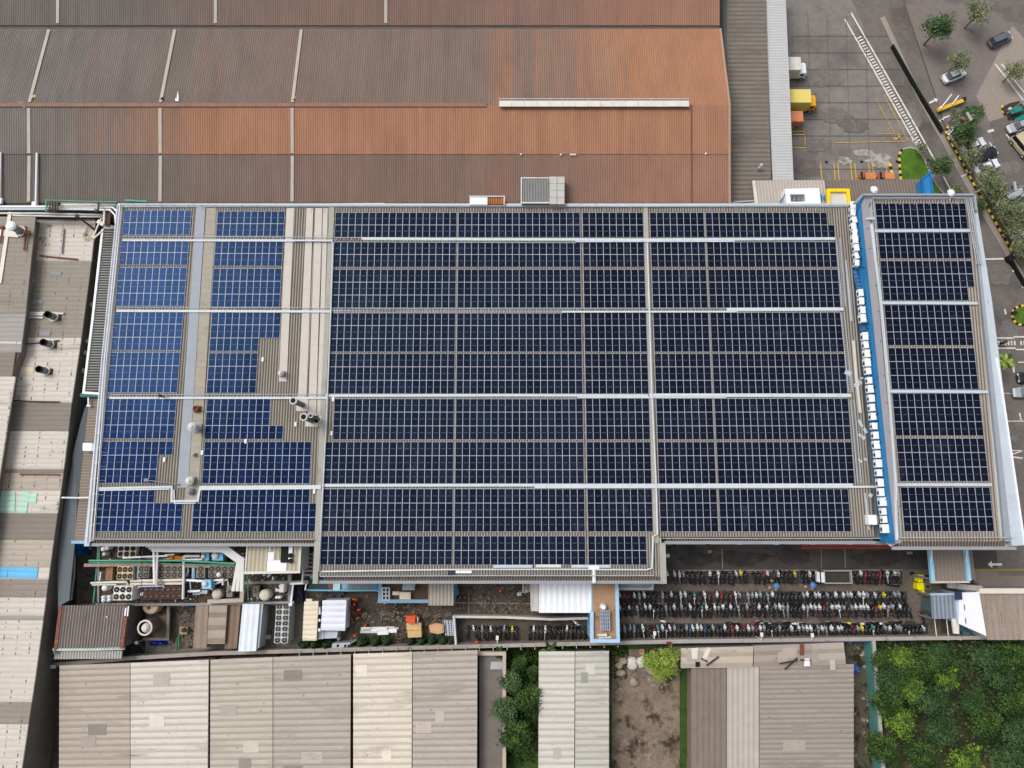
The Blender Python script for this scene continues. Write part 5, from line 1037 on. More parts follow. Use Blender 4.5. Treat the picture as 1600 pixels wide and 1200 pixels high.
# big insulated ducts
ductm = M("insulated_duct", S(214, 212, 208), .5, .07, 1.5)
for i, off in enumerate((0, 1, 2)):
    o = off*3.4
    pts = [(232+o*1.2, 853+o*.9), (262, 853.4+o), (352-o*.5, 853.5+o), (379.5-o, 874+o*.55), (378-o*1.9, 921)]
    tag(MB().path([W(x, y, 7.2-.05*i) for x, y in pts], .46 if i else .5, .5).build("insulated_duct", ductm), "bent silver white duct along the chiller yard eave, %s" % ("outermost of three", "middle of three", "innermost of three")[i], "duct", "triple ducts over the chiller yard")
pipes = [([(139, 876), (206, 876), (280, 876), (368, 880.5)], .26, 5.6, M("sea_green_pipe", S(92, 168, 144), .6, .12, 1), "sea green pipe spanning the chiller yard, upper"), ([(139, 879), (210, 879.5), (268, 881), (366, 883)], .16, 5.4, green, "darker green pipe spanning the chiller yard just below the sea green one"),
 ([(134.5, 883), (200, 882), (262, 883.5), (300, 884), (366, 884.6)], .34, 5.0, M("brown_beam", S(156, 134, 120), .8, .12, 1), "brown beam spanning the chiller yard above the tan chiller"),
 ([(192, 871.5), (262, 868.4)], .2, 5.9, white, "white pipe slanting beside the cream chiller"), ([(240.5, 860), (241.5, 912)], .3, 5.9, white, "white pipe dropping from the ducts, left of a pair"), ([(246.4, 860), (244.5, 914)], .28, 5.8, offwhite, "off-white pipe dropping from the ducts, right of a pair"),
 ([(142, 911), (198, 909), (200, 914)], .24, 4.9, offwhite, "off-white pipe ending beside the white chiller"), ([(144, 914), (182, 913.6)], .16, 4.8, offwhite, "short off-white pipe end above the white chiller"), ([(204, 907.5), (240, 907), (288, 906)], .3, 4.9, M("cream_pipe", S(226, 218, 204), .5), "cream pipe along the middle of the chiller deck, upper"), ([(204, 912.5), (286, 911.5)], .34, 4.6, M("cream_pipe2", S(214, 205, 190), .5), "cream pipe along the middle of the chiller deck, lower"),
 ([(287.5, 868), (287, 900), (286, 936)], .3, 5.2, offwhite, "off-white upright pipe bundle dividing the chiller deck"), ([(288, 869), (312, 868.8)], .28, 5.4, offwhite, "off-white pipe stub beside the blue pumps, upper"), ([(289, 874.6), (316, 874)], .22, 5.3, white, "white pipe stub beside the blue pumps, lower"), ([(293, 885), (294, 893), (291, 900)], .2, 4.6, offwhite, "curved off-white pipe beside the pale blue post"),
 ([(290, 906.4), (318, 908)], .28, 4.8, white, "white pipe leading to the pale blue tank"), ([(331, 907), (349, 906), (348, 914)], .24, 4.8, white, "white pipe bend right of the pale blue tank"), ([(336, 912.5), (356, 905), (357, 916)], .2, 4.6, offwhite, "second white bend right of the pale blue tank"), ([(293.5, 924), (313, 923.4)], .26, 4.3, white, "white pipe below the pale blue tank"),
 ([(297, 906), (298, 921)], .14, 4.6, galv, "thin pipe rising beside the pale blue tank"), ([(328, 939.6), (378, 937.6), (379.4, 920)], .42, 4.2, M("concrete_beam_pipe", S(178, 168, 156), .8, .12), "pale square beam turning a corner at the deck edge"),
 ([(154, 856), (151, 890), (146, 942)], .22, 4.3, green, "green pipe down the edge of the chiller deck"), ([(157.5, 894), (156, 907)], .2, 4.6, white, "short white pipe beside the green edge pipe"), ([(258, 867), (272, 866.5)], .18, 5.4, white, "short white pipe under the silver ducts"), ([(228, 872.5), (268, 873.5)], .12, 5.0, galv, "thin grey pipe beside the cream chiller"),
 ([(470, 850), (472, 880)], .1, 4.5, galv, "thin upright pipe right of the beige hut"), ([(473.4, 887), (472.4, 912)], .2, 5.0, offwhite, "off-white pipe hanging beside the beige hut"), ([(478.6, 912), (476.8, 922)], .14, 4.5, white, "short white pole at the court corner"), ([(386, 895), (388, 938)], .16, 4.4, green, "green upright pipe below the beige hut"), ([(222, 858), (221, 942)], .07, 6.4, M("maroon_pipe", S(110, 84, 78), .7), "thin maroon pipe crossing the deck from eave to edge")]
for pts, r, z, mt, lb in pipes:
    big = "beam" in lb
    r *= .5 if 'green' in lb else .68
    mb = MB()
    P = [W(x, y, z) for x, y in pts]
    mb.path(P, r*2, r*1.6) if big else mb.tube(P, r, 0, 8)
    mb.beam(P[0]-Vector((0, 0, r)), Vector((P[0].x, P[0].y, max(ZD-.1, 0))), .1, .1); mb.beam(P[-1]-Vector((0, 0, r)), Vector((P[-1].x, P[-1].y, ZD-.1)), .1, .1)
    tag(mb.build("beam" if big else "pipe", mt), lb, "beam" if big else "pipe", "pipework of the chiller yard")
mb = MB(); mb.beam(W(216, 916.6, 5), W(256, 915.4, 5), .18, .12, 0); mb.beam(W(216, 916.6, 5), W(215.4, 920, 5), .14, .1, 0); mb.beam(W(256, 915.4, 5), W(256, 919, 5), .14, .1, 0); mb.box((*W(236, 916, 0).xy, ZD), (.12, .12, 1.8)); tag(mb.build("bracket_frame", M("periwinkle_steel", S(170, 180, 214), .5)), "pale lilac bracket frame above the rust red condenser", "frame")  # bracket frame of a lamp, on one post
for i, (x, y, r, h, mt, lb) in enumerate([(162.5, 919, .4, 1.6, white, "white round tank beside the white chiller"), (160.5, 933.5, .27, 1.2, white, "small white cylinder in a group of four, upper outer"), (160.5, 938.5, .27, 1.2, white, "small white cylinder in a group of four, lower outer"), (169.5, 933, .27, 1.2, white, "small white cylinder in a group of four, upper inner"), (169.5, 938, .27, 1.2, white, "small white cylinder in a group of four, lower inner"), (221.5, 928.5, .28, 1.5, white, "white lantern topped post beside the rust red condenser"),
    (338, 929, .75, 1.6, M("mottled_tank", S(190, 180, 168), .7, .25, 2), "mottled pale tank near the deck edge"), (412.5, 930, .8, 1.8, M("dusty_tank", S(206, 196, 180), .7, .2, 2), "dusty cream round tank below the beige hut"), (341, 898, .32, 1.0, white, "white cap on the old grey chiller beside the ducts"), (432.5, 922.5, .22, 1.1, white, "white flask in the square group, upper outer"), (437, 922.5, .22, 1.1, white, "white flask in the square group, upper inner"), (432, 933.5, .22, 1.1, white, "white flask in the square group, lower outer"), (436.6, 933.5, .22, 1.1, white, "white flask in the square group, lower inner"),
    (160, 858, .3, 1.6, white, "white pump head at the deck corner under the eave"), (166.5, 856, .34, 1.4, offwhite, "off-white pump drum at the deck corner under the eave"), (162, 866, .24, 1.4, white, "white valve body below the corner pumps"), (412, 898.5, .16, .8, white, "white bottle in the dark bay under the hut, outer"), (418.5, 900.5, .16, .8, white, "white bottle in the dark bay under the hut, middle"), (420.6, 897.6, .18, .8, white, "white bottle in the dark bay under the hut, inner")]):
    zz = ZD if i != 8 else ZD+2.05
    p = W(x, y, zz+h); mb = MB(); mb.lathe(p.x, p.y, [(r*.9, zz), (r, zz+.12), (r, zz+h-.25*r), (r*.75, zz+h), (r*.2, zz+h+.12), (r*.05, zz+h+.14)], 0, 14)
    tag(mb.build("tank" if r > .35 else "small_cylinder", mt), lb, "tank" if r > .35 else "bottle", "tanks and cylinders on the chiller deck")  # small upright cylinders; valve and pump heads share the name
def machine(px, z0, h, mat, label, kind="pump", lump=True):
    c = ppx(px, z0+h); t = thing(kind, label, "pump" if kind == "pump" else kind.replace("_", " "), ((c[0]+c[2])/2).to_tuple()[:2]+(z0,))
    m = (c[0]+c[2])/2; s = (c[1]-c[0]).length
    MB().prism(c, z0, z0+h*.45).build("base", dark, t)
    MB().prism([q.lerp(m, .12) for q in c], z0+h*.45, z0+h).build("casing", mat, t)
    mb = MB(); mb.lathe(m.x-s*.12, m.y+s*.06, [(s*.24, z0+h), (s*.26, z0+h+.25), (s*.15, z0+h+.4), (s*.03, z0+h+.42)], 0, 14); mb.build("head", offwhite if lump else mat, t)
    return t
lbm = M("pump_blue", S(122, 186, 220), .55, .15, 2)
machine([(313, 877), (327, 877), (327, 863), (314, 863)], ZD, 1.8, lbm, "pale blue pump set under the silver ducts, nearer the divider")
machine([(329.5, 876.5), (350, 877), (349, 861.5), (332, 861.5)], ZD, 2.2, lbm, "pale blue compressor with white drum under the silver ducts")
machine([(314.5, 921), (331, 921), (330, 905), (315.5, 905)], ZD, 2.6, M("light_blue_tank", S(134, 196, 232), .5, .06), "light blue square tank with white head above the deck edge")
mb = MB()
for k in range(3): mb.box(W(318+k*4, 924, ZD), (.35, .5, .9)); mb.lathe(*W(306.5+4*k, 927, ZD).xy, [(.2, ZD), (.22, ZD+.7), (.1, ZD+.9)], 0, 8)
tag(mb.build("pump_rack", M("pump_white", S(176, 184, 194), .5, .2, 3)), "small pumps and valves below the light blue square tank", "pump")
machine([(353, 934), (363.5, 934), (363.5, 914), (354, 914)], ZD, 1.6, concrete, "grey concrete plinth machine below the ducts", "plinth", False)
machine([(394, 934), (404.5, 934), (404.5, 914), (395.5, 914)], ZD, 1.5, concrete, "grey plinth machine beside the dusty cream tank", "plinth", False)
mb = MB(); p = W(266, 871, 4.6); mb.prism(ppx([(266, 868), (284, 869), (286, 875), (268, 875)], 5), 4.3, 5.0); mb.box((p.x+.3, p.y, 5.0), (.8, .5, .35), .5); tag(mb.build("orange_valve", M("orange_rust_valve", S(196, 116, 40), .7, .2, 2)), "rusty orange valve block under the silver ducts", "valve")
mb = MB(); mb.box(W(446, 917, ZD), (.7, 1.2, 1.7)); mb.box((*W(446, 917, ZD).xy, ZD+1.7), (.5, .9, .08)); tag(mb.build("cabinet", offwhite), "white upright cabinet at the court end of the deck", "cabinet")
for i, (x0, x1, mt, lb) in enumerate([(213.5, 218.5, lblue, "pale blue post right of the tan chiller"), (299.5, 304, lblue, "pale blue post right of the dividing pipes")]):
    mb = MB(); mb.prism(ppx([(x0, 904), (x1, 904), (x1+.6, 883), (x0+.6, 883)], 5), ZD, 5); mb.box((*W((x0+x1)/2, 894, 5).xy, 5), (.25, 1.6, .08)); tag(mb.build("screen", mt), lb, "screen", "pale blue screens on the deck")
mb = MB(); mb.prism(ppx([(164, 907), (175, 907), (176.5, 886), (166, 886)], ZD+1), ZD, ZD+1); mb.beam(W(175, 906, ZD+1.4), W(176, 886, ZD+1.4), .2, .3); tag(mb.build("brown_plinth", M("brown_plinth", S(146, 112, 86), .85, .2)), "brown plinth beside the tan chiller", "plinth")
mb = MB(); mb.prism(ppx([(214, 869.5), (236, 869.5), (236, 853), (214, 853)], ZD+1.5), ZD, ZD+1.5); mb.path([W(214, 866, ZD+1.7), W(236, 866, ZD+1.7)], .1, .1); tag(mb.build("dark_tank", M("navy_black_tank", S(24, 30, 44), .7)), "navy black box tank right of the cream chiller", "tank")
mb = MB(); mb.path([W(455, 912, 3.4), W(474.6, 911, 3.4)], .3, .3); mb.path([W(458, 912, 3.4), W(454.6, 944, 3.4)], .26, .26); mb.box(W(455, 944, 3.1), (.5, .4, .4)); mb.box((*W(456, 930, 0).xy, 0), (.2, .2, 3.2))
tag(mb.build("corner_frame", white), "white corner frame at the court end of the chiller deck", "frame")  # a white frame round the deck corner
mb = MB(); mb.prism(ppx([(459, 943), (472, 942), (472, 914), (461, 914)], 1.6), 0, 1.6); mb.box(W(466, 936, 1.6), (.6, .5, .5), .4); mb.box(W(468, 921, 1.6), (.4, 1.2, .4), .2); tag(mb.build("machine_heap", M("navy_machine", S(52, 54, 74), .6, .4, 3)), "dark navy machine parts stored beside the white corner frame", "machine")
# beige hut on the deck with the open hatch
hut = thing("plant_hut", "beige ribbed hut roof with white patches and a black open hatch", "hut", W(426, 870, ZD))
zh = 8.2; a, b, c, d = ppx([(383.5, 895), (467.5, 893.5), (470.5, 846.5), (387, 847.5)], zh)
MB().prism([q.lerp((a+c)/2, .03) for q in (a, b, c, d)], ZD, zh-.3).build("wall", wallpaint, hut)
mb = MB(); mb.ribs(a, b, c, d, .6, .05, 0, 1); mb.prism([a, b, c, d], zh-.28, zh-.02, 0); mb.build("roof", [M("hut_beige", S(186, 176, 156), .7, .08, .5), M("hut_beige_valley", S(170, 160, 140), .75)], hut)
mb = MB(); mb.prism(ppx([(416.5, 894), (447, 893.5), (448, 880), (442, 880), (443, 875), (418, 876)], zh+.12), zh, zh+.12); mb.prism(ppx([(418, 875.6), (427.5, 875.4), (428.5, 862.5), (419, 862.5)], zh+.14), zh, zh+.14); mb.prism(ppx([(420, 861), (422, 861), (423, 847), (421, 847)], zh+.1), zh, zh+.1); mb.build("white_sheet", white, hut)
mb = MB(); mb.path([a, b], .35, .3); mb.path([b, c], .25, .24); mb.path([d, a], .2, .24); mb.build("trim", offwhite, hut)
mb = MB(); mb.prism(ppx([(438, 879), (450, 879), (451, 852.5), (439.5, 852.5)], zh+.2), zh, zh+.2); mb.build("hatch", black, hut)
mb = MB(); mb.prism(ppx([(450.3, 879.5), (455.8, 879.5), (457, 852), (451.3, 852)], zh+.3), zh, zh+.3); mb.build("hatch_lid", white, hut)
for y in (868, 876.5):
    p = W(453.6, y, zh+.5); mb = MB(); mb.lathe(p.x, p.y, [(.34, zh+.3), (.34, zh+.55), (.24, zh+.56)], 0, 12); mb.build("exhaust", black, hut)
mb = MB()
for k in range(6): mb.beam(W(475, 866+k*6.5, 2.5), W(489.5, 866+k*6.5, 2.5), .3, .25)
mb.beam(W(476, 862, 2.3), W(475, 902, 2.3), .14, .14); mb.beam(W(489, 862, 2.3), W(488, 902, 2.3), .14, .14)
for y in (864, 900): mb.box((*W(482, y, 0).xy, 0), (.14, .14, 2.3))
tag(mb.build("pipe_shelf", M("mixed_pipes", S(176, 160, 150), .6, .3, 1.5)), "shelf of long pale pipes in the slot left of the projecting bay", "pipe rack")
mb = MB(); q = ppx([(484, 903.6), (493, 903.6), (493, 897), (486, 897)], 3); mb.prism(q, 0, 3); mb.box(W(488, 901, 3), (.5, .4, .4), .3); tag(mb.build("blue_box", lblue), "pale blue box at the foot of the bay corner", "box")

# ------------------------------------------------------------------ the low court by the tin roof
tin = thing("tin_shed", "dark ribbed tin roof with rusty edges and a pale lower apron", "shed", W(140, 985, 0))
zt = 5.4; a, b, c, d = ppx([(88, 1014), (191, 1014), (199, 946), (96, 946)], zt)
MB().prism([q.lerp((a+c)/2, .05) for q in (a, b, c, d)], 0, zt-.3).build("wall", M("tin_wall", S(120, 110, 104), .9, .2), tin)
mb = MB(); mb.ribs(a, b, c, d, .42, .09, 0, 1, .45); mb.prism([a, b, c, d], zt-.2, zt-.03, 1); mb.build("roof", [M("tin_brown_grey", S(140, 132, 126), .7, .12, .4, dirt=[(S(112, 86, 78), .4, .55, .75, (1, .2, 1))]), M("tin_valley", S(104, 96, 91), .85)], tin)
mb = MB()
for p, q in ((a, d), (b, c)):
    for k in range(4): mb.beam(p.lerp(q, k/4+.01)+Vector((0, 0, .16)), p.lerp(q, (k+1)/4-.01)+Vector((0, 0, .16)), .5, .1)
mb.build("edge_sheet", M("rust_red_sheet", S(132, 84, 72), .85, .3, 2, dirt=[(S(176, 160, 150), 1.2, .6, .66, (1, 1, 1))]), tin)
mb = MB(); e, f, g, h2 = ppx([(84, 1030), (190, 1029), (191, 1016.5), (85.5, 1016.5)], zt-.5); mb.ribs(e, f, g, h2, .42, .07, 0, 1); mb.prism([e, f, g, h2], zt-.7, zt-.53, 0); mb.build("apron", [M("pale_tin", S(178, 174, 168), .65, .1, 1), M("pale_tin_valley", S(150, 146, 142), .7)], tin)
mb = MB(); mb.path([W(85, 1014.6, zt-.1), W(140, 1014.4, zt-.1), W(193, 1013, zt-.1)], .35, .3); mb.build("gutter", M("pale_aqua_gutter", S(184, 200, 196), .6, .15, 1), tin)
mb = MB(); mb.beam(W(197, 950, zt+.3), W(195.6, 962, zt+.3), .2, .2); mb.beam(W(201, 947, zt+.3), W(199.4, 963, zt+.3), .16, .16); mb.box((*W(199, 955, 0).xy, 0), (.16, .16, zt+.3)); tag(mb.build("white_rail", white), "pair of white rails beside the tin roof corner", "rail")
pit = thing("concrete_pit", "stained concrete tank pit beside the silo", "pit", W(244, 970, 0))
MB().prism(ppx([(226, 998), (262, 998), (263, 950), (228, 950)], 1.2), 0, 1.1).build("floor", M("stained_pit", S(112, 100, 88), .9, .3, .5, dirt=[(S(60, 52, 46), .45, .5, .62, (1, 1, 1)), (S(176, 164, 148), .5, .6, .7, (1, 1, 1))]), pit)
mb = MB(); mb.path([W(226, 998, 1.3), W(263, 998, 1.3), W(264, 946, 1.3)], .4, .5); mb.build("rim", concrete, pit)
dkw = M("blue_black_paving", S(40, 46, 50), .7, .2, .4, fine=.2)
struct(MB().prism(ppx([(197, 948), (228, 948), (226, 1022), (193, 1024)], .12), 0, .12).build("dark_paving", dkw))
silo = thing("silo", "round silo with pale dome and bright rim beside the concrete pit", "silo", W(226, 981, 0))
p = W(226, 981, 4.4); mb = MB(); mb.lathe(p.x, p.y, [(1.1, 0), (1.1, 4.2)], 0, 24); mb.build("body", M("silo_brown", S(120, 104, 92), .6, .2), silo)
mb = MB(); mb.lathe(p.x, p.y, [(1.1, 4.2), (1.16, 4.3), (1.1, 4.42), (.9, 4.42), (.9, 4.2)], 0, 24); mb.build("rim", offwhite, silo)
mb = MB(); mb.lathe(p.x+.22, p.y, [(.72, 4.25), (.62, 4.6), (.36, 4.9), (.3, 4.92), (.02, 4.95)], 0, 18); mb.build("dome", M("silo_dome", S(212, 200, 186), .5, .12), silo)
p = W(229, 945, 3.8); t = thing("storage_tank", "broad stained cream tank half under the chiller deck", "tank", (p.x, p.y, 0)); mb = MB(); mb.lathe(p.x, p.y-.3, [(1.25, 0), (1.25, 2.5), (1.1, 2.65)], 0, 22); mb.build("body", M("stained_cream_tank", S(196, 178, 150), .7, .2, 1.5, dirt=[(S(110, 84, 60), 1.6, .6, .68, (1, 1, 1))]), t); mb = MB(); mb.lathe(p.x-.2, p.y-.6, [(.25, 2.64), (.25, 2.8), (.05, 2.82)], 0, 10); mb.build("lid", rust, t)
# crumpled tarpaulin
def tarp(px, z, mat, label, amp=.25, n=14):
    a, b, c, d = ppx(px, z); mb = MB(); vs = []; fs = []; rr = random.Random(5)
    for j in range(n+1):
        for i in range(n+1):
            u, v = i/n, j/n; q = a.lerp(b, u).lerp(d.lerp(c, u), v); e = min(u, v, 1-u, 1-v)
            q.x += rr.uniform(-.12, .12); q.y += rr.uniform(-.12, .12); q.z = .04+min(1, e*4)*(z+rr.uniform(-amp, amp)); vs.append(q)
    for j in range(n):
        for i in range(n): fs.append((j*(n+1)+i, j*(n+1)+i+1, (j+1)*(n+1)+i+1, (j+1)*(n+1)+i))
    mb.add(vs, fs); return tag(mb.build("tarpaulin", mat), label, "tarpaulin")
tarp([(229, 1011), (259, 1009), (257, 999.5), (232, 999)], .9, M("blue_tarp", S(40, 56, 168), .5, .1, 2), "crumpled royal blue tarpaulin in the low court below the pit")
tarp([(292, 951), (304, 950), (303, 944), (291, 944.5)], .7, M("cyan_tarp", S(30, 120, 200), .5, .1, 2), "small bright blue tarpaulin peeping out from under the deck edge", .3, 8)
p = W(213.5, 1004, 2.2); mb = MB(); mb.lathe(p.x, p.y, [(.06, 0), (.06, 2.0), (.24, 2.1), (.28, 2.35), (.1, 2.5)], 0, 10); mb.beam((p.x, p.y, .05), (p.x, p.y-1.4, .05), .12, .1); tag(mb.build("lamp_post", white), "white globe lamp post in the low court", "lamp")
t = thing("water_pump", "square cream pump with dark opening on the mossy paving", "pump", W(286, 985, 0)); mb = MB(); q = ppx([(280, 991), (292, 991), (293, 980), (281, 979)], .9); mb.prism(q, 0, .9); mb.build("base", M("mossy_cream", S(166, 152, 120), .8, .3, 2), t); mb = MB(); p = W(286.5, 984.6, 1.2); mb.lathe(p.x, p.y, [(.36, .9), (.36, 1.2), (.2, 1.25)], 0, 12); mb.build("cap", dark, t)
mb = MB(); mb.tube([W(279, 992, .5), W(278.6, 1014, .5)], .1, 0, 6); mb.tube([W(276, 996, .3), W(275.4, 1016, .3)], .08, 0, 6); tag(mb.build("hose_pipe", green), "thin green pipes running down from the cream pump", "pipe")
mb = MB(); p = W(288, 965, .3); 
struct(MB().prism(ppx([(266, 1015), (304, 1012), (306, 948), (268, 948)], .1), 0, .1).build("mossy_paving", M("mossy_concrete", S(104, 96, 86), .9, .35, .6, dirt=[(S(58, 54, 48), .5, .48, .66, (1, 1, 1)), (S(146, 134, 116), .8, .62, .74, (1, 1, 1))], fine=.3)))
tsl = [("brown strip roof beside the mossy paving", [(301.5, 1013), (323, 1012), (326, 946), (306, 946)], 3.4, M("brown_strip", S(146, 130, 114), .8, .12, .6), M("brown_strip_v", S(138, 122, 107), .8), False),
       ("grey cross ribbed roof between two brown strips", [(323.5, 1006.5), (351, 1006), (355, 946), (327, 946)], 3.8, M("grey_slat", S(164, 152, 138), .75, .1, .6), M("grey_slat_v", S(138, 126, 112), .8), True),
       ("brown strip roof beside the bright white roof", [(351, 1014), (370, 1013), (376, 945), (356, 946)], 3.2, M("brown_strip2", S(132, 112, 96), .8, .14, .6), M("brown_strip2_v", S(118, 100, 86), .8), False)]
for lb, px, z, m1, m2, hz in tsl: shed("lean_to", px, z, m1, m2, lb, 1.6 if hz else .9, hz, M("court_wall", S(110, 98, 88), .9), cat="lean-to")
t = shed("white_shed", [(372, 1018), (400, 1017.5), (406, 944), (379, 944)], 4.4, M("cool_white_sheet", S(222, 228, 236), .5, .04), M("cool_white_v", S(208, 215, 224), .5), "long cool white shed roof beside the condenser with fourteen fans", .9)
mb = MB(); mb.prism(ppx([(400.4, 1014), (404.5, 1012), (411, 944), (406.4, 944)], 4.1), 3.8, 4.1); mb.build("side_strip", pale, t)
mb = MB(); mb.box(W(419, 994.5, 0), (1.0, .6, .5)); mb.box(W(419, 994.5, .5), (.8, .4, .05)); tag(mb.build("white_crate", M("pale_crate", S(188, 190, 192), .6)), "pale flat crate on the dark floor beside the long condenser", "crate")

# ------------------------------------------------------------------ courtyard
def litter(name, areas, n, cols, label, seed, smax=.22):
    rl = random.Random(seed); mb = MB()
    for _ in range(n):
        x0, y0, x1, y1, z = rl.choice(areas); p = W(rl.uniform(x0, x1), rl.uniform(y0, y1), z); s = rl.uniform(.05, smax); a_ = rl.uniform(0, PI)
        mb.box((p.x, p.y, z+.03), (s*rl.uniform(.6, 3), s, rl.uniform(.03, .16)), a_, rl.randrange(len(cols)))
    o = mb.build(name, cols, None, (0, 0, 0)); o["kind"] = "stuff"; o["label"] = label; o["category"] = "debris"
lc = [M("litter_pale", S(128, 118, 106), .9, .2, 3), M("litter_brown", S(104, 84, 66), .9, .2, 3), M("litter_dark", S(46, 42, 38), .9, .2, 3), M("litter_grey", S(122, 118, 112), .9, .2, 3)]
litter("loose_debris", [(480, 926, 700, 1000, .05), (713, 914, 826, 960, .05), (600, 940, 700, 1004, .05)], 900, lc, "loose rubble and litter scattered over the brown court paving", 3)
litter("yard_litter", [(264, 950, 304, 1012, .12), (200, 950, 226, 1018, .13), (122, 862, 156, 944, .06), (408, 946, 428, 1010, .05)], 380, lc, "litter scattered over the low court round the tanks", 4, .18)
litter("deck_litter", [(160, 850, 455, 942, ZD)], 700, lc+[galv, white, green], "small fittings, valves and scraps lying over the chiller deck", 6, .22)
litter("alley_litter", [(92, 900, 108, 1030, .06), (140, 345, 156, 600, .06), (112, 620, 132, 740, .06)], 420, lc+[rust], "rubbish lying along the alley floor", 7, .26)
strip_b = thing("blue_annex", "low pale blue annex with ribbed roof under the eave", "annex", W(540, 916, 0))
z = 3.0; MB().prism(ppx([(484, 921.5), (590, 922), (594, 905), (486, 905)], z), 0, z-.2).build("wall", lblue, strip_b)
mb = MB(); a, b, c, d = ppx([(542, 921), (592, 921.5), (594, 905), (544, 905)], z); mb.ribs(a, b, c, d, .4, .05); mb.build("roof", [M("teal_grey_sheet", S(128, 144, 148), .7, .1), M("teal_grey_v", S(110, 126, 132), .7)], strip_b)
mb = MB(); a, b, c, d = ppx([(482, 921), (512, 921), (512, 905), (484, 905)], z-.1); mb.ribs(a, b, c, d, .4, .05); mb.build("dark_roof", [M("teal_dark", S(62, 84, 90), .8), M("teal_dark_v", S(46, 66, 72), .8)], strip_b)
mb = MB(); mb.prism(ppx([(520, 922), (531, 922.5), (531.5, 908), (521, 908)], z+.2), z-.1, z+.2); mb.build("white_bay", M("aqua_white", S(176, 214, 226), .6), strip_b)
mb = MB(); mb.prism(ppx([(512.5, 921), (519.6, 921), (520, 908), (513, 908)], z+.1), z-.2, z+.1); mb.build("brown_door", rust, strip_b)
mb = MB(); mb.path([W(482, 922, z), W(542, 922.6, z), W(592, 922.4, z)], .22, .3); mb.build("fascia", M("aqua_fascia", S(112, 176, 200), .6), strip_b)
room = thing("roofless_room", "brown floored roof terrace with pale blue parapet in the courtyard", "terrace", W(630, 925, 0))
z = 3.4; MB().prism(ppx([(594, 939), (672, 939), (672, 905), (595, 905)], z), 0, z-.3).build("floor", M("terrace_brown", S(92, 74, 60), .9, .25, .5, dirt=[(S(148, 124, 98), .35, .56, .7, (1, 1, 1))]), room)
mb = MB(); mb.path([W(595.5, 905, z+.2), W(593.5, 939, z+.2), W(672, 939, z+.2)], .5, .7); mb.build("parapet", M("powder_blue_wall", S(128, 160, 186), .7, .1), room)
mb = MB(); mb.path([W(590, 908, z+.1), W(590.6, 922, z+.1)], .4, .5); mb.build("corner_post", blue, room)
p = W(606, 925, 4.2); mb = MB()
for k in range(3): x = 597.5+k*5.4; mb.beam(W(x, 918.5, 4), W(x, 938, 4), .2, .2)
for y in (918.5, 925, 931, 937.5): mb.beam(W(597.5, y, 4), W(608.5, y, 4), .18, .18)
for x, y in ((597.5, 918.5), (608.3, 937.5)): mb.box((*W(x, y, 0).xy, 3.1), (.14, .14, .9))
tag(mb.build("steel_rack", galv), "pale steel grid rack standing on the brown terrace", "rack")
for px, z, lb, mt in (([(628.5, 922), (647.5, 922), (648, 910), (629.5, 910)], 4.6, "grey blue tank lid on the brown terrace", M("grey_blue_lid", S(150, 162, 172), .6)), ([(624, 936.5), (641.5, 936.5), (641.5, 925.5), (624.5, 925)], 3.9, "larger cream board on the brown terrace", M("cream_board", S(216, 202, 180), .7, .08)), ([(613, 930), (624, 930), (624, 924.4), (613.4, 924.4)], 3.8, "smaller cream board on the brown terrace", M("cream_board", S(216, 202, 180), .7, .08))):
    c = ppx(px, z); m = (c[0]+c[2])/2; tag(MB().prism(c, 3.1, z).prism([q.lerp(m, .3) for q in c], z, z+.06).build("board", mt), lb, "board", "boards on the terrace")
t = shed("courtyard_shed", [(669, 946), (708.5, 946), (709, 906), (669.5, 906)], 5.0, M("grey_court_sheet", S(172, 164, 152), .7, .07), M("grey_court_v", S(146, 138, 128), .75), "grey ribbed shed roof beside the brown terrace", .55)
mb = MB(); mb.prism(ppx([(708.7, 937), (712, 936), (713.5, 908), (709.4, 908)], 3.6), 0, 3.6); mb.box(W(715, 924, 2), (.4, .8, 1.2)); mb.build("side_wall", M("steel_blue_wall", S(92, 134, 172), .7, .15), t)
wt = thing("white_shed", "large bright white ribbed shed roof in the courtyard", "shed", W(884, 930, 0))
z = 5.4; a, b, c, d = ppx([(842, 957.5), (925.5, 957.5), (924, 908), (842.5, 908.5)], z)
MB().prism([q.lerp((a+c)/2, .03) for q in (a, b, c, d)], 0, z-.3).build("wall", M("red_white_wall", S(150, 70, 66), .8, .2), wt)
mb = MB(); mb.ribs(a, b, c, d, .9, .04, 0, 1); mb.prism([a, b, c, d], z-.25, z-.02, 0); mb.build("roof", [M("bright_white_sheet", S(244, 246, 250), .5, .03), M("bright_white_v", S(232, 235, 242), .5, .03)], wt)
t = shed("side_roof", [(829.6, 955), (842, 955), (842.3, 908), (828.5, 908)], 4.8, M("pale_stone_sheet", S(198, 192, 186), .7, .06), M("pale_stone_v", S(190, 184, 178), .7), "narrow pale grey roof strip against the bright white shed", .9, False, cat="shed")
mb = MB(); mb.path([W(818, 907, 1.5), W(817, 925, 1.5)], .3, .3); mb.path([W(822, 907, 2), W(826, 924, 1)], .2, .2)
for k in range(6): mb.box(W(821+random.uniform(0, 7), 910+k*2.3, 0), (.4, .5, 1.2+.2*k), k)
tag(mb.build("scrap_pile", M("white_scrap", S(176, 170, 164), .7, .3, 3)), "pile of pale pipes and scrap beside the narrow grey roof strip", "scrap")
mb = MB(); mb.beam(W(808, 928.6, .4), W(814.6, 927.4, .4), .5, .4); mb.box(W(811, 928, .6), (.3, .3, .12)); tag(mb.build("white_block", offwhite), "single white block lying on the court paving", "block")
br = thing("flat_roof_building", "brown stained flat roof with pale blue parapet beside the motorbikes", "building", W(943, 955, 0))
z = 6.0; px = [(924, 1001), (965.5, 1001), (963.5, 905), (925, 905)]
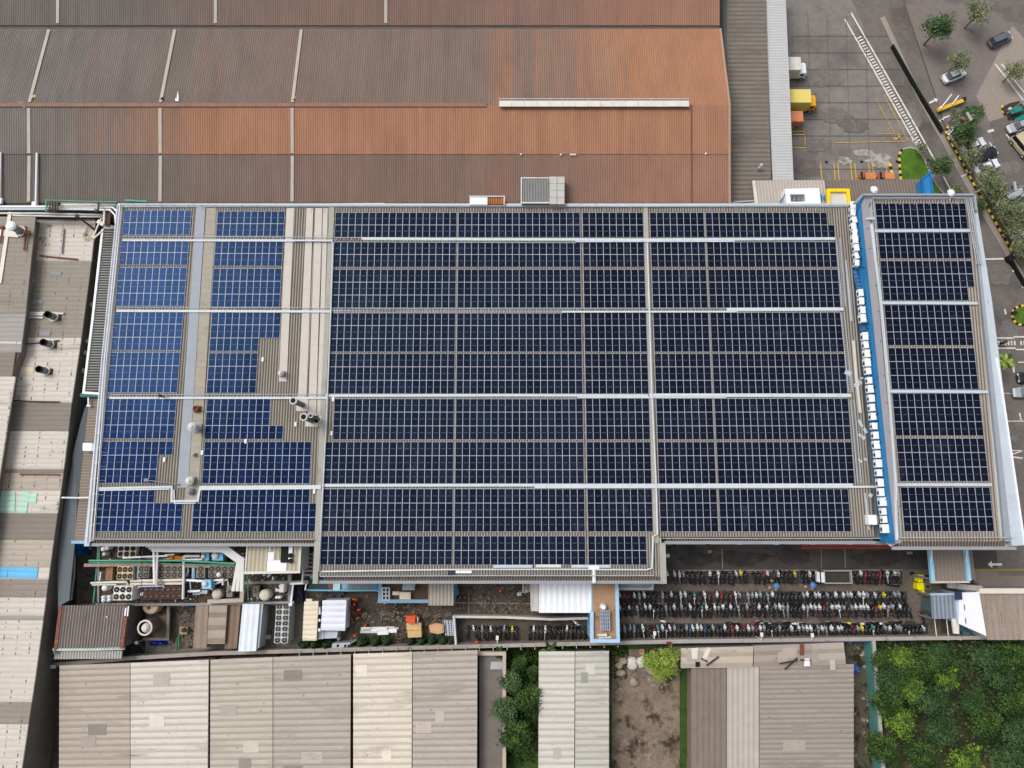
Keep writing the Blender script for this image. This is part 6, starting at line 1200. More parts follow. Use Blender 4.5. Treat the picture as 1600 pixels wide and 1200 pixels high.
MB().prism(ppx(px, z), 0, z-.35).build("wall", M("light_blue_wall", S(120, 178, 214), .7, .1), br)
MB().prism(ppx([(926, 999), (963.5, 999), (962, 905), (926.5, 905)], z), z-.35, z-.3).build("deck", M("rust_stained_deck", S(168, 136, 106), .9, .16, .35, dirt=[(S(104, 70, 46), .2, .5, .64, (1, 1, 1)), (S(122, 78, 46), .9, .62, .74, (1, 1, 1)), (S(198, 180, 158), .5, .64, .76, (1, 1, 1))]), br)
mb = MB(); mb.path([W(924.5, 957.6, z), W(924.6, 1001, z), W(965.5, 1001, z), W(963.4, 908, z)], .5, .5); mb.build("parapet", M("ice_blue_parapet", S(168, 200, 228), .6, .08), br)
mb = MB()
for k in range(5):
    mb.beam(W(938+k*3.4, 953.5, 6.6), W(939+k*3.4, 985, 6.6), .18, .18)
for k in range(6): mb.beam(W(938, 954+k*6, 6.62), W(952, 954+k*6, 6.62), .14, .12)
for x, y in ((938.5, 955), (952, 984)): mb.box((*W(x, y, 0).xy, 5.6), (.12, .12, 1))
tag(mb.build("equipment_frame", M("lilac_grey_steel", S(140, 150, 170), .6, .15, 2)), "lilac grey steel frame on the brown flat roof", "frame")  # an open steel equipment frame
MB(); p = W(943, 948.5, 6.3); mb = MB(); mb.lathe(p.x, p.y, [(.5, 5.65), (.45, 6.3), (.3, 6.7), (.05, 6.75)], 0, 9); tag(mb.build("white_drum", white), "white wrapped drum above the frame on the brown flat roof", "drum")
mb = MB(); mb.prism(ppx([(934.5, 994), (949, 994), (948, 990), (933, 991.5)], 6.5), 5.65, 6.5); mb.prism(ppx([(936, 998), (955, 997), (955, 994.4), (936, 995)], 6), 5.65, 6); tag(mb.build("white_box", offwhite), "white box on brown boards at the end of the flat roof", "box")
mb = MB(); mb.prism(ppx([(968, 919.5), (1017, 919.5), (1019, 905), (968, 905)], 4), 0, 3.8); mb.path([W(966, 919.5, 4), W(1018.5, 919.8, 4), W(1019.5, 908, 4)], .4, .5); tag(mb.build("low_annex", M("grey_aqua_roof", S(166, 172, 168), .8, .2, .7)), "low grey aqua roof under the projecting bay beside the motorbikes", "annex")
# court walls
def wallrun(pts, h, w, mat, label, name="wall", cap=None):
    t = thing(name, label, "wall", W(*pts[0], 0))
    P = [W(x, y, h) for x, y in pts]; mb = MB()
    mb.path([Vector((p.x, p.y, h/2-.05)) for p in P], w*.8, h-.1); mb.build("panel", mat, t)
    mb = MB(); mb.path([Vector((p.x, p.y, h)) for p in P], w, .12); mb.build("coping", cap or mat, t); return t
wm_ = M("court_white_wall", S(206, 200, 194), .8, .12, .6); bw = M("boundary_wall_grey", S(150, 142, 134), .9, .14, .4); bc = M("boundary_coping", S(164, 156, 148), .85, .12, .5, dirt=[(S(104, 98, 92), .6, .58, .72, (1, 1, 1))])
wallrun([(709, 963.5), (790, 964.5), (860, 967.6), (917, 966)], 2.0, .35, wm_, "white wall between the court and the small motorbike row")
wallrun([(709, 964), (712.4, 1010)], 2.2, .3, wm_, "short white wall at the open end of the small motorbike row", cap=M("wall_white_cap", S(200, 204, 212), .6))
wallrun([(70, 1040), (200, 1028.6), (330, 1021), (460, 1017.4), (600, 1013.4), (712, 1010.6), (840, 1007.4), (925, 1005.4), (1060, 1002), (1200, 1000.6), (1400, 997.6), (1500, 996.6), (1640, 995)], 2.6, .55, bw, "long grey boundary wall along the bottom of the site", "boundary_wall", bc)
mb = MB()
for a_, b_ in (((1010, 1005.4), (1090, 1003.8)), ((1095, 1003.8), (1360, 1001)), ((1390, 1000), (1432, 999.2))): mb.beam(W(*a_, 2.3), W(*b_, 2.3), .2, .5)
tag(mb.build("blue_banner", M("blue_banner", S(58, 86, 150), .7, .2, 1)), "faded blue strip along the outer face of the boundary wall", "banner")
for i in range(24):
    x = 470+i*21.5; y = 1016.8-(x-460)*.0265; p = W(x, y, 2.6); mb = MB(); mb.tube([(p.x, p.y, 2.6), (p.x, p.y-.1, 3.0), (p.x, p.y-.45, 3.3)], .05, 0, 5); mb.box((p.x, p.y-.5, 3.24), (.14, .14, .1))
    tag(mb.build("wall_bracket", galv), "small steel bracket on the boundary wall, %s counting from the dark bushes" % O(i+1), "bracket", "brackets along the boundary wall")
# stored goods
t = thing("site_office", "bright white cabin roof beside the orange clad workers", "cabin", W(520, 960, 0))
z = 3.6; a, b, c, d = ppx([(501, 985), (539, 985.5), (541.5, 937.5), (504, 938)], z); MB().prism([q.lerp((a+c)/2, .05) for q in (a, b, c, d)], 0, z-.2).build("wall", white, t)
mb = MB(); mb.ribs(b, c, d, a, .85, .04, 0, 1); mb.prism([a, b, c, d], z-.2, z-.02, 0); mb.build("roof", [M("cabin_white", S(228, 232, 240), .5, .03), M("cabin_white_v", S(206, 212, 224), .5)], t)
t = thing("cream_shed", "cream plank shed roof against the bright white cabin", "shed", W(485, 970, 0))
z = 3.9; a, b, c, d = ppx([(472.5, 1001), (494.5, 1001), (497.5, 939), (475.5, 940)], z); MB().prism([q.lerp((a+c)/2, .05) for q in (a, b, c, d)], 0, z-.2).build("wall", concrete, t)
mb = MB(); mb.ribs(b, c, d, a, .7, .05, 0, 1, .7); mb.prism([a, b, c, d], z-.2, z-.02, 0); mb.build("roof", [M("cream_plank", S(228, 214, 192), .75, .08, .8, dirt=[(S(140, 122, 100), .9, .62, .7, (.2, 1, 1))]), M("cream_plank_v", S(206, 190, 166), .8)], t)
mb = MB(); mb.prism(ppx([(478, 939.5), (487.4, 939.5), (487.4, 935.8), (478, 935.8)], z), z-.3, z); mb.build("porch", M("cream_plank", S(228, 214, 192)), t)
mb = MB()
for k in range(3): mb.prism(ppx([(496+.3*k, 948.5+k*19), (500+.2*k, 948.5+k*19), (500.6, 960+k*11), (497, 960+k*11)], 3.7), 3.3, 3.7+.01*k)
mb.build("side_sheet", white, t)
t = thing("flat_cabin", "flat pale blue grey cabin below the white cabin", "cabin", W(511, 992, 0)); MB().prism(ppx([(495, 998.5), (526, 997), (528, 986), (497, 986.5)], 2.6), 0, 2.6).build("body", M("cabin_pale", S(186, 194, 204), .6), t); MB().prism(ppx([(494.6, 999), (505, 998.4), (505.5, 986.4), (496.4, 986.4)], 2.75), 2.55, 2.75).build("white_lid", white, t)
mb = MB(); p = W(528.5, 998, 1); mb.lathe(p.x, p.y, [(.22, 0), (.28, .8), (.1, 1.2)], 0, 10); mb.tube([(p.x, p.y, 0), (p.x, p.y-.6, 2)], .04, 0, 5); tag(mb.build("white_bin", white), "small white bin at the corner of the flat cabin", "bin")
t = thing("guard_booth", "grey booth with dark window openings by the boundary wall bushes", "booth", W(533, 1008, 0)); mb = MB(); q = ppx([(518.5, 1013.5), (547, 1010.6), (547, 1004), (519, 1005.5)], 2.2); mb.prism(q, 0, 2.2); mb.build("body", galv, t)
for k, x in enumerate((526, 537.5, 543)): MB().prism(ppx([(x, 1011), (x+3.4, 1010.6), (x+3.4, 1007), (x, 1007.4)], 2.26), 2.15, 2.26).build("window", black, t)
mb = MB(); mb.beam(W(546, 1006, 2), W(557, 999, 2), .2, .15); mb.build("awning_arm", galvd, t)
for i, (x0, y0, x1, y1, ww, mt) in enumerate([(564, 982.6, 616, 981.4, .5, white), (567, 984.6, 623, 981.5, .35, galv), (580, 986, 620, 985.2, .6, white), (563, 987.4, 590, 987.6, .3, offwhite), (590, 989.4, 607, 988.8, .5, white), (586, 983.4, 605, 982, .4, white)]):
    tag(MB().beam(W(x0, y0, .2+.1*i), W(x1, y1, .2+.1*i), ww, .2).beam(W(x0+3, y0, .32+.1*i), W(x1-3, y1, .32+.1*i), ww*.4, .06).build("metal_profile", mt), "long white metal profile lying in the court, %s of six from the workers" % WORDS[i], "metal profile", "metal profiles stacked in the court")
cardm = M("tan_carton", S(208, 176, 126), .8, .12, 1.4, dirt=[(S(160, 126, 84), 1.4, .6, .7, (1, 1, 1))])
for i, (px, z, lb) in enumerate([([(635.5, 985), (658, 985), (658, 973), (635, 973.5)], 1.5, "upper tan wrapped crate behind the orange forklift"), ([(637.5, 996.5), (658.5, 995.5), (658.2, 985.4), (636.6, 985.6)], 1.9, "lower tan wrapped crate behind the orange forklift")]):
    c = ppx(px, z); m = (c[0]+c[2])/2; mb = MB(); mb.prism(c, .15, z); mb.prism([q.lerp(m, .35) for q in c], z, z+.06)
    for k in range(2): q = c[0].lerp(c[1], .3+.4*k); r_ = c[3].lerp(c[2], .3+.4*k); mb.beam(q+Vector((0, 0, .01)), r_+Vector((0, 0, .01)), .08, .03)
    for q in c: mb.box((*q.lerp(m, .2).xy, 0), (.3, .3, .15))
    tag(mb.build("crate", cardm), lb, "crate", "tan crates in the court")
q = [W(x, y, 1.2) for x, y in [(670, 977), (681, 974), (693, 975.5), (693.5, 988.5), (684, 991), (672, 988)]]; m = sum(q, Vector())/6; mb = MB(); mb.prism(q, 0, 1.15); mb.prism([p.lerp(m, .25)+Vector((.1, .1, 0)) for p in q], 1.15, 1.3); tag(mb.build("plywood_stack", M("pinkish_plywood", S(204, 164, 128), .8, .12, 1.2)), "heap of pinkish plywood sheets beside the ladders", "plywood")
for i, x in enumerate((697, 701.6, 705.8)):
    mb = MB(); 
    for dx in (-1.6, 1.6): mb.beam(W(x+dx-1, 969, .5), W(x+dx+1, 993, .5), .14, .12)
    for k in range(9): mb.beam(W(x-2.4+k*.22, 970+k*2.8, .52), W(x+.8+k*.22, 970+k*2.8, .52), .07, .06)
    tag(mb.build("ladder", pale), "pale aluminium ladder lying by the white end wall, %s of three from the plywood" % WORDS[i], "ladder", "ladders lying in the court")
for i, (x, y, an) in enumerate([(570.5, 961, 1.0), (558.6, 977, 1.05), (601, 957, -.5), (611.6, 960, -.45), (625, 966, -.65), (667, 960.6, -.35), (684, 962, .3), (701, 959.5, .35)]):
    p = W(x, y, 0); mb = MB(); dx, dy = math.cos(an), math.sin(an)
    for s in (-1, 1): mb.beam((p.x-dx*.5-dy*.15*s, p.y-dy*.5+dx*.15*s, .4), (p.x+dx*.5-dy*.15*s, p.y+dy*.5+dx*.15*s, .4), .1, .05)
    for e in (-.42, .42): mb.beam((p.x+dx*e-dy*.18, p.y+dy*e+dx*.18, .36), (p.x+dx*e+dy*.18, p.y+dy*e-dx*.18, .36), .08, .06); mb.box((p.x+dx*e, p.y+dy*e, 0), (.1, .1, .34))
    tag(mb.build("trestle", M("worn_trestle", S(130, 126, 118), .7)), "small grey trestle standing on the court paving, %s from the white cabin" % WORDS[i], "trestle", "trestles in the court")
mb = MB(); mb.path([W(517, 926, .6), W(535, 927, .6)], .5, .4); mb.path([W(514, 932, .5), W(520, 930, .5)], .4, .5); mb.box(W(531, 932.5, 0), (.7, .6, .7), .6); mb.box(W(524, 930, 0), (1.2, .3, .5), .2); tag(mb.build("junk_heap", M("dark_junk", S(76, 74, 78), .7, .5, 4)), "dark junk heap in front of the pale blue annex", "junk")
p = W(592, 926, 2); mb = MB(); mb.lathe(p.x, p.y-.1, [(.28, 0), (.28, .9), (.26, .92)], 0, 12); mb.lathe(p.x-.2, p.y+.5, [(.2, 0), (.2, .9)], 0, 10); tag(mb.build("red_drum", M("red_drum", S(206, 30, 70), .5)), "red drum standing at the corner of the brown terrace", "drum")
# ------------------------------------------------------------------ south-east: passage roof, gate house, forecourt
cp = thing("passage_roof", "brown grey passage roof with pale blue side beams over the service road", "canopy", W(1480, 880, 0))
z = 5.6; a, b, c, d = ppx([(1456, 909), (1512, 908.5), (1504, 846), (1457, 846)], z); mb = MB(); mb.ribs(a, b, c, d, .6, .015); mb.prism([a, b, c, d], z-.25, z-.02, 0); mb.build("roof", [M("passage_sheet", S(140, 127, 118), .75, .08, .5), M("passage_v", S(130, 118, 109), .8)], cp)
for p, q in (((1451.5, 848), (1457, 908)), ((1508, 852), (1513.5, 907))):
    mb = MB(); mb.beam(W(*p, z+.2), W(*q, z+.2), .55, .5); mb.build("side_beam", M("baby_blue", S(150, 206, 228), .6, .06), cp)
mb = MB(); mb.path([W(1455, 909.6, z+.1), W(1513, 909, z+.1)], .28, .3); mb.build("front_trim", M("cream_trim", S(200, 190, 176), .6), cp)
mb = MB()
for x, y in ((1458, 905), (1510, 905), (1455, 858), (1507, 858)): mb.box((*W(x, y, z).xy, 0), (.3, .3, z-.3))
mb.build("posts", galvd, cp)
for i, (p, q) in enumerate((((1456.5, 848), (1455, 880)), ((1511.5, 856), (1509.5, 880)))):
    mb = MB(); mb.beam(W(*p, z+1.2), W(*q, z+.3), .14, .14); mb.build("tie_rod", white, cp)
mb = MB(); a, b, c, d = ppx([(1514.5, 906), (1524.5, 906), (1518.6, 856), (1508.5, 856)], 4.4); mb.prism([a, b, c, d], 4.2, 4.4); mb.box((*W(1520, 900, 4).xy, 0), (.2, .2, 4.2)); mb.box((*W(1516, 862, 4).xy, 0), (.2, .2, 4.2))
tag(mb.build("side_canopy", M("slate_canopy", S(120, 114, 114), .7, .1, .8)), "slate grey strip canopy on the arrow side of the passage roof", "canopy")
gh = shed("gate_house", [(1457.5, 967), (1495, 966.5), (1492.5, 928.5), (1455, 929)], 4.2, M("blue_grey_rib", S(140, 148, 160), .6, .06, .6), M("blue_grey_rib_v", S(112, 120, 132), .65), "blue grey ribbed gate house roof beside the white slab", .55, open_=True)
mb = MB(); mb.path([W(1455, 928.6, 4.35), W(1493, 928, 4.35), W(1496, 966, 4.35)], .35, .3); mb.build("gutter", M("periwinkle_gutter", S(168, 184, 208), .6), gh)
mb = MB(); mb.prism(ppx([(1452, 955), (1456.5, 961), (1456.5, 934), (1453, 936)], 2.4), 0, 2.4); mb.build("bay", M("aqua_bay", S(84, 98, 102), .6, .4, 3), gh)
sl_ = thing("white_slab_roof", "bright white slanted slab roof with a dark skylight at its corner", "roof", W(1518, 958, 0))
z = 4.8; q = ppx([(1498, 974.5), (1541.5, 994), (1530, 925), (1499, 926)], z); [MB().box((*p.lerp((q[0]+q[2])/2, .08).xy, 0), (.25, .25, z-.3)).build("post", lblue, sl_) for p in q]; MB().prism(q, z-.28, z).build("roof", white, sl_)
MB().prism(ppx([(1490.5, 990), (1499, 990.5), (1498.5, 966), (1487.5, 966.6)], 4.2), 3.9, 4.2).build("lower_slab", offwhite, sl_)
MB().prism(ppx([(1493, 937), (1504, 937), (1503, 925), (1493, 925.4)], z+.25), z, z+.25).build("skylight", M("navy_glass", S(52, 58, 88), .3), sl_)
for x, y in ((1506.5, 949), (1508.5, 970)):
    mb = MB(); mb.box((*W(x, y, z).xy, z), (.14, .8, .1)); mb.build("vent_slot", galvd, sl_)
bg2 = shed("brown_hall", [(1543, 1000), (1640, 1000), (1640, 926), (1531, 927)], 4.6, M("hall_sheet", S(156, 142, 130), .8, .08, .4, dirt=[(S(136, 122, 110), .3, .5, .7, (1, .3, 1)), (S(206, 196, 184), 3.0, .7, .74, (1, 1, 1))], bolts=(S(124, 112, 102), 2.1, .12, .5)), M("hall_v", S(146, 132, 121), .85), "brown grey hall roof beside the bright white slab", .9, rh=.012)
mb = MB(); mb.prism(ppx([(1531, 927.5), (1640, 927.5), (1640, 919.5), (1531, 919.5)], 5), 4.3, 5); mb.build("parapet", M("cream_parapet", S(222, 212, 196), .7, .06), bg2)
mb = MB(); P0 = [W(1514, 917.6, 1.6), W(1640, 917, 1.6)]
for h_ in (.4, 1.0, 1.6): mb.beam(P0[0]-Vector((0, 0, 1.6-h_)), P0[1]-Vector((0, 0, 1.6-h_)), .07, .07)
for k in range(13): p = P0[0].lerp(P0[1], k/12); mb.box((p.x, p.y, 0), (.09, .09, 1.65))
tag(mb.build("fence", M("dusty_blue_fence", S(104, 124, 140), .6)), "dusty blue railing fence along the paved forecourt", "fence")
mb = MB(); mb.path([W(1484, 914.6, 2), W(1530, 919.5, 2)], .8, .3); mb.beam(W(1496, 919, 2.4), W(1499, 911.4, 2.4), .3, .2); mb.box((*W(1490, 916, 0).xy, 0), (.2, .2, 1.9)); mb.box((*W(1525, 919, 0).xy, 0), (.2, .2, 1.9)); tag(mb.build("gate_barrier", M("pale_barrier", S(196, 190, 184), .6, .15, 2)), "pale barrier between the passage roof and the white slab", "barrier")
mb = MB(); mb.tube([W(1514.5, 909, 2), W(1515.5, 922, 2), W(1508, 925, 2)], .12, 0, 7); mb.box((*W(1514.5, 910, 0).xy, 0), (.14, .14, 2)); tag(mb.build("hose_reel", rust), "rust brown bent pipe at the corner of the passage roof", "pipe")
for i, (x0, y0, x1, y1) in enumerate([(1460, 967, 1463.5, 994), (1479, 968, 1482, 994)]):
    mb = MB(); mb.tube([W(x0, y0, 3), W(x1, y1, 3)], .07, 0, 6); mb.box((*W(x1, y1, 0).xy, 0), (.12, .12, 3)); tag(mb.build("pole", offwhite), ("thin pale pole below the gate house, motorbike side", "thin pale pole below the gate house, white slab side")[i], "pole", "thin poles below the gate house")
mb = MB(); q = ppx([(1500, 986), (1535, 997), (1535, 991), (1501, 977)], 1.0); mb.prism(q, 0, 1); mb.box(W(1508, 989, 1), (.9, .5, .5), -.3); mb.box(W(1519, 993, 1), (.9, .4, .4), -.3); tag(mb.build("storage_bench", M("teal_bench", S(84, 124, 140), .7, .4, 3)), "teal storage bench in the gap below the white slab", "bench")
for i, (px, lb) in enumerate((([(1434.5, 909.5), (1442, 910), (1443, 898.5), (1435.6, 897.6)], "bright yellow container beside the passage roof, upper"), ([(1433, 921), (1444, 922.5), (1443.5, 910.6), (1433, 910.6)], "bright yellow container beside the passage roof, lower"))):
    t = thing("yellow_container", lb, "container", W(1438, 905+12*i, 0), "yellow containers"); q = ppx(px, 1.3); m = (q[0]+q[2])/2; MB().prism([p.lerp(m, .08) for p in q], .12, 1.2).build("body", M("signal_yellow", S(246, 228, 10), .5, .04), t); MB().prism(q, 1.2, 1.32).build("lid", M("signal_yellow", S(246, 228, 10)), t)
    mb = MB(); 
    for p in q: r_ = p.lerp(m, .2); mb.lathe(r_.x, r_.y, [(.1, 0), (.1, .12)], 0, 8)
    mb.build("wheels", black, t)
    if i: MB().prism(ppx([(1439, 926), (1444.6, 926.4), (1444.4, 922), (1439.6, 921.4)], .9), .1, .9).build("side_box", M("signal_yellow", S(246, 228, 10)), t)
mb = MB(); q = ppx([(1443.5, 921.5), (1455, 921), (1455, 908), (1450, 905.5), (1444, 907)], .3); mb.prism(q, 0, .3); p = W(1449.5, 916.5, .3); mb.lathe(p.x, p.y, [(.2, .3), (.2, .5)], 1, 10); mb.box(W(1447.5, 902, 0), (.5, .6, .8), .3, 1); tag(mb.build("concrete_slab", [concrete, dark]), "low concrete slab with dark cap behind the yellow containers", "slab")
p = W(1424.6, 896.5, 0); mb = MB(); mb.box((p.x, p.y, 0), (.62, .6, .1)); mb.box((p.x, p.y, .1), (.4, .4, .03)); tag(mb.build("drain_grate", M("dark_grate", S(34, 33, 32), .9)), "dark square drain cover by the yellow containers", "drain cover")
p = W(1422.5, 972, 0); mb = MB(); mb.prism(ppx([(1415, 976), (1430, 976.5), (1430, 971), (1416, 970.5)], .35), 0, .35); mb.box((p.x, p.y, .35), (.8, .3, .05)); tag(mb.build("planter", M("mossy_dark", S(62, 60, 48), .9, .3, 2)), "low mossy box beside the end of the boundary motorbike row", "planter")
for i, (x, y) in enumerate([(1207.6, 914), (1263.6, 912.5)]):
    t = thing("umbrella_table", ("small blue parasol over pale stools, farther from the truck", "small blue parasol over pale stools, nearer the grey truck")[i], "parasol", W(x, y, 0), "blue parasols"); p = t.location
    mb = MB(); mb.lathe(p.x, p.y, [(.05, 0), (.05, 1.9)], 0, 8); mb.build("pole", galv, t)
    mb = MB(); mb.lathe(p.x, p.y, [(.5, 1.7), (.42, 1.8), (.05, 2.0)], 0, 6); mb.build("canopy", M("parasol_blue", S(84, 130, 196), .6), t)
    for k in range(4): mb = MB(); an = k*PI/2+.5; mb.lathe(p.x+.75*math.cos(an), p.y+.75*math.sin(an), [(.2, 0), (.24, .4), (.2, .42)], 0, 8); mb.build("stool", M("stool_tan", S(176, 140, 104), .7), t)
for i, (x, y, r_) in enumerate([(1022.8, 991, 2.4), (777, 998, 2.4), (1190, 993, 2.2), (1269, 994, 2.2)]):
    mb = MB(); p = W(x, y, 3.2); mb.tube([(p.x, p.y-.6, 0), (p.x, p.y-.6, 3.0), (p.x, p.y, 3.3)], .07, 0, 7); mb.box((p.x, p.y+.15, 3.2), (.42, .6, .14)); tag(mb.build("lamp_post", M("lamp_white", S(222, 218, 212), .5)), "white headed lamp post by the boundary wall, %s of four" % ["second from the courtyard", "first from the courtyard", "third from the courtyard", "farthest from the courtyard"][i], "lamp", "lamp posts by the boundary wall")
p = W(1042, 1002, 1.4); tag(MB().box((p.x, p.y, 2.62), (.7, .35, .3)).box((p.x, p.y, 2.92), (.5, .25, .05)).build("alarm_box", M("maroon_box", S(120, 50, 46), .7)), "maroon box on top of the boundary wall behind the motorbikes", "box")
p = W(1036, 867.5, 6.4); mb = MB(); mb.tube([W(1031, 868.8, 6.2), W(1041, 868.2, 6.4)], .09, 0, 7); mb.box(W(1040.6, 868.2, 6.3), (1.0, .45, .16)); tag(mb.build("wall_lamp", M("lamp_white", S(222, 218, 212))), "street light arm over the dark road at the bay corner", "lamp")

# ------------------------------------------------------------------ vehicles
tyre, glass = black, M("car_glass", S(22, 27, 34), .12, .05, spec=.5)
lampm = M("headlamp", S(226, 228, 232), .2, .03); tailm = M("tail_lamp", S(150, 24, 22), .3, .05)
def loft(mb, secs, mi=0):
    """secs: list of (x, half width, z0, z1, round)"""
    n = 8; rings = []
    for x, w_, z0, z1, k in secs:
        rings.append([(x, -w_, z0), (x, -w_, z0+(z1-z0)*.62), (x, -w_*.93, z0+(z1-z0)*.9), (x, -w_*k, z1), (x, w_*k, z1), (x, w_*.93, z0+(z1-z0)*.9), (x, w_, z0+(z1-z0)*.62), (x, w_, z0)])
    vs = [v for r in rings for v in r]; fs = []
    for i in range(len(rings)-1):
        for j in range(n): j2 = (j+1) % n; fs.append((i*n+j, (i+1)*n+j, (i+1)*n+j2, i*n+j2))
    fs.append(tuple(range(n))); fs.append(tuple((len(rings)-1)*n+j for j in reversed(range(n))))
    mb.add(vs, fs, mi)
def wheel(x, y, r, t, w_=.2):
    mb = MB(); n = 14; s = 1 if y > 0 else -1
    mb.tube([(x, y-w_/2, r), (x, y+w_/2, r)], r, 0, n); o = mb.build("wheel", tyre, t)
    mb = MB(); mb.tube([(x, y+s*w_*.45, r), (x, y+s*(w_/2+.02), r)], r*.6, 0, n); h_ = mb.build("rim", galv, t)
    h_.parent = o; return o
def car(label, px, ang, paint, kind="sedan", L=4.4, wd=.87):
    t = thing("parked_car" if kind != "suv" else "off_road_car", label, "car", (0, 0, 0), "parked cars")
    h = L/2; mb = MB()
    if kind == "suv":
        secs = [(-h, .7*wd/.87, .5, .95, .8), (-h+.08, wd, .35, 1.05, .85), (-h*.3, wd, .32, 1.06, .9), (h*.5, wd, .32, 1.06, .88), (h-.1, wd*.96, .36, 1.0, .84), (h, wd*.8, .5, .9, .8)]
    else:
        secs = [(-h, wd*.72, .42, .78, .8), (-h+.12, wd*.9, .3, .9, .82), (-h+.6, wd, .25, .95, .84), (0, wd, .22, .93, .88), (h-1.1, wd, .24, .9, .84), (h-.35, wd*.92, .26, .78, .8), (h-.08, wd*.74, .32, .66, .75), (h, wd*.5, .4, .58, .7)]
    loft(mb, secs); mb.build("body", paint, t, smooth=False)
    if kind == "suv": cab = [(-h+.12, wd*.9, 1.02, 1.2, .9), (-h+.25, wd*.88, 1.02, 1.74, .86), (h*.2, wd*.88, 1.02, 1.76, .86), (h*.36, wd*.86, 1.02, 1.7, .82), (h*.52, wd*.82, 1.0, 1.1, .9)]
    elif kind == "hatch": cab = [(-h+.1, wd*.8, .88, 1.0, .85), (-h+.45, wd*.8, .9, 1.42, .74), (.2, wd*.82, .9, 1.48, .74), (.55, wd*.82, .9, 1.44, .72), (h-1.0, wd*.8, .86, .92, .86)]
    else: cab = [(-h+.55, wd*.78, .9, .96, .85), (-h+1.15, wd*.8, .9, 1.36, .72), (-.1, wd*.82, .9, 1.43, .72), (.35, wd*.82, .9, 1.4, .7), (h-1.15, wd*.8, .86, .92, .86)]
    mb = MB(); loft(mb, cab); mb.build("windows", glass, t)
    mb = MB(); c1, c2 = cab[1], cab[-2]
    mb.prism([(c1[0]+.02, -c1[1]*c1[4]), (c2[0]-.04, -c2[1]*c2[4]), (c2[0], c2[1]*c2[4]*.9), (c2[0]-.04, c2[1]*c2[4]), (c1[0]+.02, c1[1]*c1[4])], c2[3]+.005, max(c1[3], cab[2][3])+.03); mb.build("roof", paint, t)
    for x in (-h+.85, h-.8):
        for y in (-wd+.06, wd-.06): wheel(x, y, .33 if kind != "suv" else .4, t)
    for y in (-.55, .55):
        MB().box((h-.16, y*wd/.87, .56), (.22, .32, .14)).build("headlight", lampm, t); MB().box((-h+.06, y*wd/.87, .68), (.12, .3, .16)).build("tail_light", tailm, t)
        mb = MB(); mb.box((h*.28, (wd+.1)*(1 if y > 0 else -1), .92), (.12, .2, .14)); mb.build("mirror", paint, t)
    if kind == "suv":
        mb = MB(); mb.tube([(-h-.25, 0, .95), (-h-.02, 0, .95)], .36, 0, 14); mb.build("spare_wheel", tyre, t)
    p = W(*px, .6); t.location = (p.x, p.y, .085); t.rotation_euler = (0, 0, math.radians(ang)); return t
pw = M("car_white", S(232, 235, 240), .3, .03, spec=.5); pk = M("car_black", S(30, 33, 42), .25, .08, spec=.5); ps = M("car_silver", S(176, 182, 188), .3, .05, spec=.5, metal=.2); pb = M("car_beige", S(196, 180, 152), .35, .05, spec=.5); pg = M("car_grey", S(96, 102, 108), .3, .05, spec=.5)
car("white saloon half hidden by the tall dark tree", (1520.5, 227.5), 24, pw)
car("black saloon parked between two white cars", (1539, 242), 24, pk)
car("white saloon fully in view with leaves on its roof", (1541.5, 261), 22, pw, L=4.5)
car("silver grey hatchback between olive trees on the verge", (1582, 307), 24, ps, "hatch", 4.2)
car("dark grey car under the olive trees farther along the verge", (1590.5, 345), 26, pg, "hatch", 4.0)
car("pale silver car mostly under the last olive tree at the picture edge", (1598, 366), 26, ps)
car("silver saloon nosing out beside the dark island", (1592, 197), 200, ps, L=4.4)
car("white hatchback peeping in at the picture edge beyond the beige car", (1606, 214), 200, pw, "hatch")
car("beige off-road car with black windows driving past the parking bays", (1596, 229), -58, pb, "suv", 4.6, .95)
car("silver saloon facing the factory at the palm tree bays", (1603, 613), 182, ps)
car("black saloon at the picture edge beyond the palm", (1610, 590), 182, pk)
car("grey hatchback at the top end of the car park", (1562, 62), 24, pg, "hatch")
car("white saloon at the top end of the car park beside the pale apron", (1490, 118), 24, pw)
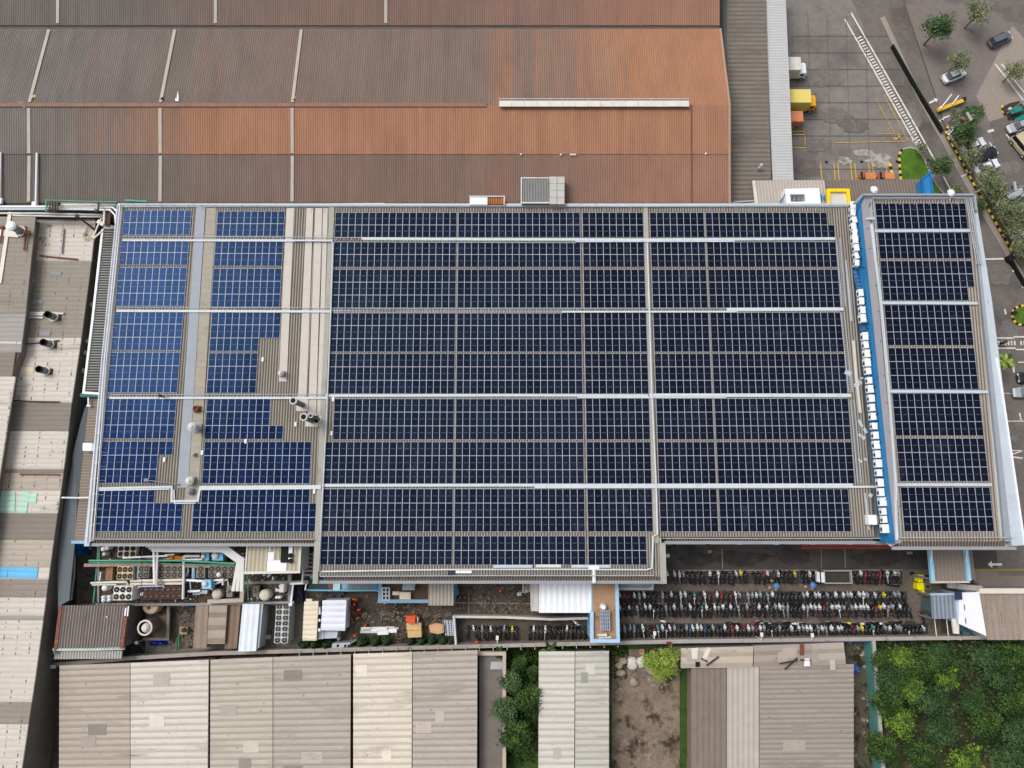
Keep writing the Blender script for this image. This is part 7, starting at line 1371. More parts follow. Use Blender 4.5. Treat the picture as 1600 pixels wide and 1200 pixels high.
# a second line of cars further along
def truck(label, px, ang, cabm, boxm, L=6.2, wd=1.05, open_bed=False, cab_len=1.6, box_h=2.4):
    t = thing("truck" if not open_bed else "flatbed_truck", label, "truck", (0, 0, 0), "trucks")
    h = L/2; mb = MB(); mb.box((0, 0, .45), (L-.3, wd*1.3, .25)); mb.build("chassis", dark, t)
    mb = MB(); loft(mb, [(h-cab_len, wd*.92, .6, 2.0, .9), (h-.5, wd*.92, .55, 2.05, .86), (h-.15, wd*.9, .5, 1.5, .88), (h, wd*.8, .55, 1.2, .85)]); mb.build("cab", cabm, t)
    mb = MB(); mb.add([(h-.46, -wd*.74, 1.96), (h-.46, wd*.74, 1.96), (h-.13, wd*.72, 1.44), (h-.13, -wd*.72, 1.44)], [(0, 3, 2, 1)]); mb.box((h-cab_len*.62, 0, 1.42), (.55, wd*1.87, .42)); mb.build("windscreen", glass, t)
    x0, x1 = -h, h-cab_len-.12
    if open_bed:
        mb = MB(); mb.box(((x0+x1)/2, 0, .72), (x1-x0, wd*1.9, .1)); mb.build("bed_floor", M("dark_bed", S(66, 62, 56), .9, .25, 1.5), t)
        for y in (-1, 1): MB().box(((x0+x1)/2, y*wd, .72), (x1-x0, .16, .75)).build("side_board", boxm, t)
        MB().box((x0+.06, 0, .72), (.14, wd*1.8, .74)).build("tail_board", boxm, t); MB().box((x1-.06, 0, .72), (.14, wd*1.8, .9)).build("head_board", boxm, t)
    else:
        mb = MB(); mb.box(((x0+x1)/2, 0, .72), (x1-x0, wd*2.02, box_h)); mb.build("cargo_box", boxm, t)
        mb = MB()
        for k in range(6): mb.box((x0+.3+k*(x1-x0-.6)/5, 0, .72+box_h), (.06, wd*1.96, .03))
        mb.build("roof_bows", boxm, t)
    for x in ((-h+1.0, h-.85) if L > 3 else (-h+.5, h-.45)):
        for y in (-wd+.12, wd-.12): wheel(x, y, .42 if L > 3 else .26, t, .28 if L > 3 else .16)
    for y in (-1, 1): MB().box((h-.02, y*wd*.6, .72), (.1, .26, .16)).build("headlight", lampm, t); MB().box((h-.3, y*(wd+.14), 1.35), (.1, .2, .34)).build("mirror", dark, t)
    p = W(*px, 1.4); t.location = (p.x, p.y, .075); t.rotation_euler = (0, 0, math.radians(ang)); return t
om = M("truck_orange", S(206, 134, 92), .5, .08); oc = M("truck_orange_dark", S(170, 92, 58), .5, .1)
truck("orange box truck beside the lean-to roof, nearer the yellow canopy", (1354.6, 276), 180, oc, om, 2.6, .56, cab_len=.7, box_h=.9)
truck("orange box truck beside the lean-to roof, nearer the green lawn", (1384.4, 276), 180, oc, om, 2.6, .56, cab_len=.7, box_h=.9)
truck("orange box truck poking out from under the pale canopy", (1229, 187), 180, oc, om, 4.8, .95, cab_len=1.2, box_h=1.7)
truck("yellow box truck with pale yellow roof reversed into the pale canopy bay", (1246, 160.5), 0, M("truck_yellow", S(232, 168, 40), .5, .06), M("pale_yellow_box", S(224, 206, 116), .5, .05), 6.6, 1.2, cab_len=1.7, box_h=2.7)
truck("grey flatbed truck with white cab parked among the motorbikes", (1304, 901.5), 180, pw, M("bed_grey", S(166, 162, 156), .6, .08), 5.3, .92, True, .85)
truck("white box truck further up under the pale canopy", (1232, 110), 0, pw, offwhite, 6.4, 1.2, cab_len=1.7, box_h=2.6)
# forklift
t = thing("forklift", "bright orange forklift with grey mast in front of tan crates", "forklift", (0, 0, 0))
fo = M("forklift_orange", S(214, 88, 46), .45, .06)
mb = MB(); loft(mb, [(-1.25, .4, .4, 1.0, .8), (-1.1, .55, .3, 1.2, .85), (-.4, .6, .25, 1.25, .85), (.5, .58, .25, .9, .9)]); mb.build("body", fo, t)
mb = MB()
for x, y in ((-.75, -.5), (-.75, .5), (.45, -.5), (.45, .5)): mb.beam((x, y, .9), (x*.9, y, 2.1), .08, .08)
mb.box((-.15, 0, 2.08), (1.0, 1.1, .06)); mb.build("overhead_guard", fo, t)
mb = MB(); mb.box((-.1, 0, 1.0), (.5, .5, .2)); mb.box((-.32, 0, 1.2), (.12, .5, .5)); mb.build("driver_seat", black, t)
mb = MB()
for y in (-.35, .35): mb.box((.72, y, .1), (.14, .12, 2.2))
for z_ in (.4, 1.2, 2.1): mb.box((.72, 0, z_), (.1, .7, .1))
mb.build("mast", galv, t)
for y in (-.25, .25): MB().box((1.3, y, .12), (1.1, .12, .05)).build("fork", dark, t)
for x, y in ((-.8, -.5), (-.8, .5), (.4, -.52), (.4, .52)): wheel(x, y, .28, t, .2)
p = W(647, 966, .8); t.location = (p.x, p.y, .06); t.rotation_euler = (0, 0, .03)
# motorbikes: one mesh each (a bike is a dozen pixels long)
def bike_mesh(i, body, seat, helmet=None, front=None):
    mb = MB()
    for y in (-.62, .62): mb.tube([(-.055, y, .28), (.055, y, .28)], .28, 1, 12); mb.tube([(-.06, y, .28), (.06, y, .28)], .17, 3, 10)
    mb.tube([(0, -.95, .62), (0, -.5, .66), (0, 0, .58), (0, .28, .5)], .15, 0, 8, .12)
    mb.tube([(0, -.98, .7), (0, -.55, .78), (0, -.05, .74)], .13, 2, 8, .11)
    mb.prism([(-.12, .15), (.12, .15), (.17, .42), (.11, .66), (0, .8), (-.11, .66), (-.17, .42)], .42, .82, 4)
    mb.prism([(-.08, .46), (.08, .46), (.07, .7), (0, .78), (-.07, .7)], .82, .98, 4)
    mb.prism([(-.08, .4), (.08, .4), (.09, .95), (-.09, .95)], .56, .6, 4)
    mb.beam((-.34, .34, 1.02), (.34, .34, 1.02), .05, .05, 1)
    for s in (-1, 1): mb.tube([(s*.26, .34, 1.03), (s*.34, .3, 1.14)], .012, 1, 5); mb.box((s*.35, .3, 1.14), (.13, .05, .08), 0, 3)
    mb.tube([(0, .62, .28), (0, .42, 1.0)], .05, 3, 6); mb.box((0, -1.02, .62), (.16, .1, .08), 0, 5)
    mb.beam((.16, -.75, .34), (.16, -.1, .3), .09, .1, 3)
    return mb
bm = {"black": S(26, 26, 29), "charcoal": S(54, 55, 60), "white": S(226, 228, 232), "silver": S(160, 166, 174), "red": S(150, 40, 40), "blue": S(50, 78, 128), "yellow": S(226, 206, 64), "maroon": S(96, 30, 36), "teal": S(96, 146, 152)}
bmats = {k: M("bike_"+k, v, .35, .06, 3, spec=.45) for k, v in bm.items()}
seatk, seatb = M("bike_seat_black", S(24, 23, 25), .7, .2, 4), M("bike_seat_brown", S(70, 52, 44), .7, .2, 4); spoke = M("bike_metal", S(166, 168, 172), .4, .1, 4, spec=.5, metal=.4)
BM = []
for body, front in [("black", "black"), ("black", "white"), ("black", "silver"), ("charcoal", "white"), ("charcoal", "charcoal"), ("white", "white"), ("silver", "silver"), ("red", "red"), ("black", "red"), ("blue", "blue"), ("black", "yellow"), ("maroon", "maroon"), ("white", "teal"), ("black", "black"), ("white", "black")]:
    ob = bike_mesh(0, body, 0).build("motorbike", [bmats[body], tyre, random.choice((seatk, seatk, seatk, seatb)), spoke, bmats[front], tailm], None, (0, 0, 0)); BM.append((ob.data, body, front)); bpy.data.objects.remove(ob)
wts = [24, 20, 16, 12, 14, 6, 5, 2.2, 3, 1.6, 1.8, 2.2, 1, 8, 3]
rr = random.Random(21)
def bikes(xs, y, where, tilt=6, face=0):
    xs = list(xs); N_ = len(xs)
    for i, x in enumerate(xs):
        me, body, front = rr.choices(BM, wts)[0]
        o = bpy.data.objects.new("motorbike", me); COL.objects.link(o)
        yy = y(x) if callable(y) else y
        p = W(x+rr.uniform(-.7, .7), yy+rr.uniform(-.9, .9), .5); o.location = (p.x, p.y, .06)
        o.rotation_euler = (0, math.radians(rr.uniform(3, 9)), math.radians(tilt+rr.gauss(0, 5)+face)); k = rr.uniform(1.0, 1.14); o.scale = (k, k, k)
        col = body if body == front else "%s and %s" % (body, front)
        tag(o, ("%s motorbike, %s %s" % (col, O(i+1), where)) if N_ > 1 else "%s motorbike %s" % (col, where), "motorbike", "motorbikes in the works car park")
def xr(segs):
    out = []
    for a_, b_, st in segs:
        n = int((b_-a_)/st); out += [a_+st*k for k in range(n+1)]
    return out
bikes(xr([(1036, 1046, 7), (1054, 1100, 7.2), (1108, 1168, 7), (1177, 1200, 7.2), (1208, 1244, 6.6), (1252, 1276, 6), (1333, 1404, 5.8)]), 901.5, "from the projecting bay in the row beside the dark road")
bikes(xr([(969, 1022, 7.4), (1035, 1086, 7), (1093, 1112, 7.4), (1120, 1160, 7.2), (1168, 1412, 6.2)]), 934.5, "from the flat roof in the upper middle row", 7)
bikes(xr([(968, 990, 8), (996, 1420, 6.3)]), 953.5, "from the flat roof in the lower middle row", 7)
bikes(xr([(968, 1010, 7.4), (1016, 1446, 6.1)]), 986.5, "from the flat roof in the row along the boundary wall", 7)
bikes([728.5] + xr([(740, 812, 6.6), (826, 858, 6.4), (866, 916, 6.4)]), 987.5, "from the end wall in the row below the white shed", 2)
bikes([1143, 1180, 1194, 1206, 1222, 1246, 1290, 1314, 1330, 1352, 1361, 1380, 1396], 974, "among those parked crosswise beside the boundary row", 90, 0)
bikes([904, 897], 976, "parked crosswise near the corner of the flat roof", 60)
bikes([1394], 914.6, "lying crosswise below the end of the grey truck row", 82)
bikes([1440], 965, "standing apart near the gate house poles", 8)
bikes([1042], 972.5, "lying across the aisle above the boundary row", 84)

# ------------------------------------------------------------------ people
def person_mesh(pose=0):
    me = bpy.data.meshes.new("person"); a = .28 if pose == 0 else .5
    V = [(0, 0, .92), (0, 0, 1.12), (0, 0, 1.34), (0, 0, 1.48), (0, .01, 1.6), (0, .015, 1.72),
         (.1, 0, .88), (.11, .06, .5), (.11, 0, .1), (.11, .12, .04), (-.1, 0, .88), (-.11, -.1, .5), (-.12, -.2, .12), (-.12, -.08, .05),
         (.19, 0, 1.38), (.27, .02, 1.12), (.26, .2, .95), (.25, .3, .93), (-.19, 0, 1.38), (-.28, 0, 1.12), (-.27, .16, .93), (-.26, .26, .9)]
    if pose == 1: V[15:18] = [(.36, .12, 1.22), (.4, .36, 1.2), (.4, .46, 1.2)]; V[19:22] = [(-.34, .14, 1.2), (-.3, .4, 1.15), (-.28, .5, 1.15)]
    E = [(0, 1), (1, 2), (2, 3), (3, 4), (4, 5), (0, 6), (6, 7), (7, 8), (8, 9), (0, 10), (10, 11), (11, 12), (12, 13), (2, 14), (14, 15), (15, 16), (16, 17), (2, 18), (18, 19), (19, 20), (20, 21)]
    Rr = [(.15, .11), (.14, .1), (.17, .11), (.06, .06), (.085, .1), (.08, .095), (.09, .09), (.065, .07), (.045, .05), (.04, .035), (.09, .09), (.065, .07), (.045, .05), (.04, .035), (.065, .065), (.045, .045), (.035, .035), (.04, .025), (.065, .065), (.045, .045), (.035, .035), (.04, .025)]
    me.from_pydata(V, E, []); ob = bpy.data.objects.new("person", me); COL.objects.link(ob)
    md = ob.modifiers.new("skin", 'SKIN'); ss = ob.modifiers.new("sub", 'SUBSURF'); ss.levels = 1; ss.render_levels = 1
    for v, r in zip(me.skin_vertices[0].data, Rr): v.radius = r
    me.skin_vertices[0].data[0].use_root = True
    dg = bpy.context.evaluated_depsgraph_get(); dg.update()
    m2 = bpy.data.meshes.new_from_object(ob.evaluated_get(dg)); bpy.data.objects.remove(ob); return m2
pm0, pm1 = person_mesh(0), person_mesh(1)
skin = M("skin", S(150, 104, 78), .6); trou = M("navy_trousers", S(40, 44, 62), .8); boot = M("boot", S(30, 26, 24), .8); hair = M("black_hair", S(24, 20, 18), .7)
def paint_person(me, topm):
    m = me.copy(); m.materials.clear()
    for q in (skin, topm, trou, boot): m.materials.append(q)
    for f in m.polygons:
        c = f.center; f.use_smooth = True
        f.material_index = 0 if c.z > 1.47 or (abs(c.x) > .2 and c.z < 1.0) or (c.y > .36) else 1 if c.z > .9 else 2 if c.z > .12 else 3
    return m
vest = M("orange_coverall", S(236, 96, 44), .7, .08, 4); pink = M("salmon_shirt", S(232, 104, 96), .7, .08, 4); darkshirt = M("dark_shirt", S(34, 36, 48), .8)
capm = {"orange": M("orange_helmet", S(246, 104, 36), .4), "white": M("white_helmet", S(232, 232, 230), .4)}
PMs = {(k, j): paint_person((pm0, pm1)[j], t_) for k, t_ in (("orange", vest), ("salmon", pink), ("dark", darkshirt)) for j in (0, 1)}
mb = MB(); mb.lathe(0, .015, [(.15, 1.72), (.13, 1.74), (.115, 1.8), (.07, 1.85), (.01, 1.865)], 0, 14); oh = mb.build("helmet", capm["orange"], None, (0, 0, 0)); helm = oh.data; bpy.data.objects.remove(oh)
mb = MB(); mb.lathe(0, .0, [(.105, 1.68), (.115, 1.74), (.1, 1.81), (.05, 1.845), (.01, 1.85)], 0, 14); oh = mb.build("hair", hair, None, (0, 0, 0)); hairme = oh.data; bpy.data.objects.remove(oh)
ppl = [(552.8, 936, "orange", 0, 40, "person in orange coverall, uppermost of the group by the white cabin, beside another"), (556.4, 936.6, "orange", 0, 210, "person in orange coverall, facing the uppermost one by the white cabin"), (553.6, 944, "orange", 0, 100, "person in orange coverall just below the uppermost pair"), (548.6, 949, "salmon", 0, 160, "person in salmon shirt close to the white cabin wall, upper"), (560.6, 953, "orange", 0, 30, "person in orange coverall farthest from the white cabin in the group"),
       (551.4, 957.4, "salmon", 0, 300, "person in salmon shirt in the middle of the group by the white cabin"), (543, 955.6, "salmon", 0, 0, "person in salmon shirt almost hidden at the white cabin edge"), (559, 965.6, "orange", 0, 200, "person in orange coverall bending beside a small trestle"), (549.4, 969.5, "salmon", 0, 90, "person in salmon shirt at the lower end of the group"), (571, 977.6, "orange", 0, 250, "person in orange coverall standing beside the white metal profiles"),
       (554.4, 993, "orange", 0, 20, "person in orange coverall standing alone near the grey booth"), (719, 933.6, "orange", 0, 80, "person in orange coverall beside the grey ribbed shed"), (782, 923, "orange", 0, 10, "person in orange coverall standing alone on the open court"), (745.6, 1003, "orange", 0, 170, "person in orange coverall by the motorbike row lamp post"), (665, 966, "salmon", 0, 60, "person in salmon shirt next to the forklift mast")]
for x, y, c, j, an, lb in ppl:
    p = W(x, y, 1.5); t = bpy.data.objects.new("person", PMs[(c, j)]); COL.objects.link(t); t.location = (p.x, p.y, .06); t.rotation_euler = (0, 0, math.radians(an)); tag(t, lb, "person", "workers in the court"); t.scale = (1.0, 1.0, 1.0)
    h_ = bpy.data.objects.new("helmet" if c == "orange" else "hair", helm if c == "orange" else hairme); COL.objects.link(h_); h_.parent = t
for x, y, z_, an, lb in [(252, 619, ZR+.3, 90, "person in dark clothes standing on the third roof tray between blue panels"), (1564, 536.4, .08, 70, "person in dark shirt crossing the zebra crossing, rear of two"), (1568.4, 535.2, .08, 70, "person in dark shirt crossing the zebra crossing, front of two")]:
    p = W(x, y, z_+.9); t = bpy.data.objects.new("person", PMs[("dark", 1 if z_ > 1 else 0)]); COL.objects.link(t); t.location = (p.x, p.y, z_); t.rotation_euler = (0, 0, math.radians(an)); tag(t, lb, "person")
    h_ = bpy.data.objects.new("hair", hairme); COL.objects.link(h_); h_.parent = t
# ------------------------------------------------------------------ car park furniture
mb = MB(); P = [W(x, y, .9) for x, y in [(1396, 70), (1441, 150), (1473.5, 204)]]; mb.path([Vector((p.x, p.y, .5)) for p in P], .2, .9)
n = 18
for k in range(n+1): q = P[1].lerp(P[2], k/n); mb.box((q.x, q.y, .08), (.26, .1, 1.0), .5)
tag(mb.build("fence", M("dark_hoarding", S(30, 34, 34), .8, .2)), "dark solid fence between the road and the car park entrance", "fence")
mb = MB(); P = [W(x, y, 1.4) for x, y in [(1583, 401), (1600, 430), (1640, 498)]]; mb.path([Vector((p.x, p.y, .5)) for p in P], .24, .9); mb.box((P[0].x, P[0].y, 0), (1.0, 1.0, 1.1), .5)
tag(mb.build("fence", M("dark_hoarding", S(30, 34, 34))), "dark fence continuing from the end of the striped kerb", "fence")
t = thing("barrier_gate", "yellow barrier beam with two white arms at the car park entrance", "barrier", W(1466, 172, 0))
mb = MB(); mb.beam(W(1465, 172.5, .6), W(1504, 157.6, .6), .6, .5); mb.build("beam", M("barrier_yellow", S(228, 182, 60), .6, .1, 1), t)
for a_, b_ in (((1469, 170), (1487, 147)), ((1488, 163), (1498, 149))):
    mb = MB(); mb.beam(W(*a_, 1.2), W(*b_, 1.2), .16, .1); mb.build("arm", white, t)
for x, y in ((1466, 172.2), (1503, 157.8)): MB().box((*W(x, y, 0).xy, 0), (.5, .5, .9)).build("post", yellow if x < 1480 else dark, t)
t = thing("barrier_gate", "white barrier arm with red head under the dark tree", "barrier", W(1482, 207, 0))
mb = MB(); mb.beam(W(1481, 211, 1.4), W(1500, 190.5, 1.4), .22, .12); mb.build("arm", white, t)
mb = MB(); p = W(1502, 188.6, 1.5); mb.lathe(p.x, p.y, [(.3, .9), (.34, 1.5), (.2, 1.7), (.05, 1.75)], 0, 12); mb.build("red_head", M("signal_red", S(200, 36, 36), .5), t)
mb = MB(); mb.box((*W(1500, 189, 0).xy, 0), (.12, .12, 1.3)); mb.box((*W(1484, 204, 0).xy, 0), (1.2, .5, 1.2), .7); mb.build("post", white, t)
def pole(a_, b_, h, label, head=True):
    mb = MB(); p = W(*a_, 0); q = W(*b_, h); mb.tube([(p.x, p.y, 0), (p.x, p.y, h*.82), (q.x*.5+p.x*.5, q.y*.5+p.y*.5, h*.98), (q.x, q.y, h)], .09, 0, 7, .06)
    if head: mb.box((q.x, q.y, h-.05), (1.5, .4, .16), math.atan2(q.y-p.y, q.x-p.x)+PI/2)
    return tag(mb.build("lamp_post", M("pole_grey", S(172, 170, 166), .5)), label, "lamp")
pole((1487, 212), (1514, 182), 7.5, "tall grey lamp post leaning over the dark tree")
pole((1573, 178), (1606, 150), 7.5, "tall grey lamp post standing on the dark island")
pole((1578, 314), (1586, 291), 6.0, "grey lamp post among the olive trees", True)
il = thing("traffic_island", "dark planted traffic island with teal banners", "island", W(1585, 178, 0))
MB().prism(ppx([(1567, 172), (1571, 181), (1579, 188), (1590, 191.5), (1603, 190), (1612, 178), (1592, 157.5), (1587.5, 159), (1578, 161), (1568, 166)], .2), 0, .2).build("bed", M("dark_bed_soil", S(62, 58, 54), .95, .2, .5), il)
for a_, b_ in (((1579, 175), (1597, 168.5)), ((1588, 189), (1602, 182))):
    mb = MB(); q = [W(*a_, 1.2), W(*b_, 1.2)]; mb.beam(q[0], q[1], .9, .08); mb.build("banner", M("teal_banner", S(28, 132, 122), .6), il)
mb = MB(); p = W(1578, 170.5, .4); mb.lathe(p.x, p.y, [(.25, .2), (.3, .5), (.12, .8), (.03, .85)], 0, 9); mb.build("lamp", offwhite, il)
mb = MB(); mb.box(W(1548, 313, .08), (.4, .4, .02)); q = [W(1578, 289.5, .5), W(1590, 289, .5)]
MB(); mb = MB(); mb.beam(W(1580, 292.5, .12), W(1591, 288.6, .12), .42, .14); mb.beam(W(1581, 294.4, .12), W(1590, 291.2, .12), .2, .1); tag(mb.build("wheel_stop", M("dark_stop", S(60, 64, 74), .7)), "dark wheel stop lying in the car park lane", "wheel stop")
p = W(1534, 170, 3.5); mb = MB(); mb.beam(W(1533.6, 173, 3.2), W(1537.6, 169.4, 3.2), .35, .3); mb.tube([(p.x, p.y, 0), (p.x, p.y, 3.2)], .06, 0, 6); tag(mb.build("sign_post", M("sign_red", S(176, 52, 48), .5)), "small red and white sign post beside the dark tree", "sign")
p = W(1583.6, 489, .5); mb = MB(); mb.beam(W(1582, 489, .6), W(1588, 488, .6), .5, .5); mb.beam(W(1584.6, 485, 1.2), W(1591.6, 490, 1.2), .12, .1); tag(mb.build("garden_light", M("garden_dark", S(44, 48, 56), .6)), "dark floodlight on the small lawn near the zebra crossing", "light")
p = W(1597, 585, .5); 

# ------------------------------------------------------------------ plants
def leafm(name, rgb): return M(name, S(*rgb), .7, .25, .8, spec=.15, fine=.2)
def crown_mesh(name, rx, rz, clumps, leaves, leaf, mats, seed, zc, gap=.0, spread=.42, flat=.25):
    r = random.Random(seed); vs = []; fs = []; ms = []
    for _ in range(clumps):
        while True:
            u = Vector((r.uniform(-1, 1), r.uniform(-1, 1), r.uniform(-.75, 1)))
            if .25 < u.length < 1: break
        lump = .72+.28*math.sin(3*math.atan2(u.y, u.x)+seed)*math.cos(2*u.z+seed)
        c = Vector((u.x*rx*lump, u.y*rx*lump, zc+u.z*rz*lump)); k = r.choices(range(len(mats)), [3, 4, 3][:len(mats)])[0]
        cr = r.uniform(.7, 1.25)*spread
        for _ in range(leaves):
            d_ = Vector((r.gauss(0, 1), r.gauss(0, 1), r.gauss(0, .7)))*cr*.6; p = c+d_
            nrm = (Vector((r.gauss(0, .55), r.gauss(0, .55), 1))+(p-Vector((0, 0, zc)))*.25).normalized()
            a_ = nrm.cross(Vector((r.uniform(-1, 1), r.uniform(-1, 1), .1))).normalized(); b_ = nrm.cross(a_); s = leaf*r.uniform(.6, 1.3)
            o = len(vs); vs += [p+a_*s, p+b_*s*.5, p-a_*s, p-b_*s*.5]; fs.append((o, o+1, o+2, o+3)); ms.append(k if r.random() < .8 else r.randrange(len(mats)))
    me = bpy.data.meshes.new(name); me.from_pydata([tuple(v) for v in vs], [], fs)
    for m in mats: me.materials.append(m)
    me.polygons.foreach_set("material_index", ms); me.update(); return me
bark = M("bark", S(112, 98, 82), .9, .2, 2)
def trunk_mesh(h, r0, rx, seed, limbs=6):
    r = random.Random(seed); mb = MB(); mb.tube([(0, 0, 0), (.05, .03, h*.5), (0, .06, h)], r0, 0, 9, r0*.6)
    for k in range(limbs):
        an = 2*PI*k/limbs+r.uniform(-.4, .4); z0 = h*r.uniform(.65, 1); e = rx*r.uniform(.5, .8)
        mb.tube([(0, .03, z0), (math.cos(an)*e*.45, math.sin(an)*e*.45, z0+.5), (math.cos(an)*e, math.sin(an)*e, z0+r.uniform(.6, 1.4))], r0*.5, 0, 6, r0*.12)
    ob = mb.build("trunk", bark, None, (0, 0, 0)); me = ob.data; bpy.data.objects.remove(ob); return me
olive = [leafm("olive_leaf_light", (150, 154, 118)), leafm("olive_leaf", (112, 120, 84)), leafm("olive_leaf_dark", (76, 86, 58))]
deep = [leafm("deep_leaf_light", (98, 120, 74)), leafm("deep_leaf", (70, 96, 56)), leafm("deep_leaf_dark", (44, 66, 42))]
lush = [leafm("lush_leaf_light", (82, 106, 48)), leafm("lush_leaf", (54, 78, 37)), leafm("lush_leaf_dark", (30, 54, 22))]
lime = [leafm("lime_leaf_light", (160, 174, 84)), leafm("lime_leaf", (128, 148, 60)), leafm("lime_leaf_dark", (112, 140, 44))]
conif = [leafm("conifer_light", (62, 84, 50)), leafm("conifer", (44, 64, 40)), leafm("conifer_dark", (28, 44, 28))]
TREES = {}
def treekind(k, rx, rz, cl, lv, leaf, mats, zc, h, r0, **kw):
    TREES[k] = [(crown_mesh("crown", rx, rz, cl, lv, leaf, mats, s, zc, **kw), trunk_mesh(h, r0, rx, s)) for s in (3, 8, 15)]
treekind("olive", 2.3, 1.3, 46, 24, .15, olive, 3.4, 2.6, .13, spread=.5)
treekind("deep", 2.6, 1.6, 74, 28, .18, deep, 4.6, 3.4, .18, spread=.6)
treekind("lush", 2.6, 1.9, 96, 30, .2, lush, 4.2, 3.0, .2, spread=.7)
treekind("dull", 2.4, 1.7, 80, 28, .19, [lush[1], deep[1], deep[2]], 4.0, 3.0, .18, spread=.66)
treekind("fresh", 2.3, 1.6, 80, 28, .19, [lush[0], lime[2], lush[1]], 4.0, 3.0, .18, spread=.62)
treekind("lime", 2.6, 1.6, 64, 26, .18, lime, 4.2, 3.2, .14, spread=.6)
treekind("thin", 1.3, .9, 34, 20, .13, olive, 2.2, 1.7, .08, spread=.36)
ti = 0
def tree(kind, px, label, sc=1.0, zc=None, group=None, name="tree"):
    global ti; ti += 1
    cm, tm = TREES[kind][ti % 3]; hz = {"olive": 3.4, "deep": 4.6, "lush": 4.2, "lime": 4.2, "dull": 4.0, "fresh": 4.0, "thin": 2.2}[kind]*sc
    p = W(*px, hz); t = thing(name, label, "tree", (p.x, p.y, .05), group); t.rotation_euler = (0, 0, ti*2.1); t.scale = (sc, sc, sc)
    for nme, me in (("crown", cm), ("trunk", tm)): o = bpy.data.objects.new(nme, me); COL.objects.link(o); o.parent = t
    return t
G = "trees along the car park verge"
tree("deep", (1521, 177), "dark green tree at the entrance barrier, topmost of the verge line", .85, group=G)
tree("deep", (1509, 204), "large dark tree shading the white half hidden saloon", .88, group=G)
tree("olive", (1495, 180), "thin pale olive tree beside the white turn arrow", .7, group=G)
tree("olive", (1513, 219), "olive tree over the nose of the half hidden saloon", .9, group=G)
tree("olive", (1520, 243), "olive tree in front of the black saloon", .95, group=G)
tree("thin", (1546, 265), "small leafy sprig over the tail of the white saloon", .8, group=G)
tree("olive", (1548, 281), "olive tree directly below the clear white saloon", 1.15, group=G)
tree("olive", (1560, 296), "olive tree touching the silver grey hatchback on its upper side", 1.0, group=G)
tree("olive", (1555, 306), "small olive tree at the kerb beside the silver grey hatchback", .75, group=G)
tree("olive", (1578, 325), "olive tree just below the silver grey hatchback", 1.15, group=G)
tree("olive", (1592, 330), "olive tree hiding the dark grey car", 1.05, group=G)
tree("olive", (1588, 358), "olive tree before the last parked car", 1.05, group=G)
tree("olive", (1600, 385), "olive tree at the end of the verge by the dark fence", 1.0, group=G)
tree("deep", (1472, 258), "single dark leafy tree standing on the painted road line", .88)
tree("thin", (1442, 231), "sparse sapling at the lower end of the striped footpath", .85)
tree("thin", (1494, 296.5), "low sparse tree at the annex corner by the road line", .9)
tree("deep", (1529, 318), "dark tree against the annex corner", .55)
tree("deep", (1532, 324), "second dark shrub at the annex corner", .5, name="shrub")
for x, y, k, s, lb in [(1500, 95, "olive", 1.1, "olive tree above the entrance barrier"), (1470, 40, "deep", 1.1, "dark tree near the top of the car park road"), (1530, 20, "olive", 1.2, "olive tree at the very top of the car park"), (1588, 110, "olive", 1.0, "olive tree beside the far zebra path")]: tree(k, (x, y), lb, s)
# palms
def palm(px, z, nf, L, mats, label, wd=.34, name="palm", droop=.5):
    p = W(*px, z); t = thing(name, label, name.replace("_", " "), (p.x, p.y, .03)); mb = MB(); mb.tube([(p.x, p.y, .03), (p.x+.05, p.y, z*.5), (p.x, p.y, z)], .16, 0, 9, .11); mb.build("trunk", bark, t)
    rp = random.Random(int(px[0])); 
    for k in range(nf):
        mb = MB()
        an = 2*PI*k/nf+rp.uniform(-.3, .3); l = L*rp.uniform(.75, 1.1); d_ = Vector((math.cos(an), math.sin(an), 0)); s_ = Vector((-d_.y, d_.x, 0)); m_ = 7
        spine = [Vector((p.x, p.y, z))+d_*(l*i/m_)+Vector((0, 0, .5*math.sin(PI*i/m_*.8)-droop*(i/m_)**2)) for i in range(m_+1)]
        for i in range(m_):
            w0 = wd*math.sin(PI*(i+.35)/(m_+.7)); w1 = wd*math.sin(PI*(i+1.35)/(m_+.7)) if i < m_-1 else .02
            for q in (-1, 1): mb.add([spine[i], spine[i+1], spine[i+1]+s_*q*w1+Vector((0, 0, -.12*w1)), spine[i]+s_*q*w0*.9+Vector((0, 0, -.12))], [(0, 1, 2, 3) if q < 0 else (3, 2, 1, 0)], (k+i) % len(mats) if i % 3 == 0 else k % len(mats))
        mb.build("frond", mats, t)
palm((1569, 565), 4.5, 13, 1.9, lime[:2]+[lush[1]], "yellow green palm beside the annex canopy below the zebra crossing")
palm((858, 1016), 3.0, 6, 1.5, lush, "banana plant with bright leaves over the pale roof corner", .28, "banana_plant")
palm((780, 1021), 2.6, 6, 1.2, lush, "banana plant beside the grey yard wall at the site boundary", .25, "banana_plant")
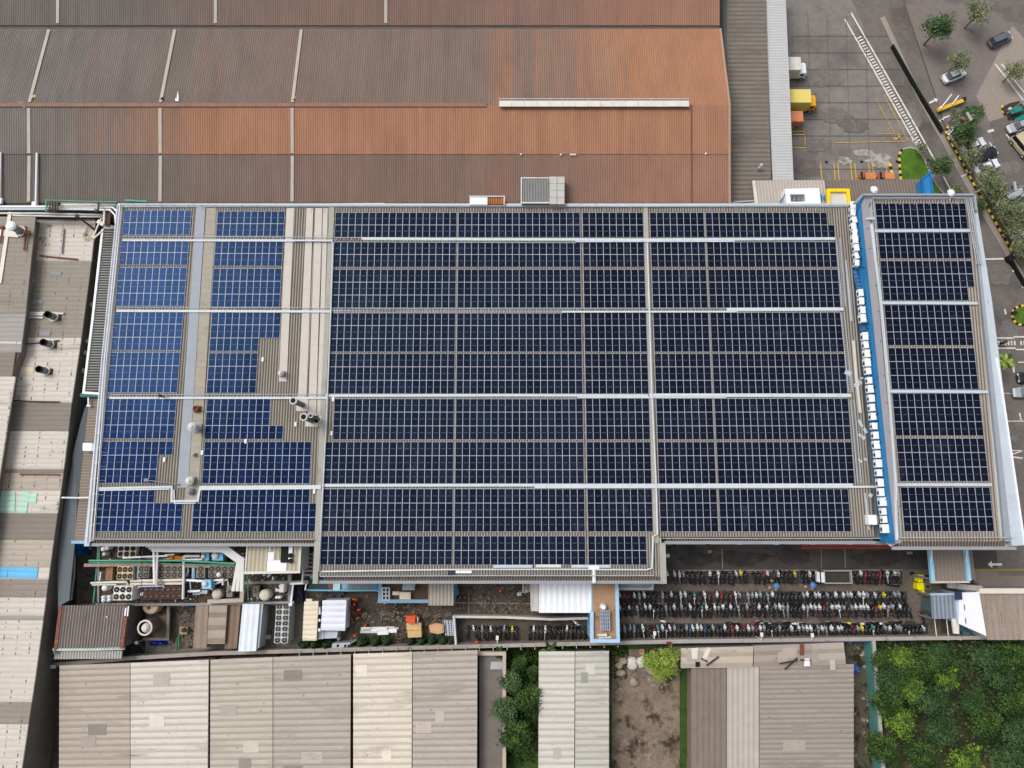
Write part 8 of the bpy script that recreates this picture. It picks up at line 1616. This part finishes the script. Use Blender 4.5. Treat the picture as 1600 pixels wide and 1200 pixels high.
# conifers and bushes along the boundary wall in the court
def conifer(px, r, h, label):
    p = W(*px, h*.5); t = thing("conifer", label, "conifer", (p.x, p.y, .05), "conifers along the boundary wall"); rc = random.Random(int(px[0]*7)); vs = []; fs = []; ms = []
    for _ in range(900):
        u = rc.random()**.8; zz = h*(.06+.94*(1-u)); rad = r*(.12+.88*u)*math.sqrt(rc.random())*(1+.2*math.sin(5*zz)); an = rc.uniform(0, 2*PI); q = Vector((rad*math.cos(an), rad*math.sin(an), zz))
        nrm = Vector((math.cos(an)*.8+rc.gauss(0, .3), math.sin(an)*.8+rc.gauss(0, .3), .7)).normalized(); a_ = nrm.cross(Vector((0, 0, 1))).normalized(); b_ = nrm.cross(a_); s = rc.uniform(.07, .16)
        o = len(vs); vs += [tuple(q+a_*s), tuple(q+b_*s*1.4), tuple(q-a_*s), tuple(q-b_*s*1.4)]; fs.append((o, o+1, o+2, o+3)); ms.append(rc.choices((0, 1, 2), (3, 5, 3))[0])
    me = bpy.data.meshes.new("crown"); me.from_pydata(vs, [], fs)
    for m in conif: me.materials.append(m)
    me.polygons.foreach_set("material_index", ms); me.update(); o = bpy.data.objects.new("crown", me); COL.objects.link(o); o.parent = t
    MB().tube([(p.x, p.y, .05), (p.x, p.y, h*.7)], .08, 0, 7, .03).build("trunk", bark, t)
for i, (x, y, r, h, lb) in enumerate([(476, 1010, 1.1, 2.6, "broad dark conifer at the boundary wall, first from the long condenser"), (493, 1008, 1.15, 3.0, "broad dark conifer at the boundary wall, second from the long condenser"), (511, 1008, 1.15, 3.0, "broad dark conifer at the boundary wall beside the grey booth"), (565, 1006, 1.05, 2.6, "dark conifer at the boundary wall, first beyond the grey booth"), (586, 1004.6, .95, 2.5, "dark conifer at the boundary wall, second beyond the grey booth"), (604, 1004, .9, 2.4, "dark conifer at the boundary wall, third beyond the grey booth"),
     (641, 1004, .8, 2.3, "dark conifer at the boundary wall below the tan crates"), (658, 1003.4, .85, 2.3, "dark conifer at the boundary wall, second from the tan crates"), (675, 1003, .85, 2.3, "dark conifer at the boundary wall below the plywood"), (692, 1003, .85, 2.3, "dark conifer at the boundary wall below the ladders"), (705, 1003, .7, 2.2, "small dark conifer tucked against the white end wall")]): conifer((x, y), r, h, lb)
# bottom-right thicket and the trees of the strip
G2 = "trees of the thicket below the wall"
for i, (x, y, s, lb) in enumerate([(1382, 1024, .95, "bright green tree nearest the teal topped side wall"), (1412, 1022, 1.0, "bright green tree second from the teal topped side wall"), (1392, 1052, 1.0, "green tree below the first two of the thicket"), (1440, 1036, 1.05, "green tree in the middle of the thicket"), (1468, 1018, .95, "green tree close under the boundary wall"), (1484, 1034, .75, "green tree at the edge of the bare gap"), (1478, 1050, .9, "green tree below the wall lamp of the thicket"), (1546, 1022, 1.0, "green tree just past the bare gap"), (1578, 1018, 1.1, "green tree nearest the picture edge under the wall"), (1564, 1050, 1.0, "green tree below the two past the gap"), (1598, 1048, 1.05, "green tree at the picture edge of the thicket"), (1424, 1068, 1.05, "green tree deep in the thicket, first below the middle one"), (1458, 1086, 1.1, "green tree deep in the thicket, second below the middle one"), (1386, 1090, 1.1, "green tree deep in the thicket by the side wall"), (1520, 1090, .9, "green tree deep in the thicket below the bare gap"), (1580, 1092, 1.1, "green tree deep in the thicket at the picture edge"),
     (1410, 1120, 1.1, "lower thicket tree by the side wall"), (1470, 1130, 1.1, "lower thicket tree in the middle"), (1540, 1126, 1.1, "lower thicket tree past the middle"), (1595, 1140, 1.1, "lower thicket tree at the picture edge"), (1440, 1170, 1.15, "bottom thicket tree by the side wall"), (1510, 1176, 1.15, "bottom thicket tree in the middle"), (1580, 1182, 1.15, "bottom thicket tree at the picture edge"), (1380, 1160, 1.1, "bottom thicket tree against the side wall")]): tree(("lush", "fresh", "dull", "lush", "dull")[i % 5], (x, y+9), lb, s*(.8+.12*((i*7) % 5)/2), group=G2)
tree("lime", (1022, 1034), "lime green tree over the rubble yard, left half of the pair", .75); tree("lime", (1044, 1030), "lime green tree over the rubble yard, half touching the grey slab roof", .8); tree("lime", (1034, 1048), "lime green tree below the other two over the rubble yard", .72)
for i, (x, y, k, s) in enumerate([(812, 1038, "lush", .5), (832, 1050, "lush", .42), (798, 1064, "deep", .75), (826, 1094, "lush", .9), (790, 1110, "deep", .9), (806, 1150, "lush", 1.0)]): tree(k, (x, y), "green shrub in the weedy plot beside the pale roof, %s from the boundary wall" % WORDS[i], s, group="shrubs of the weedy plot", name="shrub")
# grass tufts in the weedy plot: nobody could count them
mb = MB(); rg = random.Random(4)
for _ in range(5200):
    if rg.random() < .72: p = W(rg.uniform(752, 980), rg.uniform(1010, 1024) if rg.random() < .6 else rg.uniform(1010, 1060), 0)
    else: p = W(rg.uniform(755, 842), rg.uniform(1012, 1190), 0)
    a_ = rg.uniform(0, PI); h_ = rg.uniform(.2, .6); dx, dy = math.cos(a_)*.16, math.sin(a_)*.16; tx, ty = rg.gauss(0, .2), rg.gauss(0, .2)
    mb.add([(p.x-dx, p.y-dy, .06), (p.x+dx, p.y+dy, .06), (p.x+dx*.4+tx, p.y+dy*.4+ty, h_), (p.x-dx*.4+tx, p.y-dy*.4+ty, h_)], [(0, 1, 2, 3)], rg.randrange(3))
wd = mb.build("weeds", lush, None, (0, 0, 0)); wd["kind"] = "stuff"; wd["label"] = "rank green weeds growing outside the boundary wall"; wd["category"] = "weeds"
mb = MB()
for _ in range(5000):
    p = W(rg.uniform(1362, 1640), 1002+abs(rg.gauss(0, 60)), 0); a_ = rg.uniform(0, PI); h_ = rg.uniform(.2, .8); dx, dy = math.cos(a_)*.18, math.sin(a_)*.18; tx, ty = rg.gauss(0, .25), rg.gauss(0, .25)
    mb.add([(p.x-dx, p.y-dy, .06), (p.x+dx, p.y+dy, .06), (p.x+dx*.4+tx, p.y+dy*.4+ty, h_), (p.x-dx*.4+tx, p.y-dy*.4+ty, h_)], [(0, 1, 2, 3)], rg.randrange(3))
wd = mb.build("undergrowth", deep, None, (0, 0, 0)); wd["kind"] = "stuff"; wd["label"] = "low green undergrowth between the thicket trees"; wd["category"] = "undergrowth"
# verge ground cover
mb = MB()
for _ in range(3000):
    k = rg.random()*5; i = min(int(k), 4); pts_ = [(1484, 214), (1512, 262), (1545, 318), (1572, 362), (1600, 404), (1630, 450)]; a0, a1 = pts_[i], pts_[i+1]; f = k-i
    p = W(a0[0]+(a1[0]-a0[0])*f+rg.uniform(1, 11), a0[1]+(a1[1]-a0[1])*f+rg.uniform(-6, 3), 0); a_ = rg.uniform(0, PI); h_ = rg.uniform(.14, .3); dx, dy = math.cos(a_)*.1, math.sin(a_)*.1; tx, ty = rg.gauss(0, .1), rg.gauss(0, .1)
    mb.add([(p.x-dx, p.y-dy, .08), (p.x+dx, p.y+dy, .08), (p.x+dx*.4+tx, p.y+dy*.4+ty, h_), (p.x-dx*.4+tx, p.y-dy*.4+ty, h_)], [(0, 1, 2, 3)], rg.randrange(3))
wd = mb.build("ground_cover", olive, None, (0, 0, 0)); wd["kind"] = "stuff"; wd["label"] = "thin ground cover on the verge under the olive trees"; wd["category"] = "ground cover"

# ------------------------------------------------------------------ neighbours south of the boundary wall
def nroof(px, z, rgb, label, hz=True, name="neighbour_shed", pitch=.9, dirty=True):
    nm = "roof_%d_%d_%d" % rgb; m1 = M(nm, S(*rgb), .8, .08, .35, stretch=(.4, 1, 1), dirt=[streak, spots] if dirty else [streak]); m2 = M(nm+"_v", S(*[c*.88 for c in rgb]), .85, .08)
    t = shed(name, px, z, m1, m2, label, pitch, hz, M("sooty_wall", S(120, 112, 104)), cat="shed")
    rn = random.Random(int(px[0][0])); a, b, c, d = ppx(px, z+.06)
    L_, W_ = (a-d).length, (b-a).length
    for k in range(max(2, int(L_*W_/55))):
        # single sheets replaced or weathered differently from their neighbours
        u = rn.uniform(.02, .7); v = rn.uniform(.01, .94); du = rn.uniform(.12, .28); dv = 1.5/L_ if hz else 2.2/L_
        if not hz: u, v, du, dv = rn.uniform(.01, .9), rn.uniform(.02, .6), 1.5/W_, rn.uniform(.15, .35)
        f_ = lambda uu, vv: d.lerp(c, uu).lerp(a.lerp(b, uu), vv)
        kk = rn.choice((.8, .87, .92, 1.06)); cm = M(nm+"_p%d" % int(kk*100), S(*[min(q*kk, 235) for q in rgb]), .85, .1, .5, dirt=[streak, spots])
        MB().prism([f_(u, v+dv), f_(u+du, v+dv), f_(u+du, v), f_(u, v)], z+.02, z+.055+.002*(k % 5)).build("roof_patch", cm, t)
    return t
C1 = (208, 200, 188)
nroof([(92, 1250), (203, 1250), (203, 1036), (93, 1040)], 4.5, (178, 168, 154), "cream grey neighbour roof below the tin shed, first in the row", True)
nroof([(204, 1250), (324, 1250), (326, 1031), (204, 1036)], 4.5, C1, "cream neighbour roof second in the row from the alley")
nroof([(328, 1250), (426, 1250), (426, 1027), (329, 1031)], 4.5, (186, 178, 164), "grey cream neighbour roof third in the row from the alley")
nroof([(427, 1250), (547, 1250), (548, 1022.6), (427, 1027)], 4.5, (176, 168, 156), "grey neighbour roof fourth in the row, beside a dark gap")
nroof([(552, 1250), (643, 1250), (644, 1019), (552, 1022)], 4.7, (214, 204, 188), "pale cream neighbour roof fifth in the row below the tan crates")
nroof([(644.5, 1250), (745, 1250), (746, 1016), (645, 1019)], 4.7, (178, 168, 158), "grey brown neighbour roof sixth in the row below the plywood")
t = thing("neighbour_yard", "grey roofed yard with pale parapet at the end of the cream roofs", "yard", W(768, 1040, 0)); MB().prism(ppx([(749, 1250), (786, 1250), (786, 1024), (749, 1021)], 2.6), 0, 2.6).build("roof", M("yard_grey_roof", S(120, 112, 106), .85, .15, .6), t)
mb = MB(); mb.path([W(748, 1020.6, 3), W(788, 1020.6, 3), W(788, 1048, 3), W(788, 1250, 3)], .5, .8); mb.build("parapet", M("cream_wall_cap", S(186, 172, 156), .8, .15), t); MB().prism(ppx([(766, 1046), (785, 1046), (785, 1034), (767, 1034)], 3.0), 2.5, 3.0).build("skylight", M("grey_pane", S(168, 172, 170), .5), t)
nroof([(841, 1250), (897, 1250), (898, 1018), (842, 1018)], 4.0, (204, 200, 190), "pale clean neighbour roof beside the weedy plot", True, dirty=False)
nroof([(898.5, 1250), (951.5, 1250), (951.5, 1017), (899, 1018)], 4.0, (190, 187, 178), "slightly greyer neighbour roof beside the rubble yard", True, dirty=False)
struct(MB().prism(ppx([(956, 1250), (1062, 1250), (1062, 1012), (956, 1016)], .14), 0, .14).build("rubble_yard", M("rubble_ground", S(126, 112, 98), .95, .3, .4, dirt=[(S(66, 52, 42), .35, .5, .62, (1, 1, 1)), (S(180, 168, 150), .6, .6, .7, (1, 1, 1))], fine=.3)))
sackm = M("white_sack", S(206, 202, 196), .85, .15, 2)
for i, (x, y, sx, sy) in enumerate([(988, 1036, 1.5, 1.7), (1002, 1034, 1.4, 1.6), (975, 1033, 1.2, 1.0), (1015, 1031, .9, .8), (968, 1040, 1.1, .9), (1018, 1048, 1.6, 1.0), (970, 1052, 1.4, .9), (990, 1066, 1.3, 1.2)]):
    p = W(x, y, .6); rq = random.Random(i); mb = MB(); n_ = 10; prof = [(.8, .14), (1, .4), (.9, .75), (.5, .95), (.05, 1.0)]; vs = []
    for r_, z_ in prof:
        for j in range(n_): k_ = 1+rq.uniform(-.18, .18); vs.append((p.x+sx*.55*r_*k_*math.cos(2*PI*j/n_), p.y+sy*.55*r_*k_*math.sin(2*PI*j/n_), z_))
    mb.add(vs, [(a_*n_+j, a_*n_+(j+1) % n_, (a_+1)*n_+(j+1) % n_, (a_+1)*n_+j) for a_ in range(4) for j in range(n_)]+[tuple(4*n_+j for j in range(n_))]); tag(mb.build("sack", sackm if i < 2 else M("dusty_sack", S(160, 146, 128), .9, .25, 2)), ["big white sack in the rubble yard, nearer the pale roofs", "big white sack in the rubble yard, nearer the lime tree", "dusty heap beside the big white sacks", "small dusty sack under the lime tree", "dusty heap at the pale roof corner of the rubble yard", "long dusty heap below the lime tree", "long dusty heap below the white sacks", "dusty sack deeper in the rubble yard"][i], "sack", "sacks in the rubble yard")
for i, (x, y, m_) in enumerate([(1003, 1018.4, M("terracotta", S(190, 140, 124), .7)), (1010.6, 1019, dark), (1019, 1020, M("ochre_ring", S(170, 150, 90), .7))]):
    p = W(x, y, .6); mb = MB(); mb.lathe(p.x, p.y, [(.36, .1), (.42, .7), (.26, .7), (.22, .3)], 0, 14); tag(mb.build("drum", m_), "%s open drum at the top of the rubble yard" % ("terracotta", "black", "ochre")[i], "drum", "open drums in the rubble yard")
nroof([(1064, 1044), (1176, 1043), (1177, 1010), (1064, 1013)], 3.6, (186, 174, 158), "cracked tan flat roof beside the lime tree", True, "neighbour_building", 1.6)
for px, lb, m_ in (([(1082, 1030), (1090, 1029), (1091, 1012), (1080, 1013)], "upright white sheet leaning on the cracked tan roof", offwhite), ([(1097, 1029), (1103, 1033), (1112, 1014), (1106, 1011)], "tilted pale sheet lying on the cracked tan roof", offwhite), ([(1087, 1042), (1093.5, 1042), (1093.5, 1034.5), (1087, 1034.5)], "dark square hole cover on the cracked tan roof", black)):
    q = ppx(px, 3.8); m = (q[0]+q[2])/2; tag(MB().prism(q, 3.66, 3.8).prism([p.lerp(m, .3) for p in q], 3.8, 3.84).build("sheet", m_), lb, "sheet")
for i, (a_, b_) in enumerate([((1104, 1040), (1123, 1026)), ((1096, 1028.6), (1105, 1034)), ((1226, 1046), (1246, 1028)), ((1218, 1037), (1246, 1032)), ((1250, 1031), (1266, 1031.6))]):
    mb = MB(); mb.beam(W(*a_, 3.9), W(*b_, 3.9), .2, .14); mb.beam(W(*a_, 4.0).lerp(W(*b_, 4.0), .4), W(*b_, 4.0), .1, .08); tag(mb.build("timber", M("dark_timber", S(70, 60, 52), .9)), ["long dark timber on the cracked tan roof", "short dark timber by the tilted pale sheet", "dark timber crossing the stained grey roof, steeper", "dark timber crossing the stained grey roof, flatter", "short dark timber near the white board"][i], "timber", "timbers on the neighbour roofs")
nroof([(1178, 1042), (1268, 1040), (1268, 1006), (1178, 1009)], 3.6, (162, 150, 140), "stained grey flat roof in the middle of the bottom strip", True, "neighbour_building", 1.6)
nroof([(1269, 1040), (1322, 1038), (1318, 1004), (1268, 1006)], 3.8, (172, 162, 150), "grey flat roof with tapered end near the teal wall", True, "neighbour_building", 1.6)
for px, z_, lb, m_ in (([(1250, 1024), (1256, 1024), (1256.5, 1007), (1250.5, 1007)], 3.9, "rust coloured strip on the flat roofs", rust), ([(1257, 1041), (1266, 1041), (1265, 1029), (1257.4, 1029)], 4.0, "small white board on the flat roofs", white), ([(1080, 1252), (1135, 1252), (1135, 1043), (1080, 1044)], 3.2, "brown grey sheet roof under the cracked tan roof", M("brown_low_sheet", S(126, 114, 104), .85, .12)), ([(1136, 1252), (1186, 1252), (1186, 1040), (1136, 1043)], 3.3, "pale grey sheet roof under the cracked tan roof", M("pale_low_sheet", S(176, 168, 160), .8, .1))):
    q = ppx(px, z_); m = (q[0]+q[2])/2; mb = MB(); mb.prism(q, z_-.2, z_)
    if z_ < 3.5:
        mb.ribs(q[0]+Vector((0, 0, .01)), q[1]+Vector((0, 0, .01)), q[2]+Vector((0, 0, .01)), q[3]+Vector((0, 0, .01)), .8, .05, 0, 0); mb.prism([p.lerp(m, .06) for p in q], 0, z_-.2)
    else: mb.prism([p.lerp(m, .3) for p in q], z_, z_+.03)
    tag(mb.build("roof_board" if z_ > 3.5 else "neighbour_shed", m_), lb, "board" if z_ > 3.5 else "shed")
nroof([(1187, 1252), (1334, 1252), (1334, 1038), (1187, 1041)], 3.4, (156, 147, 138), "long weathered sheet roof at the bottom below the flat roofs", True, pitch=.7)
t = thing("side_wall", "pale wall with teal face dividing flat roofs from the thicket", "wall", W(1358, 1010, 0)); mb = MB(); mb.path([W(1359, 1001, 1.4), W(1363, 1050, 1.4), W(1378, 1250, 1.4)], .45, 2.6); mb.build("panel", M("stone_wall_cap", S(176, 170, 158), .8, .1), t); mb = MB(); mb.path([W(1356.4, 1001, 1.3), W(1360.4, 1050, 1.3), W(1375.4, 1250, 1.3)], .3, 2.5); mb.build("teal_face", M("teal_face", S(84, 136, 130), .7, .15), t)
struct(MB().prism(ppx([(1323, 1250), (1358, 1250), (1356, 1002), (1322, 1003)], .14), 0, .14).build("side_yard", M("mossy_side", S(92, 84, 72), .95, .4, .5, dirt=[(S(40, 42, 30), .5, .48, .6, (1, 1, 1)), (S(176, 168, 152), .6, .58, .66, (1, 1, 1))], fine=.3)))
tarp([(1336, 1056), (1345, 1056), (1344, 1040), (1336, 1041)], 1.4, M("blue_sack", S(64, 96, 168), .7, .2, 2), "blue tarpaulin bundle in the side yard by the teal wall", .3, 7)
